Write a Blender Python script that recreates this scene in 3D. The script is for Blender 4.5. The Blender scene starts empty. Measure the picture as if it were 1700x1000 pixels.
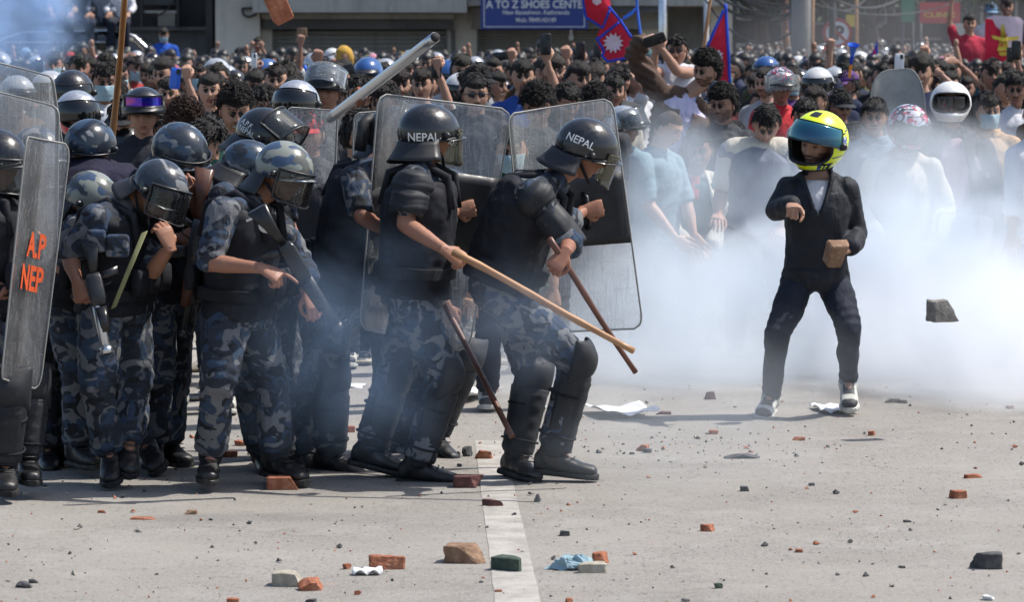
import bpy, bmesh, math, random
import numpy as np
from mathutils import Vector, Matrix

# ---------------------------------------------------------------- camera, world, sun, exposure
scn = bpy.context.scene
FPX, PX0, PY0, HORIZ, CH = 6000.0, 850.0, 500.0, 75.0, 1.92
PITCH = math.atan((PY0 - HORIZ) / FPX)
cam_d = bpy.data.cameras.new("camera")
cam = bpy.data.objects.new("camera", cam_d)
scn.collection.objects.link(cam)
cam.location = (0, 0, CH)
cam.rotation_euler = (math.pi / 2 - PITCH, 0, 0)
cam_d.sensor_width = 36.0
cam_d.lens = 36.0 * FPX / 1700.0
cam_d.clip_start, cam_d.clip_end = 0.5, 3000.0
cam_d.dof.use_dof = True
cam_d.dof.focus_distance = 16.6
cam_d.dof.aperture_fstop = 8.0
scn.camera = cam

SUN_EL, SHADOW = math.radians(57), Vector((-1.0, -0.22, 0))   # shadows fall left, a little towards us
world = bpy.data.worlds.new("World")
scn.world = world
world.use_nodes = True
wn = world.node_tree
bgn = wn.nodes["Background"]
sky = wn.nodes.new("ShaderNodeTexSky")
sky.sky_type = 'NISHITA'
sky.sun_disc = False
sky.sun_elevation = SUN_EL
_sd = -SHADOW.normalized()
sky.sun_rotation = math.atan2(_sd.x, _sd.y)
sky.air_density, sky.dust_density, sky.ozone_density = 1.0, 2.0, 1.0
wn.links.new(sky.outputs[0], bgn.inputs[0])
bgn.inputs[1].default_value = 0.14
sun_d = bpy.data.lights.new("sun", 'SUN')
sun_d.energy = 4.4
sun_d.angle = math.radians(0.5)
sun_d.color = (1.0, 0.955, 0.89)
sun = bpy.data.objects.new("sun", sun_d)
scn.collection.objects.link(sun)
_dir = Vector((SHADOW.normalized().x * math.cos(SUN_EL), SHADOW.normalized().y * math.cos(SUN_EL), -math.sin(SUN_EL)))
sun.rotation_euler = _dir.to_track_quat('-Z', 'Y').to_euler()
sun.location = (20, 20, 40)
scn.view_settings.view_transform = 'Standard'
scn.view_settings.look = 'None'
scn.view_settings.gamma = 1.0
scn.view_settings.exposure = 0.42
scn.view_settings.use_curve_mapping = False
scn.render.engine = 'CYCLES'
cy = scn.cycles
cy.use_denoising = True
cy.max_bounces = 7
cy.diffuse_bounces = 2
cy.glossy_bounces = 2
cy.transmission_bounces = 4
cy.transparent_max_bounces = 24
cy.volume_bounces = 5
cy.volume_step_rate = 1.0
cy.volume_max_steps = 128
cy.use_adaptive_sampling = True
cy.adaptive_threshold = 0.02
cy.caustics_reflective = False
cy.caustics_refractive = False

# ---------------------------------------------------------------- placing: a pixel of the photograph and a distance give a point
_ct, _st = math.cos(PITCH), math.sin(PITCH)
def ray(px, py):
    x, y = (px - PX0) / FPX, -(py - PY0) / FPX
    return np.array([x, _ct + y * _st, -_st + y * _ct])
def at(px, py, Y):
    d = ray(px, py)
    return np.array([0, 0, CH]) + d * (Y / d[1])
def ground(px, py, z=0.0):
    d = ray(px, py)
    return np.array([0, 0, CH]) + d * ((z - CH) / d[2])
def pxm(Y):
    return FPX / Y

# ---------------------------------------------------------------- objects
COL = scn.collection
def tag(o, label=None, cat=None, group=None, kind=None):
    if label: o["label"] = label
    if cat: o["category"] = cat
    if group: o["group"] = group
    if kind: o["kind"] = kind
    return o
def link(name, data, parent=None, loc=None, mat=None):
    o = bpy.data.objects.new(name, data)
    COL.objects.link(o)
    if parent is not None: o.parent = parent
    if loc is not None: o.location = loc
    return o
def copy_tree(o, parent=None):
    c = o.copy()
    COL.objects.link(c)
    c.parent = parent
    for ch in list(o.children):
        copy_tree(ch, c)
    return c

class Geo:
    """vertices, faces and a material index per face, gathered from many shapes"""
    def __init__(s):
        s.V, s.F, s.M, s.n = [], [], [], 0
    def add(s, V, F, m=0):
        V = np.asarray(V, float).reshape(-1, 3)
        s.V.append(V)
        k = s.n
        s.F.extend([tuple(i + k for i in f) for f in F])
        if np.isscalar(m): s.M.extend([int(m)] * len(F))
        else: s.M.extend([int(i) for i in m])
        s.n += len(V)
        return s
    def arr(s):
        return np.concatenate(s.V) if s.V else np.zeros((0, 3))
    def merge(s, g, R=None, t=None, mo=0):
        V = g.arr()
        if R is not None: V = V @ np.asarray(R).T
        if t is not None: V = V + np.asarray(t)
        F = g.F
        if R is not None and np.linalg.det(np.asarray(R)) < 0:
            F = [f[::-1] for f in F]
        return s.add(V, F, [m + mo for m in g.M])
    def xf(s, R=None, t=None):
        g = Geo(); g.merge(s, R, t); return g
    def box(s, c, size, m=0, R=None, j=0.0, rng=None):
        sx, sy, sz = np.array(size) / 2.0
        V = np.array([[x, y, z] for z in (-sz, sz) for y in (-sy, sy) for x in (-sx, sx)], float)
        if j: V = V + (rng or np.random.default_rng(1)).uniform(-j, j, V.shape)
        if R is not None: V = V @ np.asarray(R).T
        V = V + np.asarray(c, float)
        return s.add(V, [(0, 2, 3, 1), (4, 5, 7, 6), (0, 1, 5, 4), (2, 6, 7, 3), (0, 4, 6, 2), (1, 3, 7, 5)], m)
    def loft(s, secs, n=16, m=0, cap=True, pw=2.0, open_=False):
        """secs: (centre, half-axis vector, half-axis vector)"""
        th = np.linspace(0, 2 * np.pi, n, endpoint=False)
        c, q = np.cos(th), np.sin(th)
        if pw != 2.0:
            c = np.sign(c) * np.abs(c) ** (2 / pw); q = np.sign(q) * np.abs(q) ** (2 / pw)
        V = []
        for (o, a, b) in secs:
            V.append(np.asarray(o)[None, :] + c[:, None] * np.asarray(a)[None, :] + q[:, None] * np.asarray(b)[None, :])
        k = len(secs)
        F = []
        for i in range(k - 1):
            for j in range(n):
                a0, a1 = i * n + j, i * n + (j + 1) % n
                F.append((a0, a1, a1 + n, a0 + n))
        V = np.concatenate(V)
        if cap:
            V = np.vstack([V, np.asarray(secs[0][0])[None, :], np.asarray(secs[-1][0])[None, :]])
            c0, c1 = k * n, k * n + 1
            for j in range(n):
                F.append((c0, (j + 1) % n, j))
                F.append((c1, (k - 1) * n + j, (k - 1) * n + (j + 1) % n))
        return s.add(V, F, m)
    def capsule(s, a, b, ra, rb, n=12, m=0, k=3):
        a, b = np.asarray(a, float), np.asarray(b, float)
        d = b - a; L = np.linalg.norm(d)
        d = d / L if L > 1e-6 else np.array([0, 0, 1.0])
        u, w = perp(d)
        secs = []
        for i in range(k + 1):
            t = math.pi / 2 * (1 - i / k)
            r = max(ra * math.cos(t), ra * 0.05)
            secs.append((a - d * ra * math.sin(t), u * r, w * r))
        for i in range(k + 1):
            t = math.pi / 2 * (i / k)
            r = max(rb * math.cos(t), rb * 0.05)
            secs.append((b + d * rb * math.sin(t), u * r, w * r))
        return s.loft(secs, n, m)
    def tube(s, pts, r, n=8, m=0, cap=True):
        pts = [np.asarray(p, float) for p in pts]
        secs = []
        u = None
        for i, p in enumerate(pts):
            d = pts[min(i + 1, len(pts) - 1)] - pts[max(i - 1, 0)]
            d = d / (np.linalg.norm(d) + 1e-9)
            if u is None: u, w = perp(d)
            else:
                u = u - d * np.dot(u, d); u /= np.linalg.norm(u) + 1e-9; w = np.cross(d, u)
            rr = r[i] if hasattr(r, '__len__') else r
            secs.append((p, u * rr, w * rr))
        return s.loft(secs, n, m, cap)
    def ball(s, c, r, n=12, k=8, m=0, R=None):
        r = np.ones(3) * r if np.isscalar(r) else np.asarray(r, float)
        V, F = [], []
        for i in range(k + 1):
            t = math.pi * i / k
            for j in range(n):
                p = 2 * math.pi * j / n
                V.append([math.sin(t) * math.cos(p), math.sin(t) * math.sin(p), math.cos(t)])
        V = np.array(V) * r
        if R is not None: V = V @ np.asarray(R).T
        for i in range(k):
            for j in range(n):
                a0, a1 = i * n + j, i * n + (j + 1) % n
                F.append((a0, a0 + n, a1 + n, a1))
        return s.add(V + np.asarray(c), F, m)
    def prism(s, outline, depth, m=0, R=None, t=None):
        """outline in xz, extruded along y"""
        o = np.array(outline, float); n = len(o)
        V = np.vstack([np.c_[o[:, 0], np.full(n, -depth / 2), o[:, 1]], np.c_[o[:, 0], np.full(n, depth / 2), o[:, 1]]])
        F = [tuple(range(n)), tuple(range(2 * n - 1, n - 1, -1))]
        F += [(i, i + n, (i + 1) % n + n, (i + 1) % n) for i in range(n)]
        if R is not None: V = V @ np.asarray(R).T
        if t is not None: V = V + np.asarray(t)
        return s.add(V, F, m)
    def mesh(s, name, mats, smooth=True, origin=None, V=None):
        me = bpy.data.meshes.new(name)
        V = s.arr() if V is None else V
        if origin is not None: V = V - np.asarray(origin)
        me.from_pydata(V.tolist(), [], s.F)
        for m in (mats if isinstance(mats, (list, tuple)) else [mats]):
            me.materials.append(m)
        if s.F:
            me.polygons.foreach_set("material_index", np.array(s.M, dtype=np.int32))
            me.polygons.foreach_set("use_smooth", np.full(len(s.F), bool(smooth)))
        me.update()
        return me
    def obj(s, name, mats, parent=None, smooth=True, origin=None, loc=None, V=None):
        return link(name, s.mesh(name, mats, smooth, origin, V), parent, loc)

def perp(d):
    h = np.array([0, 0, 1.0]) if abs(d[2]) < 0.9 else np.array([1.0, 0, 0])
    u = np.cross(h, d); u /= np.linalg.norm(u)
    return u, np.cross(d, u)
def unit(v):
    v = np.asarray(v, float)
    return v / (np.linalg.norm(v) + 1e-9)
def rot(axis, deg):
    return np.array(Matrix.Rotation(math.radians(deg), 3, axis))
def flatten_normals(me):
    me.shade_flat() if hasattr(me, "shade_flat") else None

def waves(P, seed, freq, n=7, stretch=(1, 1, 1)):
    """cheap smooth noise in about -1..1"""
    r = np.random.default_rng(seed)
    P = P * np.array(stretch)
    out = np.zeros(len(P)); tot = 0
    w1 = np.sin(P @ (r.normal(size=3) * freq * 0.7) + r.uniform(0, 6)) * 1.2
    w2 = np.sin(P @ (r.normal(size=3) * freq * 0.6) + r.uniform(0, 6)) * 1.2
    for i in range(n):
        k = unit(r.normal(size=3)) * freq * r.uniform(0.6, 1.9)
        a = r.uniform(0.5, 1.0)
        out += a * np.sin(P @ k + r.uniform(0, 6.3) + w1 * r.normal() + w2 * r.normal()); tot += a * 0.62
    return out / tot

# a scratch scene in which shapes are fused by a voxel remesh
_scr = bpy.data.scenes.new("scratch")
def _evaluated(ob):
    _scr.collection.objects.link(ob)
    vl = _scr.view_layers[0]
    vl.update()
    dg = vl.depsgraph
    ev = ob.evaluated_get(dg)
    me = ev.to_mesh()
    V = np.empty(len(me.vertices) * 3); me.vertices.foreach_get("co", V)
    F = [tuple(p.vertices) for p in me.polygons]
    ev.to_mesh_clear()
    _scr.collection.objects.unlink(ob)
    d = ob.data
    bpy.data.objects.remove(ob)
    return V.reshape(-1, 3), F
def fuse(g, vs, it=3, fac=0.5):
    me = g.mesh("tmp", [], True)
    me.materials.clear()
    ob = bpy.data.objects.new("tmp", me)
    m = ob.modifiers.new("r", 'REMESH'); m.mode = 'VOXEL'; m.voxel_size = vs; m.adaptivity = 0.0
    if it:
        s = ob.modifiers.new("s", 'SMOOTH'); s.factor = fac; s.iterations = it
    V, F = _evaluated(ob)
    bpy.data.meshes.remove(me)
    return V, F
def vnormals(V, F):
    F4 = np.array([f if len(f) == 4 else (f[0], f[1], f[2], f[2]) for f in F])
    n = np.cross(V[F4[:, 2]] - V[F4[:, 0]], V[F4[:, 3]] - V[F4[:, 1]])
    N = np.zeros_like(V)
    for k in range(4): np.add.at(N, F4[:, k], n)
    return N / (np.linalg.norm(N, axis=1, keepdims=True) + 1e-12)
_textc = {}
def text_geo(body, size=1.0, bold=0.0, align='CENTER', cell=None):
    key = (body, size, bold, align)
    if key in _textc: return _textc[key]
    cu = bpy.data.curves.new("t", 'FONT'); cu.body = body; cu.size = size; cu.offset = bold
    cu.align_x = align; cu.align_y = 'CENTER'; cu.resolution_u = 3; cu.fill_mode = 'FRONT'
    ob = bpy.data.objects.new("t", cu)
    V, F = _evaluated(ob)
    bpy.data.curves.remove(cu)
    _textc[key] = (V, F)
    return V, F

# ---------------------------------------------------------------- materials
def newmat(name, col=(0.5, 0.5, 0.5), rough=0.6, metal=0.0, spec=0.5, coat=0.0):
    m = bpy.data.materials.new(name); m.use_nodes = True
    b = m.node_tree.nodes["Principled BSDF"]
    b.inputs["Base Color"].default_value = (*col, 1)
    b.inputs["Roughness"].default_value = rough
    b.inputs["Metallic"].default_value = metal
    b.inputs["Specular IOR Level"].default_value = spec
    if coat:
        b.inputs["Coat Weight"].default_value = coat; b.inputs["Coat Roughness"].default_value = 0.08
    return m
class N:
    """small helper that wires nodes"""
    def __init__(s, m):
        s.m, s.t = m, m.node_tree; s.b = s.t.nodes.get("Principled BSDF")
    def n(s, typ, **kw):
        x = s.t.nodes.new(typ)
        for k, v in kw.items():
            if k[0] == '_': setattr(x, k[1:], v)
            else:
                key = {"fac": "Fac"}.get(k, k.replace('_', ' ').title())
                x.inputs[key].default_value = v
        return x
    def l(s, a, b): s.t.links.new(a, b)
    def coord(s, kind="Object", scale=(1, 1, 1)):
        tc = s.n("ShaderNodeTexCoord"); mp = s.n("ShaderNodeMapping")
        mp.inputs["Scale"].default_value = scale
        s.l(tc.outputs[kind], mp.inputs[0]); return mp.outputs[0]
    def noise(s, co, scale, detail=3.0, rough=0.55, dist=0.0):
        x = s.n("ShaderNodeTexNoise"); x.inputs["Scale"].default_value = scale; x.inputs["Detail"].default_value = detail
        x.inputs["Roughness"].default_value = rough; x.inputs["Distortion"].default_value = dist
        if co is not None: s.l(co, x.inputs["Vector"])
        return x.outputs["Fac"]
    def ramp(s, f, stops, interp='LINEAR'):
        x = s.n("ShaderNodeValToRGB"); x.color_ramp.interpolation = interp
        e = x.color_ramp.elements
        while len(e) < len(stops): e.new(0.5)
        for el, (p, c) in zip(e, stops):
            el.position = p; el.color = (*c, 1) if len(c) == 3 else c
        s.l(f, x.inputs[0]); return x.outputs[0]
    def mix(s, a, b, f, mode='MIX'):
        x = s.n("ShaderNodeMix", _data_type='RGBA', _blend_type=mode)
        for v, i in ((f, 0), (a, 6), (b, 7)):
            if hasattr(v, "links"): s.l(v, x.inputs[i])
            elif i == 0: x.inputs[0].default_value = v
            else: x.inputs[i].default_value = (*v, 1)
        return x.outputs[2]
    def math(s, op, a, b=0.0, clamp=False):
        x = s.n("ShaderNodeMath", _operation=op, _use_clamp=clamp)
        for v, i in ((a, 0), (b, 1)):
            if hasattr(v, "links"): s.l(v, x.inputs[i])
            else: x.inputs[i].default_value = v
        return x.outputs[0]
    def bump(s, h, strength=0.3, dist=0.01, prev=None):
        x = s.n("ShaderNodeBump"); x.inputs["Strength"].default_value = strength; x.inputs["Distance"].default_value = dist
        s.l(h, x.inputs["Height"])
        if prev is not None: s.l(prev, x.inputs["Normal"])
        s.l(x.outputs[0], s.b.inputs["Normal"]); return x.outputs[0]
    def base(s, c): s.l(c, s.b.inputs["Base Color"])
    def rough(s, c): s.l(c, s.b.inputs["Roughness"])

MT = {}
def cloth(name, col, rough=0.9, fold=0.8, var=0.25, weave=True):
    m = newmat(name, col, rough, spec=0.25); k = N(m); co = k.coord()
    v = k.noise(co, 9, 4, 0.6)
    a = tuple(c * (1 - var) for c in col); b = tuple(min(1, c * (1 + var)) for c in col)
    k.base(k.ramp(v, [(0.3, a), (0.7, b)]))
    p = k.bump(k.noise(k.coord(scale=(1, 1, 0.55)), 16, 3, 0.5, 0.8), fold, 0.02)
    if weave: k.bump(k.noise(co, 420, 1), 0.15, 0.002, p)
    MT[name] = m; return m
def camo(name, dark, mid, light, scale=9.0, rough=0.9, gloss=False, fold=0.9, pale=0.62):
    m = newmat(name, dark, rough, spec=0.25 if not gloss else 0.5); k = N(m)
    co = k.coord(scale=(1, 1, 1.25))
    n1 = k.noise(co, scale, 1.4, 0.45, 1.0)
    co2 = k.coord(scale=(1.15, 1.1, 1.3)); mp = co2
    n2 = k.noise(co2, scale * 0.85, 1.6, 0.45, 1.6)
    co3 = k.coord(scale=(0.8, 1.3, 1.0))
    n3 = k.noise(co3, scale * 1.25, 1.4, 0.4, 1.2)
    c = k.mix(dark, mid, k.ramp(n1, [(0.49, (0, 0, 0)), (0.525, (1, 1, 1))]))
    c = k.mix(c, light, k.ramp(n2, [(pale - 0.06, (0, 0, 0)), (pale - 0.03, (1, 1, 1))]))
    c = k.mix(c, tuple(x * 0.35 for x in dark), k.ramp(n3, [(0.60, (0, 0, 0)), (0.615, (1, 1, 1))]))
    c = k.mix(c, (1, 1, 1), k.math('MULTIPLY', k.noise(co, 50, 3), 0.03))
    k.base(c)
    if not gloss:
        p = k.bump(k.noise(k.coord(scale=(1, 1, 0.6)), 15, 3, 0.5, 0.8), fold, 0.02)
        k.bump(k.noise(co, 400, 1), 0.12, 0.002, p)
    else:
        k.bump(k.noise(co, 60, 3), 0.05, 0.002)
    MT[name] = m; return m

camo("camo_cloth", (0.014, 0.019, 0.030), (0.022, 0.042, 0.080), (0.12, 0.125, 0.135), 9.0, pale=0.585)
camo("camo_cloth_dark", (0.011, 0.014, 0.02), (0.020, 0.036, 0.066), (0.10, 0.10, 0.105), 8.5, pale=0.59)
camo("camo_shell", (0.010, 0.017, 0.028), (0.014, 0.038, 0.075), (0.17, 0.175, 0.18), 7.5, 0.22, True, pale=0.62)
camo("camo_shell_pale", (0.20, 0.215, 0.19), (0.028, 0.055, 0.11), (0.03, 0.035, 0.04), 8.0, 0.22, True, pale=0.64)
cloth("navy_cloth", (0.016, 0.015, 0.033))
cloth("black_cloth", (0.012, 0.013, 0.016), 0.85)
cloth("charcoal_jacket", (0.016, 0.018, 0.024), 0.7, 0.6)
cloth("dark_trousers", (0.014, 0.018, 0.030), 0.8, 0.6)
cloth("brown_cloth", (0.085, 0.052, 0.038), 0.75, 0.8)
cloth("white_cloth", (0.55, 0.55, 0.58), 0.9, 0.5, 0.06)
cloth("lilac_cloth", (0.50, 0.48, 0.66), 0.9, 0.9, 0.1)
cloth("teal_cloth", (0.17, 0.26, 0.30), 0.9, 0.5, 0.1)
cloth("green_cloth", (0.03, 0.10, 0.075), 0.9, 0.5, 0.2)
cloth("cream_cloth", (0.46, 0.43, 0.37), 0.9, 0.6, 0.08)
cloth("grey_cloth", (0.16, 0.18, 0.22), 0.9, 0.5, 0.1)
cloth("olive_strap", (0.22, 0.22, 0.11), 0.9, 0.3, 0.1)
cloth("tan_cloth", (0.40, 0.27, 0.16), 0.9, 0.5, 0.1)
cloth("pink_cloth", (0.30, 0.20, 0.26), 0.9, 0.5, 0.15)
cloth("red_cloth", (0.50, 0.03, 0.035), 0.8, 0.5, 0.15)
cloth("crimson_cloth", (0.60, 0.02, 0.05), 0.75, 0.6, 0.1)
cloth("border_blue", (0.03, 0.07, 0.50), 0.75, 0.4, 0.1)
cloth("flag_white", (0.70, 0.55, 0.60), 0.75, 0.4, 0.06)
cloth("denim", (0.05, 0.09, 0.19), 0.9, 0.4, 0.2)
cloth("plaid", (0.12, 0.17, 0.22), 0.9, 0.4, 0.4)

def leathery(name, col, rough=0.45, sc=30, b=0.25, spec=0.5):
    m = newmat(name, col, rough, spec=spec); k = N(m); co = k.coord()
    v = k.noise(co, sc, 5, 0.6)
    k.base(k.ramp(v, [(0.3, tuple(c * 0.75 for c in col)), (0.62, col), (0.8, tuple(min(1, c * 2.2 + 0.01) for c in col))]))
    k.rough(k.ramp(k.noise(co, sc * 0.4, 4), [(0.3, (rough * 0.7,) * 3), (0.75, (min(1, rough * 1.5),) * 3)]))
    k.bump(v, b, 0.004)
    MT[name] = m; return m
leathery("boot_leather", (0.010, 0.010, 0.011), 0.42)
leathery("rubber", (0.013, 0.013, 0.013), 0.7)
leathery("armour_plastic", (0.015, 0.017, 0.022), 0.62, 28, 0.35, 0.4)
leathery("vest_fabric", (0.012, 0.013, 0.018), 0.8, 22, 0.6, 0.25)
leathery("gun_metal", (0.02, 0.021, 0.024), 0.38, 30, 0.1)
leathery("neck_leather", (0.008, 0.009, 0.012), 0.5, 30, 0.2)
leathery("glove_leather", (0.013, 0.013, 0.014), 0.5, 50, 0.3)
leathery("gun_wood", (0.09, 0.03, 0.015), 0.4, 30, 0.1)
leathery("black_plastic", (0.011, 0.011, 0.013), 0.3, 20, 0.05)

def gloss(name, col, rough=0.18, metal=0.0, dirt=0.3, coat=0.3):
    m = newmat(name, col, rough, metal, coat=coat); k = N(m); co = k.coord()
    d = k.noise(co, 14, 5, 0.65)
    k.base(k.mix(col, tuple(0.5 * c + 0.05 for c in col), k.math('MULTIPLY', k.ramp(d, [(0.5, (0, 0, 0)), (0.75, (1, 1, 1))]), dirt)))
    k.rough(k.ramp(k.noise(co, 40, 4), [(0.35, (rough * 0.7,) * 3), (0.75, (min(1, rough * 2.4),) * 3)]))
    k.bump(k.noise(co, 6, 2), 0.06, 0.01)
    MT[name] = m; return m
gloss("black_shell", (0.009, 0.010, 0.013), 0.2)
gloss("white_shell", (0.62, 0.62, 0.60), 0.25)
gloss("silver_shell", (0.42, 0.44, 0.47), 0.2, 0.55)
gloss("red_shell", (0.50, 0.03, 0.035), 0.2)
gloss("yellow_shell", (0.66, 0.80, 0.01), 0.28, dirt=0.05)
gloss("blue_shell", (0.02, 0.09, 0.35), 0.2)
gloss("car_paint", (0.010, 0.010, 0.012), 0.12, coat=1.0)
gloss("chrome", (0.6, 0.6, 0.62), 0.2, 1.0, 0.2)
MT["steel_pipe"] = newmat("steel_pipe", (0.55, 0.57, 0.60), 0.28, 0.95)
gloss("dark_glass", (0.006, 0.007, 0.009), 0.05, dirt=0.1)
gloss("blue_plastic", (0.02, 0.13, 0.62), 0.3, dirt=0.1)
gloss("orange_plastic", (0.85, 0.33, 0.02), 0.3, dirt=0.05)
gloss("pale_blue_plastic", (0.25, 0.5, 0.62), 0.35, dirt=0.1)
gloss("white_plastic", (0.7, 0.72, 0.74), 0.35, dirt=0.1)
gloss("green_plastic", (0.02, 0.30, 0.10), 0.3, dirt=0.1)
m = newmat("petal_shell", (0.02, 0.02, 0.025), 0.2, coat=0.3); k = N(m); co = k.coord()
n1 = k.noise(co, 14, 1, 0.4, 1.8); n2 = k.noise(k.coord(scale=(1.2, 1, 1)), 12, 1, 0.4, 2.2)
k.base(k.mix(k.mix((0.03, 0.035, 0.05), (0.45, 0.47, 0.52), k.ramp(n1, [(0.52, (0, 0, 0)), (0.55, (1, 1, 1))])), (0.42, 0.02, 0.06), k.ramp(n2, [(0.55, (0, 0, 0)), (0.58, (1, 1, 1))])))
MT["petal_shell"] = m
m = newmat("visor_mirror", (0.02, 0.19, 0.24), 0.08, 0.35, coat=0.6); k = N(m)
gr = k.n("ShaderNodeTexGradient"); k.l(k.coord(scale=(3.2, 1, 1)), gr.inputs[0])
lw = k.n("ShaderNodeLayerWeight"); lw.inputs[0].default_value = 0.45
k.base(k.ramp(lw.outputs["Facing"], [(0.0, (0.012, 0.07, 0.14)), (0.35, (0.012, 0.13, 0.18)), (0.7, (0.03, 0.20, 0.15)), (1.0, (0.16, 0.20, 0.05))]))
k.rough(k.ramp(k.noise(k.coord(), 30, 4), [(0.3, (0.05,) * 3), (0.8, (0.3,) * 3)]))
MT["visor_mirror"] = m
m = newmat("goggle_lens", (0.03, 0.02, 0.4), 0.06, 0.6, coat=0.6); k = N(m)
k.base(k.ramp(k.noise(k.coord(scale=(1, 1, 2)), 6, 1), [(0.35, (0.01, 0.03, 0.45)), (0.5, (0.10, 0.02, 0.5)), (0.65, (0.35, 0.06, 0.3))]))
MT["goggle_lens"] = m

# per-object colour (Object Info) so that copies share their mesh
def objcol(name, rough=0.9, spec=0.3, coat=0.0, folds=True, metal=0.0):
    m = newmat(name, (0.5, 0.5, 0.5), rough, metal, spec, coat); k = N(m)
    oi = k.n("ShaderNodeObjectInfo"); co = k.coord()
    v = k.math('MULTIPLY', k.noise(co, 12, 4, 0.6), 0.9)
    c = k.mix(oi.outputs["Color"], (0, 0, 0), k.math('SUBTRACT', 0.62, v, True))
    k.base(c)
    if folds: k.bump(k.noise(k.coord(scale=(1, 1, 0.6)), 15, 3, 0.5, 0.8), 0.5, 0.02)
    MT[name] = m; return m
objcol("any_cloth")
objcol("any_shell", 0.2, 0.5, 0.4, False)
def skinmat(name, lo, hi):
    m = newmat(name, hi, 0.5, spec=0.35); k = N(m)
    oi = k.n("ShaderNodeObjectInfo"); co = k.coord()
    c = k.ramp(oi.outputs["Random"], [(0.0, lo), (1.0, hi)])
    c = k.mix(c, (0.35, 0.09, 0.06), k.math('MULTIPLY', k.noise(co, 18, 3), 0.22))
    k.base(c); k.rough(k.ramp(k.noise(co, 60, 3), [(0.3, (0.4,) * 3), (0.8, (0.65,) * 3)]))
    k.bump(k.noise(co, 70, 5, 0.7), 0.4, 0.004)
    k.b.inputs["Subsurface Weight"].default_value = 0.0
    MT[name] = m; return m
skinmat("skin", (0.21, 0.115, 0.078), (0.42, 0.255, 0.175))
skinmat("skin_tan", (0.24, 0.115, 0.072), (0.31, 0.16, 0.10))
newm = lambda n, *a, **k_: MT.setdefault(n, newmat(n, *a, **k_))
newm("lip", (0.22, 0.075, 0.06), 0.45)
newm("eye_white", (0.22, 0.19, 0.17), 0.4)
newm("iris", (0.035, 0.022, 0.016), 0.4)
newm("brow", (0.035, 0.022, 0.016), 0.8)
newm("tooth", (0.6, 0.58, 0.52), 0.3)
m = newmat("stubble_skin", (0.13, 0.07, 0.05), 0.6); MT["stubble_skin"] = m
m = newmat("hair", (0.01, 0.008, 0.007), 0.55, spec=0.35); k = N(m)
oi = k.n("ShaderNodeObjectInfo")
k.base(k.mix(oi.outputs["Color"], (0.0, 0.0, 0.0), k.math('MULTIPLY', k.noise(k.coord(), 60, 3), 0.5)))
k.bump(k.noise(k.coord(scale=(1, 1, 0.35)), 110, 4, 0.65, 0.6), 1.0, 0.02)
MT["hair"] = m
m = newmat("cropped_hair", (0.05, 0.04, 0.035), 0.8); k = N(m); k.bump(k.noise(k.coord(), 300, 2), 0.5, 0.003); MT["cropped_hair"] = m
cloth("mask_cloth", (0.27, 0.38, 0.43), 0.85, 0.4, 0.08)

# clear but scratched polycarbonate: mostly transparent, a little haze and gloss
def clear(name, tint, haze, hazecol, scr=0.35, alpha_rough=0.12):
    m = bpy.data.materials.new(name); m.use_nodes = True; t = m.node_tree
    t.nodes.remove(t.nodes["Principled BSDF"]); k = N(m); out = t.nodes["Material Output"]
    tr = k.n("ShaderNodeBsdfTransparent"); tr.inputs[0].default_value = (*tint, 1)
    di = k.n("ShaderNodeBsdfDiffuse"); di.inputs[0].default_value = (*hazecol, 1)
    tl = k.n("ShaderNodeBsdfTranslucent"); tl.inputs[0].default_value = (*hazecol, 1)
    a0 = k.n("ShaderNodeAddShader"); mm = k.n("ShaderNodeMixShader"); mm.inputs[0].default_value = 0.62
    k.l(di.outputs[0], mm.inputs[1]); k.l(tl.outputs[0], mm.inputs[2])
    gl = k.n("ShaderNodeBsdfGlossy"); gl.inputs["Roughness"].default_value = alpha_rough
    co = k.coord()
    dirt = k.ramp(k.noise(co, 3.5, 5, 0.6), [(0.35, (0.3,) * 3), (0.7, (1.0,) * 3)])
    s1 = k.ramp(k.noise(k.coord(scale=(40, 40, 1.5)), 3.0, 3, 0.6), [(0.56, (0,) * 3), (0.66, (1,) * 3)])
    s2 = k.ramp(k.noise(k.coord(scale=(1.5, 40, 30)), 3.0, 3, 0.6, 1.0), [(0.60, (0,) * 3), (0.68, (1,) * 3)])
    f = k.math('MULTIPLY', dirt, haze)
    f = k.math('ADD', f, k.math('MULTIPLY', k.math('ADD', s1, s2), scr * haze), True)
    mx = k.n("ShaderNodeMixShader"); k.l(f, mx.inputs[0]); k.l(tr.outputs[0], mx.inputs[1]); k.l(mm.outputs[0], mx.inputs[2])
    fr = k.n("ShaderNodeFresnel"); fr.inputs[0].default_value = 1.45
    mg = k.n("ShaderNodeMixShader"); k.l(k.math('MULTIPLY', fr.outputs[0], 0.9), mg.inputs[0]); k.l(mx.outputs[0], mg.inputs[1]); k.l(gl.outputs[0], mg.inputs[2])
    k.l(mg.outputs[0], out.inputs[0])
    MT[name] = m; return m
clear("polycarbonate", (0.985, 0.99, 0.99), 0.30, (0.84, 0.85, 0.86), 0.7)
clear("visor_clear", (0.72, 0.74, 0.74), 0.10, (0.5, 0.5, 0.48))
clear("visor_edge", (0.86, 0.84, 0.74), 0.26, (0.50, 0.47, 0.36))
clear("glass_thin", (0.55, 0.6, 0.62), 0.05, (0.5, 0.5, 0.5))
clear("plastic_wrap", (0.9, 0.93, 0.95), 0.35, (0.75, 0.78, 0.8), 1.0)
plainclear = clear
newm("shield_edge", (0.26, 0.26, 0.245), 0.5)
newm("orange_letter", (0.75, 0.10, 0.02), 0.6)
newm("white_letter", (0.72, 0.72, 0.70), 0.6)
newm("green_badge", (0.01, 0.25, 0.06), 0.4)
newm("red_ink", (0.5, 0.03, 0.04), 0.6)

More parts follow.
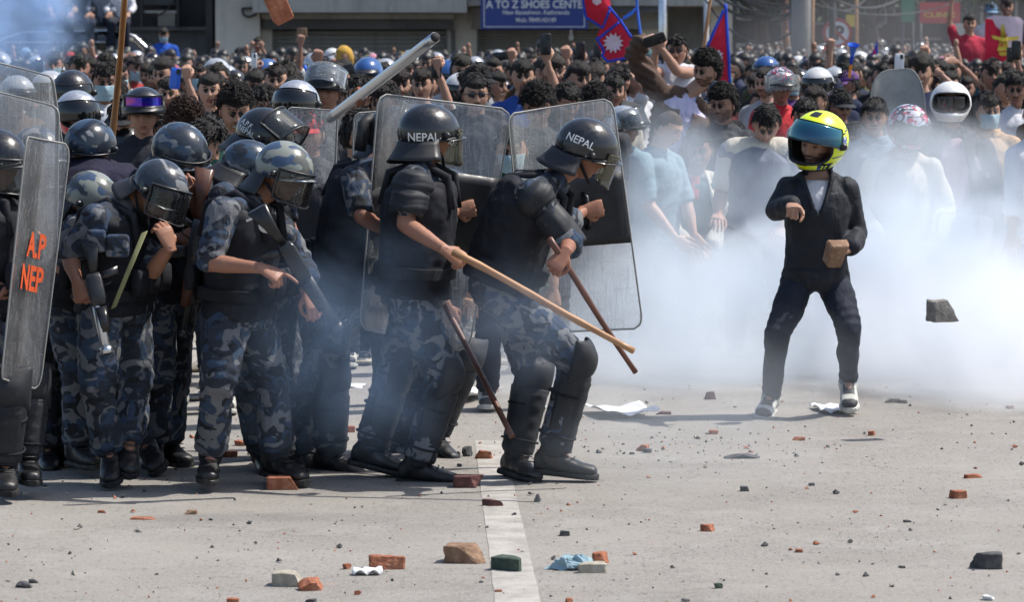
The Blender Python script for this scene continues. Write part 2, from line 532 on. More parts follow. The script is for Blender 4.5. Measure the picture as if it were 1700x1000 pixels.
def stony(name, stops, sc=18, rough=0.9, bump=0.6):
    m = newmat(name, (0.3, 0.3, 0.3), rough, spec=0.3); k = N(m); co = k.coord()
    oi = k.n("ShaderNodeObjectInfo")
    v = k.noise(co, sc, 6, 0.68)
    k.base(k.ramp(v, stops))
    k.bump(k.noise(co, sc * 3, 5, 0.7), bump, 0.008)
    MT[name] = m; return m
stony("brick_orange", [(0.3, (0.17, 0.06, 0.032)), (0.5, (0.30, 0.11, 0.06)), (0.68, (0.42, 0.20, 0.12)), (0.85, (0.45, 0.36, 0.28))])
stony("brick_dark", [(0.3, (0.055, 0.03, 0.03)), (0.55, (0.12, 0.05, 0.045)), (0.8, (0.24, 0.13, 0.10))])
stony("brick_brown", [(0.3, (0.13, 0.075, 0.045)), (0.55, (0.25, 0.155, 0.10)), (0.8, (0.36, 0.26, 0.18))])
stony("stone_pale", [(0.3, (0.20, 0.18, 0.14)), (0.55, (0.36, 0.33, 0.27)), (0.8, (0.5, 0.47, 0.4))])
stony("stone_dark", [(0.3, (0.035, 0.035, 0.037)), (0.55, (0.08, 0.08, 0.08)), (0.8, (0.18, 0.17, 0.16))])
stony("stone_green", [(0.3, (0.025, 0.04, 0.032)), (0.55, (0.055, 0.08, 0.062)), (0.8, (0.13, 0.15, 0.12))])
stony("stone_grey", [(0.3, (0.12, 0.11, 0.10)), (0.55, (0.22, 0.21, 0.19)), (0.8, (0.36, 0.34, 0.3))])
newm("scrap_white", (0.72, 0.72, 0.72), 0.7)
m = newmat("bamboo", (0.42, 0.22, 0.10), 0.45); k = N(m); co = k.coord(scale=(1, 1, 1))
k.base(k.ramp(k.noise(k.coord(scale=(30, 30, 3)), 2.0, 4), [(0.3, (0.26, 0.12, 0.05)), (0.55, (0.42, 0.23, 0.11)), (0.8, (0.55, 0.36, 0.2))])); MT["bamboo"] = m
m = newmat("dark_cane", (0.12, 0.045, 0.025), 0.45); k = N(m)
k.base(k.ramp(k.noise(k.coord(scale=(30, 30, 3)), 2.0, 4), [(0.3, (0.07, 0.025, 0.015)), (0.55, (0.13, 0.05, 0.03)), (0.8, (0.22, 0.10, 0.06))])); MT["dark_cane"] = m
m = newmat("oiled_wood", (0.32, 0.13, 0.04), 0.35); k = N(m)
k.base(k.ramp(k.noise(k.coord(scale=(25, 25, 1.5)), 2.0, 4), [(0.3, (0.18, 0.06, 0.015)), (0.55, (0.34, 0.15, 0.04)), (0.8, (0.5, 0.26, 0.09))])); MT["oiled_wood"] = m
m = newmat("grey_shield", (0.33, 0.33, 0.32), 0.5); k = N(m); co = k.coord()
k.base(k.ramp(k.noise(co, 6, 6, 0.7), [(0.3, (0.26, 0.26, 0.25)), (0.6, (0.36, 0.36, 0.345)), (0.8, (0.2, 0.19, 0.17))])); MT["grey_shield"] = m

# ---------------------------------------------------------------- setting: ground
m = newmat("asphalt", (0.2, 0.2, 0.2), 0.92, spec=0.2); k = N(m); co = k.coord("Object")
big = k.noise(co, 0.35, 5, 0.6); mid = k.noise(co, 3.0, 5, 0.65); fine = k.noise(co, 90, 3, 0.7)
c = k.ramp(big, [(0.3, (0.188, 0.175, 0.157)), (0.7, (0.258, 0.242, 0.219))])
c = k.mix(c, (0.33, 0.315, 0.295), k.math('MULTIPLY', k.ramp(mid, [(0.5, (0, 0, 0)), (0.72, (1, 1, 1))]), 0.5))
c = k.mix(c, (0.10, 0.098, 0.095), k.math('MULTIPLY', k.ramp(fine, [(0.3, (1, 1, 1)), (0.48, (0, 0, 0))]), 0.55))
c = k.mix(c, (0.42, 0.40, 0.37), k.math('MULTIPLY', k.ramp(fine, [(0.60, (0, 0, 0)), (0.75, (1, 1, 1))]), 0.4))
# brick dust scuffs and dark oil traces
c = k.mix(c, (0.42, 0.24, 0.16), k.math('MULTIPLY', k.ramp(k.noise(k.coord("Object", (1.2, 3.0, 1)), 2.2, 5, 0.7), [(0.62, (0, 0, 0)), (0.74, (1, 1, 1))]), 0.45))
c = k.mix(c, (0.11, 0.105, 0.10), k.math('MULTIPLY', k.ramp(k.noise(k.coord("Object", (0.5, 1.2, 1)), 1.1, 5, 0.6), [(0.6, (0, 0, 0)), (0.75, (1, 1, 1))]), 0.5))
vo = k.n("ShaderNodeTexVoronoi", _feature='DISTANCE_TO_EDGE'); vo.inputs["Scale"].default_value = 0.8
wp = k.n("ShaderNodeTexNoise"); wp.inputs["Scale"].default_value = 1.6; wp.inputs["Detail"].default_value = 5; k.l(co, wp.inputs["Vector"])
wa = k.n("ShaderNodeVectorMath", _operation='MULTIPLY_ADD'); k.l(wp.outputs["Color"], wa.inputs[0]); wa.inputs[1].default_value = (1.1, 1.1, 0); k.l(co, wa.inputs[2]); k.l(wa.outputs[0], vo.inputs["Vector"])
crk = k.math('MULTIPLY', k.ramp(vo.outputs["Distance"], [(0.004, (1, 1, 1)), (0.010, (0, 0, 0))]), k.ramp(k.noise(co, 0.5, 3), [(0.5, (0, 0, 0)), (0.6, (1, 1, 1))]))
c = k.mix(c, (0.07, 0.065, 0.06), k.math('MULTIPLY', crk, 0.3))
gr1 = k.noise(k.coord("Object", (1.0, 0.35, 1)), 42, 3, 0.75); gr2 = k.noise(k.coord("Object", (1.0, 0.3, 1)), 95, 2, 0.8)
c = k.mix(c, (0.085, 0.08, 0.072), k.math('MULTIPLY', k.ramp(gr1, [(0.34, (1, 1, 1)), (0.46, (0, 0, 0))]), 0.55))
c = k.mix(c, (0.40, 0.375, 0.335), k.math('MULTIPLY', k.ramp(gr2, [(0.54, (0, 0, 0)), (0.70, (1, 1, 1))]), 0.5))
c = k.mix(c, (0.295, 0.275, 0.245), k.math('MULTIPLY', k.ramp(k.noise(co, 0.9, 6, 0.7), [(0.42, (0, 0, 0)), (0.68, (1, 1, 1))]), 0.5))
k.base(c)
p = k.bump(fine, 0.5, 0.004); k.bump(mid, 0.25, 0.01, p)
MT["asphalt"] = m
g = Geo(); xs = np.linspace(-70, 70, 57); ys = np.concatenate([np.linspace(1, 30, 59), np.linspace(33, 400, 40)])
XX, YY = np.meshgrid(xs, ys); P = np.c_[XX.ravel(), YY.ravel(), np.zeros(XX.size)]
nx = len(xs)
g.add(P, [(j * nx + i, j * nx + i + 1, (j + 1) * nx + i + 1, (j + 1) * nx + i) for j in range(len(ys) - 1) for i in range(nx - 1)])
tag(g.obj("road", MT["asphalt"]), "pale dusty grey asphalt road strewn with brick chips", kind="structure")
g = Geo(); g.box((0, 160, -0.6), (900, 900, 0.9)); tag(g.obj("ground", MT["asphalt"], smooth=False), kind="structure")

m = newmat("worn_paint", (0.5, 0.48, 0.45), 0.85); k = N(m); co = k.coord()
w = k.noise(co, 7, 6, 0.7); f2 = k.noise(co, 80, 3, 0.7)
c = k.mix((0.37, 0.347, 0.312), (0.25, 0.234, 0.210), k.ramp(w, [(0.42, (0, 0, 0)), (0.62, (1, 1, 1))]))
c = k.mix(c, (0.22, 0.21, 0.2), k.math('MULTIPLY', k.ramp(f2, [(0.3, (1, 1, 1)), (0.5, (0, 0, 0))]), 0.6))
k.base(c); k.bump(f2, 0.4, 0.003); MT["worn_paint"] = m
# lane line: a 0.2 m stripe running away, broken edges
g = Geo(); A, B = ground(822, 1000)[:2], ground(784, 700)[:2]
A2, B2 = ground(898, 1000)[:2], ground(828, 700)[:2]
rg = np.random.default_rng(5)
n = 60; L = []; Rr = []
for i in range(n + 1):
    t = -0.35 + 1.20 * i / n
    a = A + (B - A) * t; b = A2 + (B2 - A2) * t
    L.append((a[0] + rg.normal() * .001, a[1], 0.002)); Rr.append((b[0] + rg.normal() * .001, b[1], 0.002))
g.add(L + Rr, [(i, n + 1 + i, n + 2 + i, i + 1) for i in range(n)])
tag(g.obj("lane_line", MT["worn_paint"], smooth=False), kind="structure")
# dark strip painting a wire's cast shadow across the near road, never linked
g = Geo(); T_ = [ground(x, y) for x, y in ((-30, 866), (60, 863), (140, 866), (220, 872), (320, 871), (420, 875), (530, 877), (640, 878))]
W_ = [.05, .06, .05, .10, .12, .10, .05, .01]
P = []
for i in range(57):
    t = i / 56 * 7; a = min(6, int(t)); f = t - a; q = T_[a] * (1 - f) + T_[a + 1] * f; w_ = (W_[a] * (1 - f) + W_[a + 1] * f) * (1 + .12 * math.sin(i * 2.3) * math.sin(i * .9)); P += [(q[0], q[1] - w_, .004), (q[0], q[1] + w_ * (1 + .1 * math.sin(i * 1.7)), .004)]
g.add(P, [(2 * i, 2 * i + 2, 2 * i + 3, 2 * i + 1) for i in range(56)])
m = newmat("wire_shadow", (0.075, 0.073, 0.07), 0.8); k = N(m); k.base(k.ramp(k.noise(k.coord(), 30, 4, .7), [(0.35, (0.11, 0.105, 0.10)), (0.7, (0.22, 0.21, 0.195))])); MT["wire_shadow"] = m
# crossing bars further off, seen between the legs
for i in range(3):
    g = Geo(); y0 = 20.6; x0 = -3.4 + i * 0.95
    q = [(x0, y0, 0.004), (x0 + 0.5, y0, 0.004), (x0 + 0.56, y0 + 2.6, 0.004), (x0 + 0.06, y0 + 2.6, 0.004)]
    g.add(q, [(0, 1, 2, 3)]); tag(g.obj("crossing_bar", MT["worn_paint"], smooth=False), kind="structure")

# ---------------------------------------------------------------- setting: buildings
def plaster(name, lo, hi, stain=(0.12, 0.11, 0.10), amt=0.5, sc=0.9):
    m = newmat(name, hi, 0.9, spec=0.2); k = N(m); co = k.coord()
    c = k.ramp(k.noise(co, sc, 6, 0.65), [(0.3, lo), (0.7, hi)])
    st = k.ramp(k.noise(k.coord(scale=(3, 3, 0.5)), 1.6, 6, 0.7), [(0.5, (0, 0, 0)), (0.75, (1, 1, 1))])
    k.base(k.mix(c, stain, k.math('MULTIPLY', st, amt))); k.bump(k.noise(co, 14, 5, 0.7), 0.4, 0.02)
    MT[name] = m; return m
plaster("beige_plaster", (0.50, 0.47, 0.40), (0.62, 0.58, 0.50), amt=0.25)
plaster("dirty_concrete", (0.33, 0.315, 0.28), (0.48, 0.46, 0.41), amt=0.6)
plaster("shutter_paint", (0.24, 0.235, 0.22), (0.33, 0.32, 0.30), amt=0.4)
plaster("grey_render", (0.16, 0.16, 0.16), (0.26, 0.26, 0.25), amt=0.5)
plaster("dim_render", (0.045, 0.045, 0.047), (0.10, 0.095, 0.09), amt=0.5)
plaster("dark_wall", (0.045, 0.045, 0.047), (0.085, 0.083, 0.08), (0.02, 0.02, 0.02), 0.5)
plaster("gate_grey", (0.10, 0.10, 0.105), (0.15, 0.15, 0.15), (0.05, 0.05, 0.05), 0.4)
plaster("brick_red_wall", (0.10, 0.05, 0.04), (0.16, 0.085, 0.065), amt=0.4)
newm("sign_blue", (0.022, 0.045, 0.22), 0.4)
newm("window_dark", (0.015, 0.018, 0.02), 0.1)
newm("banner_red", (0.45, 0.03, 0.03), 0.7)
newm("banner_green", (0.03, 0.20, 0.10), 0.7)
newm("yellow_letter", (0.7, 0.5, 0.05), 0.6)

def pbox(g, x0, y0, x1, y1, Y, depth, m=0):
    """box whose front face covers a pixel rectangle at distance Y"""
    a, b = at(x0, y0, Y), at(x1, y1, Y)
    return g.box(((a[0] + b[0]) / 2, Y + depth / 2, (a[2] + b[2]) / 2), (abs(b[0] - a[0]), depth, abs(a[2] - b[2])), m)
def pobj(name, mat, rect, Y, depth, parent=None, bev=0.0):
    g = Geo(); pbox(g, *rect, Y, depth)
    o = g.obj(name, MT[mat], parent, smooth=False)
    return o
def put_text(body, cx, cy, Y, height_px, mat, parent, name, width_px=None, bold=0.012, off=0.02, flip=False):
    V, F = text_geo(body, 1.0, bold)
    V = V.copy(); w = V[:, 0].max() - V[:, 0].min(); h = V[:, 1].max() - V[:, 1].min()
    V[:, 0] -= (V[:, 0].max() + V[:, 0].min()) / 2; V[:, 1] -= (V[:, 1].max() + V[:, 1].min()) / 2
    s = height_px / pxm(Y) / h; sx = s if width_px is None else width_px / pxm(Y) / w
    c = at(cx, cy, Y)
    P = np.c_[c[0] + V[:, 0] * sx, np.full(len(V), Y - off), c[2] + V[:, 1] * s]
    g = Geo(); g.add(P, F); return g.obj(name, MT[mat], parent, smooth=False)

YB = 73.0
# pavement in front of the shops
g = Geo(); g.box((0, YB + 2.0, 0.07), (80, 7.0, 0.14)); tag(g.obj("pavement", MT["dirty_concrete"], smooth=False), kind="structure")
shop = link("shop_building", None)
tag(shop, "concrete shop building with beige plaster pier and closed grey roller shutters", "building")
g = Geo(); pbox(g, 355, -420, 432, 235, YB, 6.0); g.obj("beige_wall", MT["beige_plaster"], shop, smooth=False)
g = Geo(); pbox(g, 432.5, -420, 1215, 235, YB + 1.15, 5.0); g.obj("back_wall", MT["grey_render"], shop, smooth=False)
for (x0, x1) in ((432.3, 452), (742, 792), (1062, 1108), (1180, 1215)):
    g = Geo(); pbox(g, x0, -60, x1, 235, YB + 0.45, 0.68); g.obj("pier", MT["beige_plaster"], shop, smooth=False)
g = Geo(); pbox(g, 418, -190, 775, 20, YB - 0.75, 2.6); g.obj("canopy_slab", MT["dirty_concrete"], shop, smooth=False)
g = Geo(); pbox(g, 776, -190, 1215, 9, YB - 0.55, 2.4); g.obj("canopy_slab", MT["dirty_concrete"], shop, smooth=False)
g = Geo(); pbox(g, 433, 22, 755, 31, YB + 0.12, 0.6); g.obj("lintel", MT["dirty_concrete"], shop, smooth=False)
g = Geo(); pbox(g, 436, 32, 752, 48, YB + 0.22, 0.5); g.obj("shutter_box", MT["gate_grey"], shop, smooth=False)
g = Geo(); pbox(g, 782, 12, 1095, 48, YB + 0.30, 0.5); g.obj("shutter_box", MT["shutter_paint"], shop, smooth=False)
g = Geo(); pbox(g, 960, 9.3, 1110, 20, YB - 0.45, 0.6); g.obj("pipe_shelf", MT["gate_grey"], shop, smooth=False)
def shutter(x0, x1, y0, y1, pitch, Y):
    me = None; n = int((y1 - y0) / pitch)
    fr = link("roller_shutter", None, shop)
    a, b = at(x0, y0, Y), at(x1, y0, Y); ph = pitch / pxm(Y)
    g = Geo(); w = b[0] - a[0]
    # one curved slat
    pr = [(0.0, -0.5), (-0.35, -0.30), (-0.5, 0.0), (-0.35, 0.30), (0.0, 0.42), (0.05, 0.5), (0.12, 0.5), (0.12, -0.5)]
    V = [(sx * w / 2, y * 0.07, z * ph) for sx in (-1, 1) for (y, z) in pr]; q = len(pr)
    F = [(i, i + q, (i + 1) % q + q, (i + 1) % q) for i in range(q)] + [tuple(range(q))[::-1], tuple(range(q, 2 * q))]
    g.add(V, F); me = g.mesh("slat", MT["shutter_paint"], False)
    for i in range(n):
        link("slat", me, fr, ((a[0] + b[0]) / 2, Y, at(x0, y0 + pitch * (i + .5), Y)[2]))
shutter(453, 741, 49, 235, 7.6, YB + 0.8)
shutter(793, 1061, 49, 235, 5.2, YB + 0.8)
for x in (739, 749, 753, 793):
    g = Geo(); pbox(g, x, 49, x + 3, 235, YB + 0.40 - (x == 753) * .06, 0.05); g.obj("guide_rail", MT["gate_grey"], shop, smooth=False)
g = Geo(); g.tube([at(402, 14, YB - .06), at(404, 24, YB - .06), at(412, 28, YB - .06), at(424, 24, YB - .06), at(427, 17, YB - .06), at(418, 13, YB - .06), at(402, 14, YB - .06)], 0.025); g.obj("iron_ring", MT["gun_metal"], shop)

# shop sign
sg = link("shop_sign", None); tag(sg, "dark blue shop sign reading A TO Z SHOES CENTER over the right shutter", "sign")
pobj("board", "sign_blue", (798, -34, 976, 48), YB - 1.0, 0.12, sg)
for r in ((803, -30, 971, -29), (803, 43.4, 971, 44.6), (803, -29, 804.3, 43.4), (969.7, -29, 971, 43.4)):
    g = Geo(); pbox(g, *r, YB - 1.012, 0.014); g.obj("border_line", MT["white_letter"], sg, smooth=False)
put_text("A TO Z SHOES CENTER", 892, 6.5, YB - 1.0, 13.5, "white_letter", sg, "lettering", 170, 0.02)
put_text("New Baneshwor, Kathmandu", 890, 20.5, YB - 1.0, 8.5, "white_letter", sg, "lettering", 110)
put_text("Mob: 9849143149", 890, 32.5, YB - 1.0, 8, "white_letter", sg, "lettering", 66)
for x in (812, 962):
    g = Geo(); a = at(x, -20, YB - .9); g.tube([a, a + np.array([0, 0.5, 0.15])], 0.02); g.obj("bracket", MT["gun_metal"], sg)
# bulb under the sign
g = Geo(); a = at(948, 60, YB + 0.3); g.ball(a - [0, 0, .02], (0.05, .05, .07)); g.capsule(a + [0, 0, .06], a + [0, 0, .12], .03, .025); g.tube([a + [0, 0, .12], a + [0, 0, .28]], .008)
tag(g.obj("light_bulb", MT["white_plastic"]), "white bulb hanging before the shutter under the blue sign", "bulb")

# dark gateway and yard wall to the left of the shops
yd = link("yard_gateway", None); tag(yd, "dark grey gateway wall left of the beige pier", "wall")
pobj("back_panel", "dark_wall", (-60, -300, 349, 235), YB + 3.2, 0.4, yd)
pobj("cross_beam", "gate_grey", (120, 44, 349, 50), YB + 2.7, 0.45, yd)
pobj("lower_panel", "gate_grey", (120, 50.5, 349, 235), YB + 2.9, 0.28, yd)
pobj("side_post", "dark_wall", (340, -300, 354, 235), YB + 0.9, 2.0, yd)
for x in (150, 212, 232, 292):
    pobj("post", "gun_metal", (x, -120, x + 5, 43), YB + 2.5, 0.2, yd)
pobj("poster", "dirty_concrete", (262, 20, 291, 43), YB + 2.9, 0.03, yd)
pobj("window_frame", "dirty_concrete", (236, 17, 294, 21), YB + 2.6, 0.1, yd)
pobj("upper_panel", "gate_grey", (236, -60, 290, 8), YB + 2.9, 0.1, yd)

# street behind on the right: facades further off
def facade(name, label, rect, Y, mat, depth, cols, rows, win=(0.55, 0.6), roof=None):
    b = link(name, None); tag(b, label, "building")
    x0, y0, x1, y1 = rect
    pobj("wall", mat, rect, Y, depth, b)
    a, c = at(x0, y0, Y), at(x1, y1, Y); W = c[0] - a[0]; H = a[2]
    for i in range(cols):
        for j in range(rows):
            cx = a[0] + W * (i + .5) / cols; cz = 0.4 + (H - .6) * (j + .5) / rows; w = W / cols * win[0]; h = (H - .6) / rows * win[1]
            g = Geo(); g.box((cx, Y - .03, cz), (w + .16, .10, h + .16)); f = g.obj("window", MT["dirty_concrete"], b, smooth=False)
            g = Geo(); g.box((cx, Y - .095, cz), (w, .04, h)); g.obj("pane", MT["window_dark"], f, smooth=False)
    return b
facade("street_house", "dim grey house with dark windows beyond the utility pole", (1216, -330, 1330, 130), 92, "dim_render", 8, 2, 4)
facade("street_house", "brown brick house between the utility pole and the green banner", (1331, -380, 1478, 120), 104, "brick_red_wall", 8, 3, 5)
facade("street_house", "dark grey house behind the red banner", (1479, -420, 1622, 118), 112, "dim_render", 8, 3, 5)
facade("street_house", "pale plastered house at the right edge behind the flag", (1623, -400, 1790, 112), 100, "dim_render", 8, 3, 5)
facade("street_house", "plain house beyond the dark gateway at the far left", (-150, -500, 120, 40), 92, "grey_render", 8, 3, 5)
def awning(rect, Y, mat, label, letters=None):
    b = link("banner", None); tag(b, label, "banner")
    pobj("cloth_panel", mat, rect, Y, 0.05, b)
    for (t, cx, cy, h, w, mm) in (letters or []):
        put_text(t, cx, cy, Y, h, mm, b, "lettering", w, 0.02, 0.012)
    for x in (rect[0] + 2, rect[2] - 2):
        g = Geo(); p = at(x, rect[1] + 2, Y); q = ground(x, 0) if False else np.array([p[0], Y + .1, 0.0]); g.tube([q, p + [0, .1, 0]], 0.04); g.obj("pole", MT["gun_metal"], b)
awning((1527, 3, 1594, 38), 84, "banner_red", "red banner with pale and yellow lettering above the far crowd", [("PASHUPATI DENTAL", 1560, 11, 7, 58, "white_letter"), ("CLINIC", 1560, 24, 8, 52, "yellow_letter"), ("9841", 1563, 33, 3, 34, "white_letter")][1:2])
awning((1497, -14, 1518, 36), 86, "banner_green", "narrow green banner left of the red banner")
awning((1577, 38.5, 1602, 62), 83, "dirty_concrete", "small pale placard under the red banner")
awning((1405, 24, 1422, 44), 88, "yellow_letter", "small yellow board behind the no parking sign")
awning((1299, 14, 1312, 53), 80, "sign_blue", "narrow blue board on the left of the utility pole")

# poles
def pole(px, ytop, Y, r0, r1, mat, label, name="utility_pole", cat="pole", lean=0.0):
    g = Geo(); b = at(px, 500, Y); b[2] = 0; t = at(px + lean, ytop, Y)
    g.tube([b, b + (t - b) * .5, t], [r0, (r0 + r1) / 2, r1], 14)
    return tag(g.obj(name, MT[mat]), label, cat)
pole(1328, -200, 62, 0.19, 0.16, "grey_render", "thick grey concrete utility pole rising behind the crowd", lean=4)
pole(1099, -120, 70, 0.085, 0.08, "chrome", "shiny grey metal pole beside the raised phone", "metal_pole")
pole(1172, -120, 71, 0.05, 0.05, "white_plastic", "thin white pipe on the wall right of the metal pole", "pipe")
pole(1345, -150, 61.5, 0.035, 0.03, "bamboo", "thin pale stick strapped to the right side of the utility pole", "stick", "stick", 6)
pole(1381, -150, 66, 0.065, 0.06, "gun_metal", "dark post standing in front of the no parking sign", "metal_pole")
pole(1421, -150, 80, 0.04, 0.04, "bamboo", "thin tan pole right of the no parking sign", "metal_pole")
pole(1303, -150, 79, 0.08, 0.06, "dark_cane", "dark thin post left of the utility pole", "metal_pole")
# no parking sign
np_ = link("no_parking_sign", None); tag(np_, "round white no parking sign with red rim and black P", "road sign")
YS = 67.0; c0 = at(1390, 54, YS); R0 = 24 / pxm(YS)
g = Geo(); th = np.linspace(0, 2 * np.pi, 40, endpoint=False)
g.prism(np.c_[np.cos(th), np.sin(th)] * R0, 0.03, R=np.eye(3), t=c0); g.obj("disc", MT["white_letter"], np_, smooth=False)
g = Geo()
for r_, y_ in ((1.0, -.03), ):
    V = []; 
    for t in th: V += [(c0[0] + math.cos(t) * R0, c0[1] - .024, c0[2] + math.sin(t) * R0), (c0[0] + math.cos(t) * R0 * .80, c0[1] - .024, c0[2] + math.sin(t) * R0 * .80)]
    g.add(V, [(2 * i, 2 * i + 1, (2 * i + 3) % 80, (2 * i + 2) % 80) for i in range(40)])
g.obj("red_rim", MT["banner_red"], np_, smooth=False)
g = Geo(); Rr_ = rot('Y', -45); g.box(c0 + [0, -.030, 0], (R0 * 1.7, .006, R0 * .17), R=rot('Y', 45)); g.obj("red_bar", MT["banner_red"], np_, smooth=False)
put_text("P", 1394, 54, YS, 24, "black_plastic", np_, "letter_p", 15, 0.04, 0.021)
g = Geo(); g.tube([[c0[0], YS + .06, 0], [c0[0], YS + .06, c0[2] + R0]], 0.04); g.obj("post", MT["gun_metal"], np_)

# overhead cables, sagging and tangled
def cable(p, q, sag, r, nm="overhead_cable"):
    p, q = np.array(p), np.array(q); pts = []
    for i in range(13):
        t = i / 12; x = p + (q - p) * t; x[2] -= sag * 4 * t * (1 - t); pts.append(x)
    g = Geo(); g.tube(pts, r, 6); return g.obj(nm, MT["rubber"])
rg = np.random.default_rng(8)
bund = link("cable_tangle", None); tag(bund, "tangle of black cables sagging towards the utility pole", "cables")
for i in range(10):
    o = cable(at(1180 + rg.uniform(-30, 30), -25 + rg.uniform(-30, 22), 70 + rg.uniform(-2, 2)), at(1326, 10 + rg.uniform(-45, 55), 62), rg.uniform(0.05, .6), rg.uniform(.012, .035), "cable")
    o.parent = bund
for i in range(4):
    o = cable(at(1332, rg.uniform(-60, 40), 62), at(1440 + rg.uniform(0, 300), rg.uniform(-60, 10), 80), rg.uniform(0.2, 1.2), rg.uniform(.012, .025), "cable")
    o.parent = bund
g = Geo()
for i in range(0):
    c = at(1360 + i, 20, 63); pts = [c + np.array([math.cos(t) * (.35 + .05 * i), .05 * i, math.sin(t) * (.6 + .07 * i) + .25]) for t in np.linspace(0, 6.28, 24)]
    g.tube(pts, .014, 6)
o = cable(at(236, 18, YB + 1), at(300, -22, YB + 1), 0.3, .02); tag(o, "black cable crossing the dark gateway", "cable")

# trees behind the houses
m = newmat("leaf", (0.05, 0.09, 0.03), 0.6); k = N(m); oi = k.n("ShaderNodeNewGeometry")
k.base(k.ramp(oi.outputs["Random Per Island"], [(0, (0.02, 0.04, 0.018)), (1, (0.075, 0.11, 0.04))])); MT["leaf"] = m
m = newmat("bark", (0.08, 0.06, 0.045), 0.9); k = N(m); k.bump(k.noise(k.coord(scale=(6, 6, 1)), 6, 4), 0.8, 0.03); MT["bark"] = m
def tree(px, Y, h, r, label, seed):
    rg = np.random.default_rng(seed); b = at(px, 300, Y); b[2] = 0
    t = link("tree", None, None, b); tag(t, label, "tree")
    g = Geo(); g.tube([(0, 0, 0), (.05, 0, h * .3), (-.1, .1, h * .55)], [.22, .17, .12], 10)
    for i in range(7):
        a = rg.uniform(0, 6.28); g.tube([(0, 0, h * rg.uniform(.3, .5)), (math.cos(a) * r * .4, math.sin(a) * r * .4, h * .65), (math.cos(a) * r * .75, math.sin(a) * r * .75, h * rg.uniform(.7, .95))], [.08, .05, .02], 6)
    g.obj("trunk", MT["bark"], t)
    n = 5200; cl = rg.normal(size=(46, 3)); cl /= np.linalg.norm(cl, axis=1)[:, None]; cl *= rg.uniform(.35, 1, (46, 1)); cl = cl * [r, r, h * .28] + [0, 0, h * .72]
    P = cl[rg.integers(0, 46, n)] + rg.normal(size=(n, 3)) * r * .17
    D1 = rg.normal(size=(n, 3)); D1 /= np.linalg.norm(D1, axis=1)[:, None]; D2 = np.cross(D1, rg.normal(size=(n, 3))); D2 /= np.linalg.norm(D2, axis=1)[:, None]
    s = rg.uniform(.07, .14, (n, 1))
    V = np.stack([P - D1 * s, P + D2 * s * .5, P + D1 * s, P - D2 * s * .5], 1).reshape(-1, 3)
    g = Geo(); g.add(V, [(4 * i, 4 * i + 1, 4 * i + 2, 4 * i + 3) for i in range(n)])
    o = g.obj("crown", MT["leaf"], t, smooth=False)
tree(1262, 86, 6.5, 1.7, "dark leafy tree left of the utility pole", 1)
tree(1448, 90, 5.6, 1.5, "leafy tree behind the blue and yellow horn", 2)
tree(1375, 97, 7.0, 1.8, "tall dark tree behind the no parking sign", 3)
tree(1650, 95, 6.5, 1.6, "leafy tree behind the person with the cloth flag", 4)

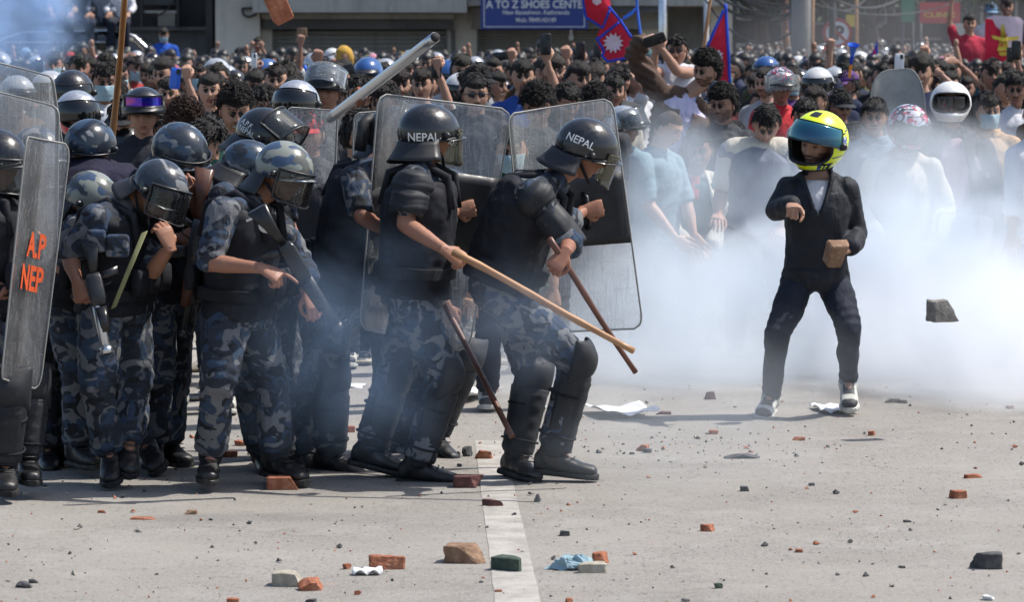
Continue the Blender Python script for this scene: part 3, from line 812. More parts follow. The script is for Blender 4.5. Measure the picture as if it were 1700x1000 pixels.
# ---------------------------------------------------------------- people: templates
SKINS = ["skin", "brow", "lip", "eye_white", "iris", "stubble_skin", "cropped_hair", "tooth"]
def head_geo(nlon=72, nlat=60, stubble=False, cropped=False, smile=0.0, lids=0.0):
    """head centred between the ears; face looks along -y; x to its own left... z up"""
    # longitude: 0 = face front, denser there
    u = np.linspace(-1, 1, nlon, endpoint=False)
    lon = np.pi * (0.55 * u + 0.45 * u ** 3)
    v = np.linspace(0, 1, nlat + 1)
    w = (v - 0.5) * 2
    lat = np.pi / 2 * (0.72 * w + 0.28 * w ** 3)
    LON, LAT = np.meshgrid(lon, lat)
    dx, dy, dz = np.cos(LAT) * np.sin(LON), -np.cos(LAT) * np.cos(LON), np.sin(LAT)
    X, Y, Z = dx * 0.076, dy * 0.097, dz * 0.118
    t = np.clip(-(Z + 0.015) / 0.10, 0, 1)                       # towards the chin
    X *= 1 - 0.30 * t ** 1.4
    X *= 1 + 0.05 * np.exp(-((Z - 0.05) / 0.04) ** 2)
    back = np.clip(dy, 0, 1)
    Y = np.where(dy > 0, Y * (1 - 0.42 * t), Y * (1 - 0.06 * t))
    Y -= 0.004
    fr = np.clip(-dy, 0, 1)
    flat = fr ** 2 * np.exp(-(X / 0.055) ** 4)
    Y += 0.010 * flat * np.exp(-((Z - 0.0) / 0.09) ** 4)          # flatter face
    G = lambda cx, cz, sx, sz: np.exp(-((X - cx) / sx) ** 2 - ((Z - cz) / sz) ** 2) * (dy < 0)
    Y -= 0.0055 * (G(0, 0.034, .05, .010))                        # brow ridge
    for s in (-1, 1):
        Y += 0.0115 * G(s * .030, .010, .0155, .0115)              # sockets
        Y -= 0.005 * G(s * .042, -.022, .017, .014)               # cheekbones
        Y -= (0.007 + .005 * smile) * G(s * .036, -.038, .013, .012) * (0.4 + smile)
        Y -= 0.010 * G(s * .0105, -.031, .0075, .0075)            # nostrils
    nz = np.clip((0.018 - Z) / 0.048, 0, 1)
    Y -= (0.004 + 0.019 * nz) * np.exp(-(X / (.0075 + .006 * nz)) ** 2) * (Z > -.036) * np.exp(-((np.minimum(Z + .028, 0)) / .006) ** 2) * (Z < .03) * (dy < 0)
    Y -= 0.0065 * G(0, -.0565, .021, .0055)                       # lips
    Y -= 0.0065 * G(0, -.0705, .017, .006)
    Y += 0.0055 * G(0, -.0635, .022 + .008 * smile, .0022 + .002 * smile)
    Y += 0.004 * G(0, -.083, .02, .006)
    Y -= 0.0075 * G(0, -.100, .020, .013)                         # chin
    V = np.stack([X, Y, Z], -1).reshape(-1, 3)
    F, M = [], []
    for j in range(nlat):
        for i in range(nlon):
            a, b = j * nlon + i, j * nlon + (i + 1) % nlon
            F.append((a, b, b + nlon, a + nlon))
            c = (V[a] + V[b] + V[a + nlon] + V[b + nlon]) / 4
            mt = 0
            if c[1] < -0.02:
                ax = abs(c[0])
                zb = 0.0285 + 0.006 * math.sin(min(1, max(0, (ax - .012) / .036)) * 2.6)
                if .014 < ax < .047 and abs(c[2] - zb) < (.0034 if nlon > 50 else .0022): mt = 1
                if ax < .021 + .006 * smile and -.0745 < c[2] < -.0535: mt = 2
                if smile and ax < .017 + .004 * smile and abs(c[2] + .0635) < .0045: mt = 7
                if stubble and mt == 0 and c[2] < -.040 - 0.0 * ax and not (ax < .026 and -.077 < c[2] < -.050): mt = 5
                if stubble and mt == 0 and ax < .026 and -.050 < c[2] < -.042: mt = 5
                if stubble and c[2] < -.02 and ax > .052 and mt == 0: mt = 5
            if cropped:
                hl = .058 - .02 * (c[1] > -.03) - .06 * max(0, min(1, (c[1] + .02) / .05)) 
                if c[2] > hl: mt = 6
            M.append(mt)
    g = Geo(); g.add(V, F, M)
    k = 8 if nlon > 50 else 6
    for s in (-1, 1):
        g.ball((s * .077, .006, -.006), (.008, .017, .031), k + 4, k, 0, rot('Z', s * 22) @ rot('X', -8))
        yc = -.0752
        g.ball((s * .030, yc, .0095), (.0125, .0110, (.0052 if nlon > 50 else .0030) * (1 - lids * .5)), k + 4, k, 3 if nlon > 50 else 1)
        g.ball((s * .030 + .002, yc - .0095, .0090), (.0052, .0033, (.0046 if nlon > 50 else .0032) * (1 - lids * .4)), k + 2, k - 2, 4)
        if nlon > 50:   # upper lid and lashes
            g.tube([(s * .030 + a * .015, yc - .0095 + abs(a) * .006, .0165 - abs(a) ** 2 * .006 - lids * .006) for a in np.linspace(-1, 1, 7)], .0022, 6, 0)
            g.tube([(s * .030 + a * .014, yc - .0115 + abs(a) * .006, .0145 - abs(a) ** 2 * .006 - lids * .006) for a in np.linspace(-1, 1, 7)], .0011, 5, 1)
    return g
HEADS = {"plain": head_geo(), "smile": head_geo(smile=1.0), "beard": head_geo(stubble=True), "cropped": head_geo(cropped=True, lids=.6), "down": head_geo(lids=1.0)}
HEAD_LO = {"plain": head_geo(34, 28), "smile": head_geo(34, 28, smile=1.0), "beard": head_geo(34, 28, stubble=True)}

def scalp(P):
    """how far a direction on the head lies inside the hair line: >0 inside"""
    x, y, z = P[:, 0], P[:, 1], P[:, 2]
    line = np.where(y < -.035, .052 + 0.0 * x, np.where(y < .015, .052 - .075 * (y + .035) / .05, -.025 - .045 * np.clip((y - .015) / .04, 0, 1)))
    line = line + np.where((np.abs(x) > .055) & (y < -.01), -.0, 0)
    return z - line
def hair_geo(kind, seed=0, n=240, lo=False):
    r = np.random.default_rng(seed)
    g = Geo()
    nl, nt = (26, 16) if lo else (44, 28)
    vol = {"short": .009, "curly": .024, "swept": .013, "long": .018, "cap": .006}[kind]
    V = []
    for j in range(nt + 1):
        la = math.pi / 2 - math.pi * 0.80 * j / nt
        for i in range(nl):
            lo_ = 2 * math.pi * i / nl
            V.append((math.cos(la) * math.sin(lo_), -math.cos(la) * math.cos(lo_), math.sin(la)))
    V = np.array(V); B = V * [.077, .099, .119]; B[:, 1] -= .003
    s = scalp(B)
    if kind == "long": s = np.where(B[:, 1] > -.02, .03, s)
    grow = np.clip((s + .004) / .02, 0, 1)
    W = waves(V, seed, 7 if kind != "curly" else 13, 8)
    top = np.clip(V[:, 2], 0, 1)
    rad = -.008 + (vol * (.65 + .5 * top) + .008 + W * vol * .35 + (waves(V, seed + 1, 24, 5) * .004 + np.abs(waves(V, seed + 2, 46, 5)) * .005 * (1.6 if kind == 'curly' else 1))) * grow
    N_ = unit_rows(V)
    P = B + N_ * rad[:, None]
    if kind == "swept": P[:, 1] -= .014 * top * (V[:, 1] < .3) * grow
    F = [(j * nl + i, (j + 1) * nl + i, (j + 1) * nl + (i + 1) % nl, j * nl + (i + 1) % nl) for j in range(nt) for i in range(nl)]
    g.add(P, F, 0)
    if True:
        m = (int(n * (3.2 if kind == 'curly' else 1)) if not lo else (0 if kind == 'curly' else 46))
        ok = np.where((s > .004))[0]
        for t in range(m):
            a = ok[r.integers(len(ok))]; p = B[a] + N_[a] * max(0.0, rad[a] - .004)
            nrm = N_[a]; tang = np.cross(nrm, r.normal(size=3)); tang = unit(tang)
            if kind == "curly":
                L = r.uniform(.018, .032); q = [p, p + nrm * L * .6 + tang * L * .3, p + nrm * L * .75 + tang * L * .9, p + nrm * L * .3 + tang * L * 1.1]
                g.tube(q, [.0030, .0028, .0024, .0008], 4)
            else:
                dn = unit(np.array([0.15 * r.normal(), -0.5 if kind == "swept" else .1 * r.normal(), -0.8]) + tang * .35)
                dn = unit(dn - nrm * np.dot(dn, nrm)); L = r.uniform(.025, .05) * (1.3 if kind == "long" else 1)
                q = [p, p + dn * L * .5 + nrm * .006, p + dn * L + nrm * .001]
                g.tube(q, [.0055, .0045, .0012], 5)
    return g
def unit_rows(a): return a / (np.linalg.norm(a, axis=1, keepdims=True) + 1e-9)

# hands: wrist at the origin, fingers along +y, back of the hand +z, thumb on +x
def hand_geo(curl, spread=0.0, thumb=0.5, point=False, vs=.0046, splay=None):
    g = Geo()
    g.loft([((0, -.025, 0), (.024, 0, 0), (0, 0, .019)), ((0, 0, 0), (.026, 0, 0), (0, 0, .018)), ((.001, .03, 0), (.036, 0, 0), (0, 0, .016)),
            ((0, .065, 0), (.041, 0, 0), (0, 0, .0145)), ((-.001, .088, -.001), (.039, 0, 0), (0, 0, .011))], 14, pw=2.4)
    base = [(-.031, .080, .056), (-.0105, .088, .073), (.0105, .090, .080), (.031, .086, .071)]
    for i, (x, y, L) in enumerate(base):
        c = curl if not (point and i == 3) else .08
        if splay: c = splay[i]
        sp = math.radians((i - 1.5) * 9 * spread)
        ang = 0.0; p = np.array([x, y - .012, 0.0]); rr = .0093 - .0008 * (i == 0)
        d0 = np.array([math.sin(sp), math.cos(sp), 0])
        for f, (bend, r0, r1) in zip((.46, .30, .24), ((78, rr, rr * .95), (98, rr * .95, rr * .88), (60, rr * .88, rr * .72))):
            ang += math.radians(bend) * c
            d = d0 * math.cos(ang) + np.array([0, 0, -1.0]) * math.sin(ang)
            q = p + d * (L * f + (.012 if f == .46 else 0))
            g.capsule(p, q, r0, r1, 8, k=2); p = q
    a = thumb
    p0 = np.array([.024, .018, -.006]); p1 = p0 + unit([.75, .62, -.35 - .3 * a]) * .038
    p2 = p1 + unit([.45 - .75 * a, .85, -.35 - .75 * a]) * .032; p3 = p2 + unit([.2 - 1.1 * a, .75, -.3 - .7 * a]) * .026
    g.capsule(p0, p1, .0155, .0115, 8, k=2); g.capsule(p1, p2, .0112, .0098, 8, k=2); g.capsule(p2, p3, .0098, .0075, 8, k=2)
    V, F = fuse(g, vs, 2, .4)
    o = Geo(); o.add(V, F, 0); return o
HANDS = {"relaxed": hand_geo(.33, .4, .3), "grip": hand_geo(.92, 0, .9), "open": hand_geo(.08, 1.2, 0), "point": hand_geo(.9, 0, .8, True), "hold": hand_geo(.55, .2, .8)}
HANDS_LO = {"relaxed": hand_geo(.33, .4, .3, vs=.009), "grip": hand_geo(.9, 0, .9, vs=.009), "open": hand_geo(.08, 1.2, 0, vs=.0085)}

def basis(yaw, pitch=0, roll=0):
    """columns: local x, y, z; face (-y) turns to +x of the picture with yaw, down with pitch"""
    return rot('Z', yaw) @ rot('X', pitch) @ rot('Y', roll)

class Fig:
    """A figure from joints. J: joint name -> world point. Everything is kept relative to the base point."""
    def __init__(s, J, base=None, H=None, build=1.0):
        s.J = {k: np.asarray(v, float) for k, v in J.items()}
        s.k = build
        if base is None:
            m = (s.J["ana"] + s.J["anb"]) / 2; base = np.array([m[0], m[1], 0])
        s.o = np.asarray(base, float)
        s.H = np.eye(3) if H is None else H            # head frame
        s.root = None
    # --- prims
    def torso(s, g, inf=0.0, bottom=-.09, top=1.0, wide=1.0, deep=1.0, n=20):
        J = s.J; k = s.k
        sc = (J["sha"] + J["shb"]) / 2; hc = (J["hia"] + J["hib"]) / 2
        us, uh = unit(J["shb"] - J["sha"]), unit(J["hib"] - J["hia"])
        nb = J["neck"]
        up = unit(sc - hc)
        mid = (sc + hc) / 2 + (J["mid"] if "mid" in J else 0)
        prof = [(-.10, .13, .105), (0, .172, .118), (.25, .150, .108), (.5, .152, .113), (.75, .172, .122), (.90, .166, .108), (.98, .135, .088), (1.10, .082, .068), (1.2, .062, .06)]
        L = np.linalg.norm(sc - hc)
        secs = []
        for (t, w, d) in prof:
            if t < bottom / .5 - .001 and t < 0 and bottom > -.05: continue
            if t > top + .001: break
            if t <= 1.02:
                tt = max(t, 0); c = (1 - tt) ** 2 * hc + 2 * tt * (1 - tt) * (2 * mid - (sc + hc) / 2) + tt ** 2 * sc if tt <= 1 else sc
                if t < 0: c = hc + up * t * L * 1.0
                if t > 1: c = sc + unit(nb - sc) * .02
            else:
                c = sc + (nb - sc) * (.45 if t < 1.15 else 1.0)
            u = unit(uh * (1 - min(max(t, 0), 1)) + us * min(max(t, 0), 1))
            dirn = up if t < .9 else unit(unit(nb - sc) + up)
            u = unit(u - dirn * np.dot(u, dirn)); f = np.cross(dirn, u)
            secs.append((c, u * (w * k * wide + inf), f * (d * k * deep + inf)))
        g.loft(secs, n, pw=2.3); return g
    def arm(s, g, side, inf=0.0, t0=0.0, t1=2.0, cuff=0.0):
        J = s.J; k = s.k; S, E, W = J["sh" + side], J["el" + side], J["wr" + side]
        dn = unit(E - S) * .012; g.ball(S + dn - np.array([0, 0, .010]), .054 * k + inf, 12, 8)
        nb = J['neck']; g.capsule(nb + (S - nb) * .15 - np.array([0, 0, .022]), S + (nb - S) * .06 - np.array([0, 0, .012]), .052 * k + inf * .7, .046 * k + inf * .8, 12)
        e = S + (E - S) * min(1, t1)
        g.capsule(S, e, .054 * k + inf, (.054 - .012 * min(1, t1)) * k + inf, 12)
        if t1 > 1:
            w = E + (W - E) * (t1 - 1)
            g.capsule(E, E + (w - E) * .35, .042 * k + inf, .043 * k + inf, 12)
            g.capsule(E + (w - E) * .3, w, .043 * k + inf, (.043 - .0165 * (t1 - 1)) * k + inf + cuff, 12)
        return g
    def leg(s, g, side, inf=0.0, t1=2.0, flare=0.0, kneeb=0.0):
        J = s.J; k = s.k; H_, K, A = J["hi" + side], J["kn" + side], J["an" + side]
        e = H_ + (K - H_) * min(1, t1)
        g.capsule(H_, H_ + (e - H_) * .5, .092 * k + inf, .082 * k + inf, 14)
        g.capsule(H_ + (e - H_) * .5, e, .082 * k + inf, .060 * k + inf + kneeb, 14)
        if t1 > 1:
            w = K + (A - K) * (t1 - 1)
            g.capsule(K, K + (w - K) * .35, .055 * k + inf + kneeb, .057 * k + inf, 14)
            g.capsule(K + (w - K) * .35, w, .057 * k + inf, .042 * k + inf + flare, 14)
        return g
    def body(s, name, label, cat, group=None, head="plain", hands=("relaxed", "relaxed"), handdir=(None, None), palm=(None, None), vs=.016, lo=False, skin="skin", handscale=1.0):
        J = s.J
        g = Geo(); s.torso(g, -.006)
        hc = J["head"]; nb = J["neck"]
        g.capsule(nb - unit(hc - nb) * .02, hc - (s.H @ np.array([0, -.012, .055])), .060 * s.k, .052, 12)
        for sd in "ab":
            s.arm(g, sd); s.leg(g, sd, -.004)
            A, T = J["an" + sd], J["to" + sd]
            g.capsule(A, A + (T - A) * .28, .034, .026, 8)
        V, F = fuse(g, vs, 3)
        G = Geo(); G.add(V, F, 0)
        hd = (HEAD_LO if lo else HEADS)[head]
        G.merge(hd, s.H, hc)
        for i, sd in enumerate("ab"):
            if hands[i] is None: continue
            W, E = J["wr" + sd], J["el" + sd]
            y = unit(handdir[i]) if handdir[i] is not None else unit(W - E)
            z = np.asarray(palm[i], float) if palm[i] is not None else np.array([0, -1, .3])
            z = unit(z - y * np.dot(z, y)); x = np.cross(y, z)
            R = np.stack([x, y, z], 1)
            # side a is the figure's right hand when it faces us from the left of the picture; mirror so that the thumb points up/in
            if s.mirror[i]: R = R @ np.diag([-1, 1, 1])
            G.merge((HANDS_LO if lo else HANDS)[hands[i]], R * handscale, W)
        mats = [MT[skin]] + [MT[x] for x in SKINS[1:]]
        me = G.mesh(name, mats, True, s.o)
        s.root = link(name, me, None, s.o)
        tag(s.root, label, cat, group)
        s.root.color = (.5, .5, .5, 1)
        return s.root
    mirror = (False, False)
    # --- children
    def add(s, name, g, mat, smooth=True, parent=None, V=None, F=None):
        if V is not None:
            q = Geo(); q.add(V, F, 0); g = q
        return g.obj(name, mat if isinstance(mat, (list, tuple)) else (MT[mat] if isinstance(mat, str) else mat), parent or s.root, smooth, s.o)
    def cloth(s, name, g, mat, vs=.012, wr=.006, fr=26, seed=0, it=2, stretch=(1, 1, .6), parent=None, mats=None, fold=.0062):
        V, F = fuse(g, vs, it)
        Nn = vnormals(V, F)
        w = waves(V, seed + 11, fr, 7, stretch)
        w2 = waves(V, seed + 12, fr * 2.2, 6, stretch)
        ridge = 1 - np.abs(w) * 1.5
        # bunched folds where the limbs bend
        J = s.J; ph = waves(V, seed + 5, 9, 5) * 2.2; add = np.zeros(len(V))
        for a_, b_, c_, sg in (("hi", "kn", "an", .11), ("kn", "an", "to", .10), ("sh", "el", "wr", .09), ("el", "wr", "wr", .07), ("hi", "hi", "kn", .13)):
            for sd in "ab":
                q = J[b_ + sd]; d0 = unit(J[b_ + sd] - J[a_ + sd]) if a_ != b_ else unit(J[c_ + sd] - J[a_ + sd])
                r_ = V - q; t_ = r_ @ d0; e_ = np.exp(-(np.linalg.norm(r_, axis=1) / sg) ** 2)
                sn = np.sin(t_ * 125 + ph + (r_ @ np.array([6., 4, 0])))
                add += e_ * (np.sign(sn) * np.abs(sn) ** .7)
        V = V + Nn * (add * fold)[:, None]
        V = V + Nn * ((ridge * .75 + w2 * .35) * wr)[:, None]
        return s.add(name, None, mat, parent=parent, V=V, F=F)
    def shirt(s, mat, name="shirt", inf=.012, sleeve=.62, bottom=-.09, wr=.006, seed=0, cuff=.01, vs=.0105, arms="ab", collar=False, top=1.1):
        g = Geo(); s.torso(g, inf, bottom, top)
        for sd in arms: s.arm(g, sd, inf, 0, sleeve if np.isscalar(sleeve) else sleeve["ab".index(sd)], cuff)
        return s.cloth(name, g, mat, vs, wr * 1.5, 20, seed)
    def trousers(s, mat, name="trousers", inf=.020, t1=1.85, flare=.008, wr=.007, seed=0, vs=.013, kneeb=.008, tin=.004):
        g = Geo(); s.torso(g, tin, -.1, .28)
        for sd in "ab": s.leg(g, sd, inf, t1, flare, kneeb)
        return s.cloth(name, g, mat, vs, wr, 20, seed, fold=.0035 if tin > 0 and inf < .008 else .0062)

def foot_frame(A, T, K):
    f = unit(T - A); up = unit(K - A)
    f0 = T - A; f0 = f0 - np.array([0, 0, f0[2]]) * 0
    # foot direction: in the plane of ankle->toe, roughly at right angles to the shin
    fwd = unit(f0 + up * .085)
    up2 = unit(up - fwd * np.dot(up, fwd)); side = np.cross(fwd, up2)
    return fwd, up2, side
def boot(fig, sd, mat="boot_leather", shaft=.27, name="boot", L=.285, sole="rubber", lowcut=False, mats=None, sneaker=False):
    J = fig.J; A, T, K = J["an" + sd], J["to" + sd], J["kn" + sd]
    fwd, up, side = foot_frame(A, T, K)
    h = .085
    def P(y, z, x=0): return A + fwd * y + up * z + side * x
    g = Geo()
    prof = [(-.080, -.045, .028, .030), (-.068, -.04, .036, .044), (-.03, -.035, .039, .050), (.02, -.034, .042, .050), (.07, -.046, .046, .038), (.12, -.056, .049, .029), (.165, -.060, .046, .026), (.195, -.063, .034, .021), (.205, -.066, .02, .014)]
    g.loft([(P(y, z), side * w, up * hh) for (y, z, w, hh) in prof], 16, pw=2.4)
    sh = unit(K - A)
    g.capsule(P(-.010, -.02), A + sh * shaft + fwd * -.010, .054, .064 if shaft > .1 else .046, 14)
    V, F = fuse(g, .0085, 2)
    q = Geo(); 
    if sneaker:
        loc = (V - A) @ np.stack([side, fwd, up], 1)
        M = []
        for f in F:
            c = loc[list(f)].mean(0)
            m = 0
            if c[1] > .155 or c[2] < -.075: m = 1 if c[1] > .17 else 0
            if .03 < c[1] < .12 and c[2] > -.052 and abs(c[0]) < .03: m = 1          # laces and tongue
            if -.03 < c[1] < .10 and -.07 < c[2] + .25 * (c[1] - .03) < -.042 and abs(c[0]) > .03: m = 1
            if c[2] > .0: m = 2
            M.append(m)
        q.add(V, F, M)
        o = fig.add(name, q, [MT["white_plastic_worn"], MT["charcoal_leather"], MT["grey_cloth"]])
    else:
        q.add(V + vnormals(V, F) * (waves(V, 4, 60, 5) * .0015)[:, None], F, 0)
        o = fig.add(name, q, mat)
    g = Geo()
    out = [(-.086, .026), (-.07, .038), (-.02, .038), (.03, .037), (.08, .045), (.13, .052), (.17, .048), (.20, .034), (.213, .015)]
    g.loft([(P(y, -.088), side * (w * 1.06), up * .014) for (y, w) in out], 12, pw=4)
    fig.add("sole", g, "white_plastic_worn" if sneaker else sole, False, parent=o)
    if not sneaker:
        g = Geo()
        for i in range(6):
            t = i / 5; c = P(.075 - .085 * t, -.012 + .10 * t); rad = .043 
            g.tube([c + side * a * .032 + fwd * (.028 - abs(a) * .012) for a in (-1, -.4, .4, 1)], .003, 5)
        fig.add("lace", g, mat, parent=o)
    return o
gloss("white_plastic_worn", (0.42, 0.42, 0.38), 0.5, dirt=0.5, coat=0.0)
leathery("charcoal_leather", (0.02, 0.022, 0.028), 0.6)

def J_px(Y, spec):
    """spec: joint -> (px, py, dy)"""
    return {k: at(v[0], v[1], Y + (v[2] if len(v) > 2 else 0)) for k, v in spec.items()}

# ---------------------------------------------------------------- helmets and face gear (head frame: face along -y)
def dome_grid(axes, edge, nlon=40, nlat=14, m=0, th=.006):
    """edge(az) gives the lower z (fraction of the z axis) for azimuth az (0 = face side)"""
    V, F = [], []
    for j in range(nlat + 1):
        for i in range(nlon):
            az = 2 * math.pi * i / nlon
            z0 = edge(az)
            t = math.pi / 2 * (j / nlat)                    # 0 = top
            la0 = math.asin(max(-.95, min(.95, z0)))
            la = math.pi / 2 - (math.pi / 2 - la0) * j / nlat
            V.append((math.cos(la) * math.sin(az) * axes[0], -math.cos(la) * math.cos(az) * axes[1], math.sin(la) * axes[2]))
    V = np.array(V); n = len(V)
    for j in range(nlat):
        for i in range(nlon):
            a, b = j * nlon + i, j * nlon + (i + 1) % nlon
            F.append((a, a + nlon, b + nlon, b))
    V2 = V * (1 - th / np.linalg.norm(V, axis=1, keepdims=True))
    F2 = [tuple(x + n for x in f[::-1]) for f in F]
    rim = [((nlat) * nlon + i, (nlat) * nlon + i + n, nlat * nlon + (i + 1) % nlon + n, nlat * nlon + (i + 1) % nlon) for i in range(nlon)]
    g = Geo(); g.add(np.vstack([V, V2]), F + F2 + rim, m)
    return g, V[-nlon:]
def sheet(fn, nu, nv, th=.003):
    """a curved sheet with real thickness; fn(u, v) -> point, u,v in 0..1"""
    P = np.array([[fn(i / nu, j / nv) for i in range(nu + 1)] for j in range(nv + 1)], float)
    du = np.gradient(P, axis=1); dv = np.gradient(P, axis=0)
    Nn = np.cross(du, dv); Nn /= np.linalg.norm(Nn, axis=2, keepdims=True) + 1e-9
    A, B = P.reshape(-1, 3), (P + Nn * th).reshape(-1, 3); w = nu + 1; n = len(A)
    F = []
    for j in range(nv):
        for i in range(nu):
            a = j * w + i
            F.append((a, a + w, a + w + 1, a + 1)); F.append((a + n, a + 1 + n, a + w + 1 + n, a + w + n))
    bd = [i for i in range(w)] + [j * w + nu for j in range(1, nv + 1)] + [nv * w + i for i in range(nu - 1, -1, -1)] + [j * w for j in range(nv - 1, 0, -1)]
    for a, b in zip(bd, bd[1:] + bd[:1]): F.append((a, b, b + n, a + n))
    g = Geo(); g.add(np.vstack([A, B]), F); return g, [P.reshape(-1, 3)[i] for i in bd]
def dome_text(body, R, axes, az, el, roll, h, mat, parent, o, c, wid=1.0, bold=.012):
    """lettering wrapped on a dome; az, el are seen from the camera (0,0 = facing us)"""
    V, F = text_geo(body, 1.0, bold)
    V = V.copy(); V[:, 0] -= (V[:, 0].max() + V[:, 0].min()) / 2; V[:, 1] -= (V[:, 1].max() + V[:, 1].min()) / 2
    hh = V[:, 1].max() - V[:, 1].min(); rad = axes[0] * 1.05; s = h / hh
    # cut long faces so that they follow the dome
    bm = bmesh.new(); vs_ = [bm.verts.new((v[0] * s * wid, v[1] * s, 0)) for v in V]
    for f in F:
        try: bm.faces.new([vs_[i] for i in f])
        except ValueError: pass
    bmesh.ops.triangulate(bm, faces=bm.faces)
    bmesh.ops.subdivide_edges(bm, edges=bm.edges, cuts=1)
    bm.verts.index_update()
    P = np.array([v.co[:] for v in bm.verts]); Fs = [tuple(v.index for v in f.verts) for f in bm.faces]; bm.free()
    a = P[:, 0] / rad; e = P[:, 1] / rad; cr, sr = math.cos(math.radians(roll)), math.sin(math.radians(roll))
    a, e = a * cr - e * sr, a * sr + e * cr
    D = np.c_[np.sin(a) * np.cos(e), -np.cos(a) * np.cos(e), np.sin(e)]
    D = D @ rot('X', -el).T @ rot('Z', az).T
    L = D @ R                                            # to head frame
    k_ = 1.0 / np.linalg.norm(L / np.array(axes), axis=1, keepdims=True)
    W = (L * k_ * 1.012) @ R.T + c
    g = Geo(); g.add(W, Fs); return g.obj("lettering", MT[mat], parent, False, o)

def police_helmet(fig, shell="camo_shell", visor="down", guard=True, brim=True, texts=(), k=None, vmat="visor_clear", grill=False, R=None, rim="gun_metal", vaz=72):
    k = k or (.95 if shell == 'black_shell' else .89)
    R = fig.H if R is None else R; c = fig.J["head"] + R @ np.array([0, .002, .022]); ax = (.128 * k, .150 * k, .134 * k)
    edge = lambda az: -0.02 - .50 * (abs(math.sin(az / 2)) ** 1.2) * (0.75 + .25 * abs(math.sin(az))) if math.cos(az) > -.2 or True else 0
    g, rimv = dome_grid(ax, edge)
    h = fig.add("helmet", g.xf(R, c), shell)
    rp = [p * 1.0 for p in rimv]
    g = Geo(); g.tube(rp + [rp[0]], .0065 * k, 8, cap=False); fig.add("rim", g.xf(R, c), rim, parent=h)
    if brim:
        def fb(u, v):
            az = (u - .5) * 2 * math.radians(78); z = -.02 * ax[2]
            e = (1 + .0 * v); d = v * .034 * math.cos(az * .9)
            ex = edge(az); cl = math.sqrt(1 - ex * ex)
            return (cl * math.sin(az) * (ax[0] + d), -cl * math.cos(az) * (ax[1] + d), ex * ax[2] - v * .006)
        g, _ = sheet(fb, 20, 3, .004); fig.add("brim", g.xf(R, c), shell, parent=h)
    # visor on two side pivots
    ang = {"down": 0, "half": -28, "up": -75, "low": 12}[visor] if isinstance(visor, str) else visor
    if ang is not None:
        Rv = rot('X', ang)
        def fv(u, v):
            az = (u - .5) * 2 * math.radians(vaz); r = .163 * k
            z = .012 - v * .150 * (1 - .12 * abs(u - .5) * 2)
            return np.array([math.sin(az) * r * .86, -math.cos(az) * r * (1 + .02 * v) + .0, z]) @ Rv.T
        g, bd = sheet(fv, 18, 6, .003)
        vo = fig.add("visor", g.xf(R, c), vmat, parent=h)
        g = Geo(); g.tube(bd + [bd[0]], .0055 * k, 6, cap=False)
        fig.add("visor_frame", g.xf(R, c), "gun_metal" if vmat != "visor_edge" else "visor_edge", parent=h)
        if grill:
            g = Geo()
            for i in range(1, 16): g.tube([fv(i / 16, v) for v in (0.02, .5, .98)], .0009, 4)
            for j in range(1, 12): g.tube([fv(u, j / 12) for u in np.linspace(.02, .98, 9)], .0009, 4)
            fig.add("visor_grille", g.xf(R, c), "gun_metal", parent=h)
    for s_ in (-1, 1):
        g = Geo(); g.capsule((s_ * .125 * k, -.025, -.018), (s_ * .140 * k, -.025, -.018), .017, .014, 12); fig.add("pivot", g.xf(R, c), "gun_metal", parent=h)
    if guard:
        def fg(u, v):
            az = math.radians(95 + 170 * u); ex = edge(az) + .03; cl = math.sqrt(1 - ex * ex)
            fl = .012 + .045 * v ** 1.3
            return (cl * math.sin(az) * (ax[0] + fl), -cl * math.cos(az) * (ax[1] + fl * 1.1), ex * ax[2] - v * .085)
        g, _ = sheet(fg, 18, 5, .006); fig.add("neck_guard", g.xf(R, c), "neck_leather", parent=h)
    g = Geo()
    hc = np.array([0, -.002, -.022])
    for s_ in (-1, 1): g.tube([(s_ * .10, .01, -.07), (s_ * .075, -.035, -.115), (s_ * .02, -.07, -.145)], .007, 6)
    fig.add("chin_strap", g.xf(R, c), "black_cloth", parent=h)
    for (b, az, el, ro, hh, mt, wid) in texts:
        dome_text(b, R, ax, az, el, ro, hh, mt, h, fig.o, c, wid)
    # rivets along the edge
    g = Geo()
    for i in range(0, 40, 5):
        p = rimv[i] * np.array([1.02, 1.02, 1]) + np.array([0, 0, .012]); g.ball(p, .004, 6, 4)
    fig.add("rivet", g.xf(R, c), "chrome", parent=h)
    return h

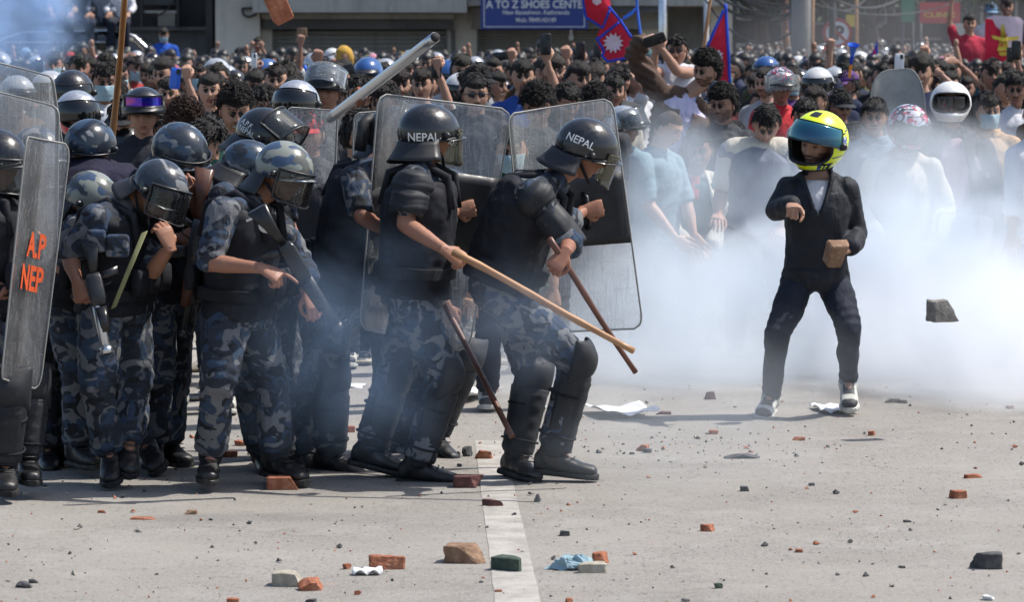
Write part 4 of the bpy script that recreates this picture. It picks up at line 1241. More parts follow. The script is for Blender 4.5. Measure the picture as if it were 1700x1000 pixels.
def moto_helmet(fig_add, R, c, mats, paint, port=(62, -.30, .30), k=1.0, chin=.022, visor=None, vmat="visor_mirror", cross=False, nl=72, nt=44, vz=(.42, -.43)):
    """full-face helmet: shell grid with an eye port. paint(x,y,z) -> material index"""
    ax = np.array([.132, .152, .142]) * k
    V, F, M = [], [], []
    def pt(az, la, off=0.0):
        x, y, z = math.cos(la) * math.sin(az), -math.cos(la) * math.cos(az), math.sin(la)
        p = np.array([x, y, z]) * (ax + off)
        if z < -.15 and y < .2:
            f = min(1, (-z - .15) / .35) * max(0, -y + .1); p[1] -= chin * f * (1.9 if cross else 1)
        if z < -.1: p[0] *= 1 - .10 * min(1, (-z - .1) / .6)
        if y > .2 and z < -.4: p[1] -= .02 * (-.4 - z)
        return p
    la_lo = -math.asin(.80)
    for shell in (0, 1):
        for j in range(nt + 1):
            la = math.pi / 2 + (la_lo - math.pi / 2) * j / nt
            for i in range(nl): V.append(pt(-math.pi + 2 * math.pi * i / nl, la, -.014 * shell))
    n = (nt + 1) * nl
    V = np.array(V); keep = np.ones((nt, nl), bool)
    for j in range(nt):
        la = math.pi / 2 + (la_lo - math.pi / 2) * (j + .5) / nt
        for i in range(nl):
            az = -math.pi + 2 * math.pi * (i + .5) / nl; z = math.sin(la)
            lim = math.radians(port[0]); zz = (z - (port[1] + port[2]) / 2) / ((port[2] - port[1]) / 2)
            if abs(az) < lim and (abs(az) / lim) ** 4 + zz ** 4 < 1: keep[j, i] = False
    idx = lambda j, i, s: s * n + j * nl + i % nl
    for j in range(nt):
        for i in range(nl):
            if not keep[j, i]: continue
            q = (idx(j, i, 0), idx(j + 1, i, 0), idx(j + 1, i + 1, 0), idx(j, i + 1, 0))
            cc = V[list(q)].mean(0) / (.14 * k)
            F.append(q); M.append(paint(*cc)); F.append(tuple(idx(jj, ii, 1) for jj, ii in ((j, i), (j, i + 1), (j + 1, i + 1), (j + 1, i)))); M.append(len(mats) - 1)
            for (dj, di, e) in ((-1, 0, ((j, i), (j, i + 1))), (1, 0, ((j + 1, i + 1), (j + 1, i))), (0, -1, ((j + 1, i), (j, i))), (0, 1, ((j, i + 1), (j + 1, i + 1)))):
                jj, ii = j + dj, (i + di) % nl
                if jj >= nt or (0 <= jj and not keep[jj, ii]):
                    F.append((idx(*e[0], 0), idx(*e[1], 0), idx(*e[1], 1), idx(*e[0], 1))); M.append(len(mats) - 1)
    g = Geo(); g.add(V, F, M)
    h = fig_add("helmet", g.xf(R, c), [MT[x] for x in mats], None)
    # rubber trim round the port and the neck
    g = Geo()
    lim = math.radians(port[0]); zc, zr = (port[1] + port[2]) / 2, (port[2] - port[1]) / 2
    pts = []
    for t in np.linspace(0, 2 * math.pi, 49):
        ca, sa = math.cos(t), math.sin(t); a = lim * math.copysign(abs(ca) ** .5, ca); z = zc + zr * math.copysign(abs(sa) ** .5, sa)
        pts.append(pt(a, math.asin(z), .001))
    g.tube(pts, .0055 * k, 6, cap=False); fig_add("port_trim", g.xf(R, c), "rubber", h)
    g = Geo(); g.tube([pt(a, la_lo, -.004) for a in np.linspace(-math.pi, math.pi, 41)], .008 * k, 6, cap=False); fig_add("neck_roll", g.xf(R, c), "rubber", h)
    if visor is not None:
        Rv = rot('X', visor)
        def fv(u, v):
            az = (u - .5) * 2 * math.radians(82); z = vz[0] - (vz[0] - vz[1]) * v * (1 - .15 * abs(2 * u - 1) ** 2)
            la = math.asin(max(-.9, min(.9, z))); return (np.array([math.cos(la) * math.sin(az) * (ax[0] + .006), -math.cos(la) * math.cos(az) * (ax[1] + .008), math.sin(la) * (ax[2] + .004)])) @ Rv.T
        g, bd = sheet(fv, 24, 10, .0025); vo = fig_add("visor", g.xf(R, c), vmat, h)
        g = Geo(); g.tube(bd + [bd[0]], .0028, 5, cap=False); fig_add("visor_edge", g.xf(R, c), "rubber", vo)
        for s_ in (-1, 1):
            g = Geo(); g.capsule((s_ * .128 * k, -.01, .005), (s_ * .141 * k, -.01, .005), .024, .020, 14); fig_add("pivot_cap", g.xf(R, c), mats[1], h)
    return h, pt

def put_hair(fig, kind="short", seed=0, col=(.012, .010, .009), n=240):
    o = fig.add("hair", hair_geo(kind, seed, n).xf(fig.H, fig.J["head"]), "hair")
    o.color = (*col, 1); return o
def put_mask(fig, mat="mask_cloth", name="face_mask", low=0.0):
    def fm(u, v):
        az = (u - .5) * 2 * math.radians(68); z = -.008 - low - v * .100; r = .094 + .008 * math.sin(v * math.pi)
        nose = .020 * math.exp(-((u - .5) / .10) ** 2) * math.exp(-((v - .25) / .3) ** 2)
        return (math.sin(az) * .080 * (1 - .22 * v), -math.cos(az) * r - nose - .004, z + .004 * math.sin(v * 19))
    g, _ = sheet(fm, 22, 10, .0015); o = fig.add(name, g.xf(fig.H, fig.J["head"]), mat)
    return o
def put_sunglasses(fig):
    g = Geo()
    for s_ in (-1, 1):
        g.ball((s_ * .031, -.098, .010), (.024, .006, .017), 12, 8)
        g.tube([(s_ * .054, -.094, .014), (s_ * .072, -.06, .012), (s_ * .080, 0, .006)], .003, 6)
    g.tube([(-.01, -.104, .016), (.01, -.104, .016)], .003, 6)
    return fig.add("sunglasses", g.xf(fig.H, fig.J["head"]), "dark_glass")
def put_cap(fig, mat="black_cloth", peak=True):
    g, rm = dome_grid((.090, .110, .135), lambda az: .30, 28, 8, 0, .003)
    R, c = fig.H, fig.J["head"] + fig.H @ np.array([0, 0.0, -.002])
    o = fig.add("cap", g.xf(R, c), mat)
    if peak:
        g, _ = sheet(lambda u, v: (math.sin((u - .5) * 2.2) * (.088 + .02 * v), -math.cos((u - .5) * 2.2) * (.10 + .0 * v) - .07 * v * math.cos((u - .5) * 2.2), .045 - .018 * v - .02 * abs(u - .5)), 14, 4, .003)
        fig.add("peak", g.xf(R, c), mat, parent=o)
    return o

# ---------------------------------------------------------------- the police line
def stick(name, a, b, r0, r1, mat, label, cat, bend=0.006, seed=0, group=None):
    a, b = np.array(a), np.array(b); n = 14; u, w = perp(unit(b - a)); L = np.linalg.norm(b - a)
    pts, rr = [], []
    for i in range(n + 1):
        t = i / n; pts.append(a + (b - a) * t + u * math.sin(t * 3.1) * bend + w * math.sin(t * 7 + seed) * bend * .3)
        rr.append((r0 + (r1 - r0) * t) * (1 + (.10 if mat != 'steel_pipe' else 0) * (i % 4 == 2)))
    g = Geo(); g.tube(pts, rr, 10)
    # put it into a frame whose z runs along the stick, so that grain follows it
    d = unit(b - a); R = np.stack([u, w, d], 1)
    V = (g.arr() - a) @ R
    o = g.obj(name, MT[mat], V=V)
    M = Matrix(R.tolist()).to_4x4(); M.translation = Vector(a); o.matrix_world = M
    return tag(o, label, cat, group)

def shield(TL, TR, BR, BL, Y, label, bulge=.05, pad=None, letters=None, r=.10, n=(16, 60), edge="shield_edge", handle=True, dys=(0, 0, 0, 0), mat="polycarbonate", group=None):
    C = [at(*p, Y + d) for p, d in zip((TL, TR, BR, BL), dys)]
    nrm = unit(np.cross(C[1] - C[0], C[3] - C[0])); nrm = nrm * (1 if nrm[1] > 0 else -1)
    def fn(u, v, off=0.0):
        dv = min(v, 1 - v); rh = r * .65 * (1 if n[1] > 10 else 1)
        k = 1.0
        if dv < rh: k = 1 - r * 1.4 * (1 - math.sqrt(max(0, 1 - ((rh - dv) / rh) ** 2)))
        uu = .5 + (u - .5) * k
        p = (C[0] * (1 - uu) + C[1] * uu) * (1 - v) + (C[3] * (1 - uu) + C[2] * uu) * v
        return p + nrm * (bulge * (1 - (2 * uu - 1) ** 2) + off)
    base = (C[2] + C[3]) / 2
    root = link("riot_shield", None, None, base); tag(root, label, "riot shield", group)
    def put(nm, g, m, sm=True, par=None): return g.obj(nm, MT[m], par or root, sm, base)
    g, bd = sheet(fn, n[0], n[1], .004); sh = put("shield_panel", g, mat)
    g = Geo(); g.tube(bd + [bd[0]], .0042, 5, cap=False); put("edge_rim", g, edge)
    if pad:
        (u0, v0, u1, v1) = pad
        g, _ = sheet(lambda u, v: fn(u0 + (u1 - u0) * u, v0 + (v1 - v0) * v, -.012), 8, 8, .010); put("foam_pad", g, "neck_leather")
        if handle:
            g = Geo(); uc, vc = u0 + (u1 - u0) * .42, (v0 + v1) / 2
            a, b = fn(uc, vc - .06, -.05), fn(uc, vc + .06, -.05)
            g.tube([fn(uc, vc - .075, -.012), a, b, fn(uc, vc + .075, -.012)], .012, 8); put("handle", g, "black_plastic")
    if letters:
        for (body, uc, vc, hh, asp) in letters:
            V, F = text_geo(body, 1.0, .03)
            V = V.copy(); V[:, 0] -= (V[:, 0].max() + V[:, 0].min()) / 2; V[:, 1] -= (V[:, 1].max() + V[:, 1].min()) / 2
            s = hh / (V[:, 1].max() - V[:, 1].min())
            P = np.array([fn(uc + x * s * asp, vc - y * s, -.006) for x, y, z in V])
            g = Geo(); g.add(P, F); put("lettering", g, "orange_letter", False)
    return root, fn

def gun(A, B, label, name="launcher", up=(0, 0, 1), mat="gun_metal", wood=False, barrel=.018, stock=True, mag=True):
    """long gun, A = muzzle, B = butt"""
    A, B = np.array(A), np.array(B); L = np.linalg.norm(B - A); d = (B - A) / L
    up = np.array(up, float); up = unit(up - d * np.dot(up, d)); side = np.cross(d, up)
    R = np.stack([side, d, up], 1)
    root = link(name, None, None, A); tag(root, label, "rifle" if mag else "launcher")
    def put(nm, g, m, sm=True): return g.xf(R, A).obj(nm, MT[m], root, sm, A)
    g = Geo(); g.tube([(0, 0, 0), (0, L * .55, 0)], barrel, 14); g.tube([(0, 0, 0), (0, .03, 0)], barrel * 1.3, 14); put("barrel", g, mat)
    g = Geo(); g.tube([(0, -.001, 0), (0, .02, 0)], barrel * .8, 12); put("bore", g, "rubber")
    g = Geo(); g.loft([((0, L * .42, -.01), (.022, 0, 0), (0, 0, .03)), ((0, L * .5, -.01), (.024, 0, 0), (0, 0, .036)), ((0, L * .66, -.01), (.024, 0, 0), (0, 0, .036)), ((0, L * .70, -.012), (.018, 0, 0), (0, 0, .028))], 12, pw=5); put("receiver", g, "gun_metal")
    g = Geo(); g.loft([((0, L * .18, -.012), (.022, 0, 0), (0, 0, .022)), ((0, L * .40, -.014), (.026, 0, 0), (0, 0, .028))], 12, pw=3); put("handguard", g, "gun_wood" if wood else "black_plastic")
    if stock:
        g = Geo(); g.loft([((0, L * .70, -.015), (.014, 0, 0), (0, 0, .016)), ((0, L * .85, -.025), (.014, 0, 0), (0, 0, .026)), ((0, L, -.035), (.016, 0, 0), (0, 0, .046))], 12, pw=4); put("stock", g, "gun_wood" if wood else "black_plastic")
    g = Geo(); g.loft([((0, L * .66, -.03), (.014, 0, 0), (0, .018, 0)), ((0, L * .69, -.12), (.015, 0, 0), (0, .02, 0))], 10, pw=3); put("grip", g, "black_plastic")
    g = Geo(); g.tube([(0, L * .58, -.045), (0, L * .60, -.08), (0, L * .65, -.08), (0, L * .66, -.045)], .004, 6); put("trigger_guard", g, "gun_metal")
    if mag:
        g = Geo(); g.loft([((0, L * .50, -.04), (.012, 0, 0), (0, .030, 0)), ((0, L * .485, -.12), (.012, 0, 0), (0, .030, 0)), ((0, L * .45, -.20), (.012, 0, 0), (0, .028, 0))], 10, pw=4); put("magazine", g, "gun_metal")
    g = Geo(); g.tube([(0, .02, barrel), (0, .02, barrel + .03)], .004, 6); put("sight", g, "gun_metal")
    return root

def vest(fig, mat="vest_fabric", inf=.040, pouches=True, seed=0, plates=False):
    g = Geo(); fig.torso(g, inf, .05, 1.0, 1.0, 1.0)
    v = fig.cloth("vest", g, mat, .013, .008, 20, seed, 2, (1, 1, 1.6), fold=.002)
    J = fig.J; sc = (J["sha"] + J["shb"]) / 2; hc = (J["hia"] + J["hib"]) / 2; up = unit(sc - hc); us = unit(J["shb"] - J["sha"]); f = np.cross(up, us)
    f = f if True else -f
    L = np.linalg.norm(sc - hc)
    # straps over the shoulders and round the waist
    for s_ in (-1, 1):
        g = Geo(); c = sc + us * s_ * .085
        pts = [c + f * .155 - up * .12, c + f * .13 + up * .02, c + up * .075, c - f * .13 + up * .02, c - f * .155 - up * .12]
        g.tube([p for p in pts], .020, 8); V = g.arr(); fig.add("shoulder_strap", g, mat, parent=v)
    g = Geo(); c = hc + up * L * .22
    secs = [(c + up * z, us * (.165 + inf + .008), f * (.12 + inf + .008)) for z in (-.025, -.02, .02, .025)]
    g.loft(secs, 24, pw=2.3); fig.add("belt", g, "black_cloth", parent=v)
    if pouches:
        for sgn in (1, -1):
            for i, x in enumerate((-.10, 0.0, .10)):
                g = Geo(); cc = c + us * x + f * sgn * (.12 + inf + .02) + up * .06
                g.loft([(cc - up * .055 , us * .040, f * .020), (cc, us * .044, f * .028), (cc + up * .05, us * .042, f * .024), (cc + up * .06, us * .04, f * .012)], 12, pw=5)
                fig.add("pouch", g, mat, parent=v)
    return v
def shoulder_armour(fig, sd, plates=2, mat="armour_plastic", full=False):
    J = fig.J; S, E, W = J["sh" + sd], J["el" + sd], J["wr" + sd]
    d = unit(E - S); out = unit(S - (J["sha"] + J["shb"]) / 2); out = unit(out - d * np.dot(out, d)); sid = np.cross(d, out)
    L = np.linalg.norm(E - S)
    root = None
    for i in range(plates):
        def fp(u, v):
            a = (u - .5) * 2 * 1.45; r = .080 - .004 * v + .012 * math.sin(v * math.pi) - .010 * i + .004 * (math.sin(v * 15 + 3 * abs(a)) > .55)
            t = (-.25 + .62 * v + .50 * i) * .20
            if i == 0: r *= (.35 + .65 * math.sin(min(1, v * 1.6) * math.pi / 2))
            return S + d * t + out * math.cos(a) * r + sid * math.sin(a) * r
        g, bd = sheet(fp, 24, 20, .006); o = fig.add("shoulder_pad", g, mat)
        g = Geo(); g.tube(bd + [bd[0]], .006, 6, cap=False); fig.add("pad_edge", g, "neck_leather", parent=o)
        g = Geo(); [g.ball(fp(u, .8), .006, 6, 4) for u in (.2, .8)]; fig.add("rivet", g, "chrome", parent=o)
    if full:
        def fa(u, v):
            a = (u - .5) * 2 * 2.2; r = .062 + .006 * math.sin(v * math.pi) + .004 * (abs(a) < .5) * (.15 < v < .85); return S + d * (.10 + (L - .07) * v) + out * math.cos(a) * r + sid * math.sin(a) * r
        g, bd = sheet(fa, 28, 20, .006); o = fig.add("arm_guard", g, mat); g = Geo(); g.tube(bd + [bd[0]], .005, 6, cap=False); fig.add("pad_edge", g, "neck_leather", parent=o)
        d2 = unit(W - E); u2, w2 = perp(d2)
def shin_guard(fig, sd, mat="armour_plastic", fwd=None, knee=True):
    J = fig.J; K, A, T = J["kn" + sd], J["an" + sd], J["to" + sd]
    d = unit(A - K); f = unit(T - A); f = unit(f - d * np.dot(f, d)); s_ = np.cross(d, f); L = np.linalg.norm(A - K)
    def fs(u, v):
        a = (u - .5) * 2 * 2.0; r = (.079 - .018 * v) + .006 * (abs(a) < .75) * (.08 < v < .92) + .003 * (abs(a) < .3) * (math.sin(v * 30) > 0) - .012 * (v > .93); return K + d * (.06 + (L - .05) * v) + f * (math.cos(a) * r) + s_ * math.sin(a) * r
    g, bd = sheet(fs, 26, 34, .007); o = fig.add("shin_guard", g, mat)
    g = Geo(); g.tube(bd + [bd[0]], .006, 6, cap=False); fig.add("pad_edge", g, "neck_leather", parent=o)
    for v in (.25, .75):
        g = Geo(); g.tube([fs(.5, v) - 0 * f] and [K + d * (.06 + (L - .05) * v) + f * math.cos(a) * .082 + s_ * math.sin(a) * .082 for a in np.linspace(0, 2 * math.pi, 17)], .006, 6, cap=False); fig.add("guard_strap", g, "black_cloth", parent=o)
    if knee:
        def fk(u, v):
            a = (u - .5) * 2 * 1.5; b = (v - .5) * 2 * 1.2; r = .086 + .005 * (abs(b) < .5) * (abs(a) < .8)
            return K + d * math.sin(b) * .10 + f * (math.cos(a) * math.cos(b) * r - .0) + s_ * math.sin(a) * .09
        g, bd = sheet(fk, 18, 16, .007); o = fig.add("knee_pad", g, mat); g = Geo(); g.tube(bd + [bd[0]], .006, 6, cap=False); fig.add("pad_edge", g, "neck_leather", parent=o)

def officer(Y, spec, H, label, camo="camo_cloth", group="riot police in the line", vestmat="vest_fabric", head="plain", sleeve=.75, shell="camo_shell", helmet=None, hands=("relaxed", "relaxed"), handdir=(None, None), palm=(None, None), mirror=(True, False), seed=0, vestinf=.04, armour=(), guards=(), pouches=True, flare=.020, mid=None, trouser_inf=.013, boots=True, jackets=None):
    J = J_px(Y, spec)
    f = Fig(J, H=H, build=.95)
    if mid is not None: f.J["mid"] = np.array(mid)
    f.mirror = mirror
    m = (f.J["ana"] + f.J["anb"]) / 2; f.o = np.array([m[0], m[1], 0.0])
    f.body("person", label, "person", group, head, hands, handdir, palm, skin="skin_tan")
    f.trousers(camo, inf=trouser_inf, t1=1.86, flare=flare, seed=seed, wr=.009)
    f.shirt(jackets or camo, inf=.018, sleeve=sleeve, seed=seed + 3, bottom=-.05, wr=.007)
    vest(f, vestmat, vestinf, pouches, seed)
    for sd in "ab":
        if boots: boot(f, sd)
    police_helmet(f, **(helmet or {}))
    for (sd, n_, fl) in armour: shoulder_armour(f, sd, n_, full=fl)
    for sd in guards: shin_guard(f, sd)
    return f

# -- the man in front with the black helmet lettered NEPAL and the long bamboo stick
fI = officer(15.9, dict(head=(712, 228), neck=(698, 268), sha=(688, 300, -.17), shb=(712, 294, .17), hia=(676, 492, -.09), hib=(694, 492, .09),
    ela=(672, 372, -.26), wra=(740, 416, -.40), elb=(728, 372, .32), wrb=(757, 350, .44),
    kna=(736, 622, -.10), ana=(692, 768, -.05), toa=(744, 803, -.06), knb=(648, 628, .12), anb=(616, 742, .12), tob=(664, 786, .10)),
    basis(118, 4, 4), "riot policeman in black helmet lettered NEPAL pointing a long bamboo stick, his back to us",
    sleeve=(.62, 1.2), helmet=dict(shell="black_shell", visor="down", vaz=50, vmat="visor_edge", texts=(("NEPAL", -8, -8, 0, .036, "white_letter", .95), ("A.P.F.", 66, -20, -6, .026, "white_letter", .9)), rim="neck_leather"),
    hands=("grip", "grip"), handdir=((.8, -.1, -.45), (.6, .1, .1)), palm=((.1, -.8, .5), (0, -1, .1)), mirror=(True, False), seed=1, armour=(("a", 2, False),), guards=("a", "b"), pouches=False, vestinf=.05)
# -- right hand man, bent forward behind his shield
fJ = officer(15.9, dict(head=(972, 252), neck=(925, 292), sha=(882, 322, -.18), shb=(908, 310, .18), hia=(818, 478, -.08), hib=(842, 474, .08),
    ela=(946, 402, -.20), wra=(938, 420, -.42), elb=(938, 372, .34), wrb=(970, 350, .46),
    kna=(956, 598, -.08), ana=(918, 752, -.05), toa=(996, 792, -.10), knb=(884, 622, .12), anb=(858, 756, .08), tob=(893, 800, -.10)),
    basis(94, 22, -4), "riot policeman in black helmet lettered NEPAL bent forward behind his clear shield",
    sleeve=(1.15, 1.2), helmet=dict(shell="black_shell", visor="down", vaz=50, vmat="visor_edge", texts=(("NEPAL", -14, 14, -22, .034, "white_letter", 1.0),), rim="neck_leather"),
    hands=("grip", "grip"), handdir=((-.5, -.3, -.6), (.6, .1, .1)), palm=((.1, -.8, .5), (0, -1, .1)), mirror=(True, False), seed=2, armour=(("a", 1, True),), guards=("a", "b"), pouches=False, vestinf=.055, mid=(-.02, 0, .03))
# segmented back plate on his shoulders
for i in range(3):
    J = fJ.J; sc = (J["sha"] + J["shb"]) / 2; hc = (J["hia"] + J["hib"]) / 2; up = unit(sc - hc); us = unit(J["shb"] - J["sha"]); ff = unit(np.cross(up, us)); ff = ff if ff[2] > 0 else -ff
    def fb(u, v):
        a = (u - .5) * 2 * 1.2; return sc + up * (.035 - .065 * i - .075 * v) + ff * (math.cos(a) * (.168 - .006 * v - .05 * (i == 0) * (1 - v))) + us * math.sin(a) * .19
    g, bd = sheet(fb, 16, 5, .008); o = fJ.add("back_plate", g, "armour_plastic"); g = Geo(); g.tube(bd + [bd[0]], .0055, 6, cap=False); fJ.add("pad_edge", g, "neck_leather", parent=o)
# -- camouflage officer in the middle with the launcher
fF = officer(15.6, dict(head=(470, 288, -.02), neck=(424, 326), sha=(372, 352, -.19), shb=(436, 346, .15), hia=(382, 528, -.10), hib=(412, 522, .10),
    ela=(344, 436, -.26), wra=(436, 446, -.38), elb=(500, 432, .12), wrb=(512, 486, -.06),
    kna=(362, 632, -.20), ana=(350, 752, -.02), toa=(343, 806, -.30), knb=(452, 634, .10), anb=(458, 756, .12), tob=(494, 797, .02)),
    basis(62, 16, 4), "policeman in pale camouflage helmet looking down at the launcher in his hands", sleeve=(.88, 1.5),
    helmet=dict(shell="camo_shell_pale", visor="down", grill=True), hands=("point", "hold"), handdir=((.9, -.25, -.42), (.3, -.4, -.6)), palm=((.1, -.6, .8), (.3, -.8, .2)), seed=3)
g = Geo(); c = at(442, 374, 15.6 - .36); g.prism([(math.cos(t) * .033, math.sin(t) * .033) for t in np.linspace(0, 6.283, 25)[:-1]], .003, t=c); b_ = fF.add("round_badge", g, "white_letter", False)
V, F_ = text_geo("VS", 1.0, .02); g = Geo(); g.add(np.c_[V[:, 0] * .03 - .000, np.full(len(V), -.003), V[:, 1] * .034] + c, F_)
g = Geo(); [g.tube([c + np.array([x0 * .02, -.004, z0 * .02]), c + np.array([x1 * .02, -.004, z1 * .02])], .0022, 5) for (x0, z0, x1, z1) in ((-.7, .6, -.2, -.1), (-.1, .7, -.1, -.7), (.1, .5, .8, .4), (.2, -.2, .7, -.6), (-.7, -.4, -.3, -.5), (.5, .1, .8, -.2))]
fF.add("badge_marks", g, "red_ink", parent=b_)
g = Geo(); a = at(409, 367, 15.6 - .35); b = at(447, 350, 15.6 - .35); g.tube([a, b], .006, 6); fF.add("name_tape", g, "white_letter")
gun(at(562, 548, 15.35), at(438, 340, 15.18), "black launcher held across the chest by the officer in the pale helmet", up=(.8, 0, .6), mag=False, barrel=.022)
# -- officer behind: dark helmet lettered A.P.F. NEPAL
fG = officer(16.7, dict(head=(438, 232), neck=(410, 268), sha=(382, 300, -.15), shb=(452, 292, .18), hia=(410, 500, -.10), hib=(450, 500, .10),
    ela=(366, 380, -.1), wra=(400, 430, -.2), elb=(480, 380, .1), wrb=(500, 430, 0),
    kna=(428, 620, -.12), ana=(438, 742, 0), toa=(452, 775, -.2), knb=(480, 620, .1), anb=(500, 742, .1), tob=(520, 772, -.1)),
    basis(70, 22, 8), "policeman in dark helmet lettered A.P.F. NEPAL behind the officer in the pale helmet",
    helmet=dict(shell="black_shell", visor="up", vmat="visor_clear", texts=(("A.P.F.", -44, 26, -24, .026, "white_letter", 1.0), ("NEPAL", -42, 10, -24, .026, "white_letter", 1.0))), seed=4, camo="camo_cloth_dark")
fG2 = officer(16.25, dict(head=(412, 284), neck=(395, 310), sha=(372, 330, -.15), shb=(430, 335, .15), hia=(420, 500, -.10), hib=(460, 500, .10),
    ela=(380, 400, -.1), wra=(440, 420, -.1), elb=(480, 400, .1), wrb=(500, 450, 0),
    kna=(408, 620, -.12), ana=(434, 752, 0), toa=(450, 790, -.2), knb=(450, 640, .1), anb=(470, 752, .1), tob=(500, 786, -.1)),
    basis(100, 30, 0), "policeman bending so that only a camouflage helmet top shows behind the pale helmet",
    helmet=dict(shell="camo_shell", visor=None), seed=5, camo="camo_cloth_dark")
# -- officer in the gap left of the big shield
fH = officer(16.3, dict(head=(655, 228, .1), neck=(628, 268), sha=(588, 298, -.17), shb=(636, 290, .17), hia=(552, 500, -.10), hib=(578, 500, .10),
    ela=(600, 358, -.30), wra=(640, 385, -.20), elb=(640, 360, .2), wrb=(660, 380, .3),
    kna=(548, 628, -.05), ana=(548, 752, -.02), toa=(586, 793, -.08), knb=(522, 630, .15), anb=(505, 750, .15), tob=(530, 786, .05)),
    basis(95, 6, 0), "policeman in dark vest and short camouflage sleeves left of the man with the bamboo stick",
    helmet=dict(shell="camo_shell", visor="up", vmat="visor_clear"), sleeve=(.80, 1.2), seed=6, camo="camo_cloth_dark", guards=("a",), vestinf=.055)
g = Geo(); g.tube([at(598, 250, 16.2), at(604, 205, 16.22), at(612, 196, 16.25), at(620, 212, 16.3), at(618, 240, 16.3)], .028, 10); fH.add("collar_flap", g, "neck_leather")
# -- officer hidden behind the front man, leg and cane visible
fK = officer(16.9, dict(head=(744, 330), neck=(726, 350), sha=(690, 385, -.15), shb=(726, 380, .15), hia=(705, 520, -.10), hib=(720, 515, .10),
    ela=(720, 460, -.2), wra=(742, 510, -.25), elb=(760, 450, .2), wrb=(775, 480, .3),
    kna=(772, 590, -.06), ana=(722, 720, -.02), toa=(740, 762, -.12), knb=(700, 620, .1), anb=(664, 738, .1), tob=(690, 765, 0)),
    basis(80, 20, 0), "policeman crouching behind the front man so that mostly a padded knee shows",
    helmet=dict(shell="camo_shell", visor="down"), hands=("grip", "relaxed"), handdir=((.3, -.1, -.8), None), seed=7, camo="camo_cloth_dark", guards=("a",))
# -- left group
fD = officer(15.7, dict(head=(262, 318, -.05), neck=(212, 332), sha=(160, 366, -.18), shb=(228, 352, .14), hia=(168, 520, -.10), hib=(212, 514, .10),
    ela=(116, 428, -.18), wra=(128, 468, -.28), elb=(252, 452, -.1), wrb=(282, 410, -.24),
    kna=(160, 640, -.14), ana=(182, 748, -.05), toa=(184, 806, -.24), knb=(226, 636, .08), anb=(216, 730, 0), tob=(214, 796, -.24)),
    basis(48, 40, 14), "crouching policeman in camouflage helmet touching the mesh visor with one hand", sleeve=(.80, .9),
    helmet=dict(shell="camo_shell", visor="half", grill=True), hands=("grip", "hold"), handdir=((.3, -.3, -.8), (-.35, .1, 1)), palm=((-.3, -.9, 0), (.5, -.8, .1)), mirror=(True, False), seed=8)
g = Geo()
a, b = at(240, 385, 15.45), at(188, 512, 15.42)
for i in range(1): g.loft([(a, np.array([.014, 0, .006]), np.array([0, .006, 0])), ((a + b) / 2 + [0, -.01, 0], np.array([.014, 0, .006]), np.array([0, .006, 0])), (b, np.array([.013, 0, .006]), np.array([0, .006, 0]))], 10, pw=4)
fD.add("sling", g, "olive_strap")
for (px, py, w) in ((195, 408, .052), (160, 400, .04)):
    g = Geo(); c = at(px, py, 15.43); g.box(c, (w * 2, .05, .10)); V, F_ = fuse(g, .012, 3); fD.add("pouch", None, "camo_cloth", V=V, F=F_)
gun(at(178, 588, 15.30), at(138, 400, 15.42), "grey steel launcher barrel pointing down from the crouching policeman's hand", up=(-1, 0, .1), mag=False, barrel=.021, mat="steel_pipe")
fE = officer(16.5, dict(head=(298, 258), neck=(285, 292), sha=(248, 318, -.15), shb=(318, 312, .12), hia=(256, 500, -.10), hib=(292, 500, .10),
    ela=(262, 400, -.14), wra=(300, 395, -.25), elb=(340, 380, 0), wrb=(318, 330, -.20),
    kna=(262, 620, -.12), ana=(258, 735, -.02), toa=(252, 774, -.22), knb=(286, 610, .1), anb=(282, 738, .05), tob=(306, 772, -.10)),
    basis(40, 24, -4), "policeman in shiny dark blue camouflage helmet behind the crouching one, rifle on his arm",
    helmet=dict(shell="camo_shell", visor="down", k=.97, vmat="visor_clear"), hands=("grip", "hold"), seed=9)
gun(at(302, 560, 16.05), at(352, 282, 16.1), "dark rifle with brown wooden parts carried muzzle down between two policemen", name="rifle", up=(1, 0, 0), wood=True, barrel=.013)
fC = officer(16.6, dict(head=(150, 248), neck=(160, 272), sha=(112, 300, -.1), shb=(206, 300, .1), hia=(100, 500, -.05), hib=(150, 500, .10),
    ela=(96, 380, -.1), wra=(120, 430, -.15), elb=(226, 380, .1), wrb=(220, 430, 0),
    kna=(96, 620, -.05), ana=(98, 738, .02), toa=(92, 776, -.18), knb=(140, 620, .1), anb=(138, 735, .05), tob=(158, 768, -.10)),
    basis(150, 4, 0), "policeman seen from behind in camouflage helmet with a dark navy cape", camo="camo_cloth_dark",
    helmet=dict(shell="camo_shell", visor=None, guard=False, brim=False), seed=10)
g = Geo(); g.loft([(at(152, 262, 16.6), np.array([.10, 0, 0]), np.array([0, .09, 0])), (at(156, 280, 16.58), np.array([.20, 0, 0]), np.array([0, .15, 0])), (at(160, 310, 16.55), np.array([.25, 0, 0]), np.array([0, .17, 0])), (at(158, 345, 16.55), np.array([.25, 0, 0]), np.array([0, .18, 0]))], 24)
fC.cloth("cape", g, "navy_cloth", .012, .014, 14, 5, 2, (1, 1, 1.8))
fL = officer(16.1, dict(head=(150, 334), neck=(155, 358), sha=(128, 380, -.1), shb=(186, 378, .1), hia=(110, 510, -.05), hib=(150, 505, .10),
    ela=(100, 440, -.1), wra=(120, 470, -.15), elb=(206, 440, .1), wrb=(220, 470, 0),
    kna=(130, 620, -.05), ana=(128, 738, .02), toa=(150, 772, -.08), knb=(170, 640, .1), anb=(240, 740, .05), tob=(262, 778, -.10)),
    basis(60, 20, 0), "policeman ducking low, small pale camouflage helmet beside the crouching one", helmet=dict(shell="camo_shell_pale", visor=None, k=.86), seed=11)
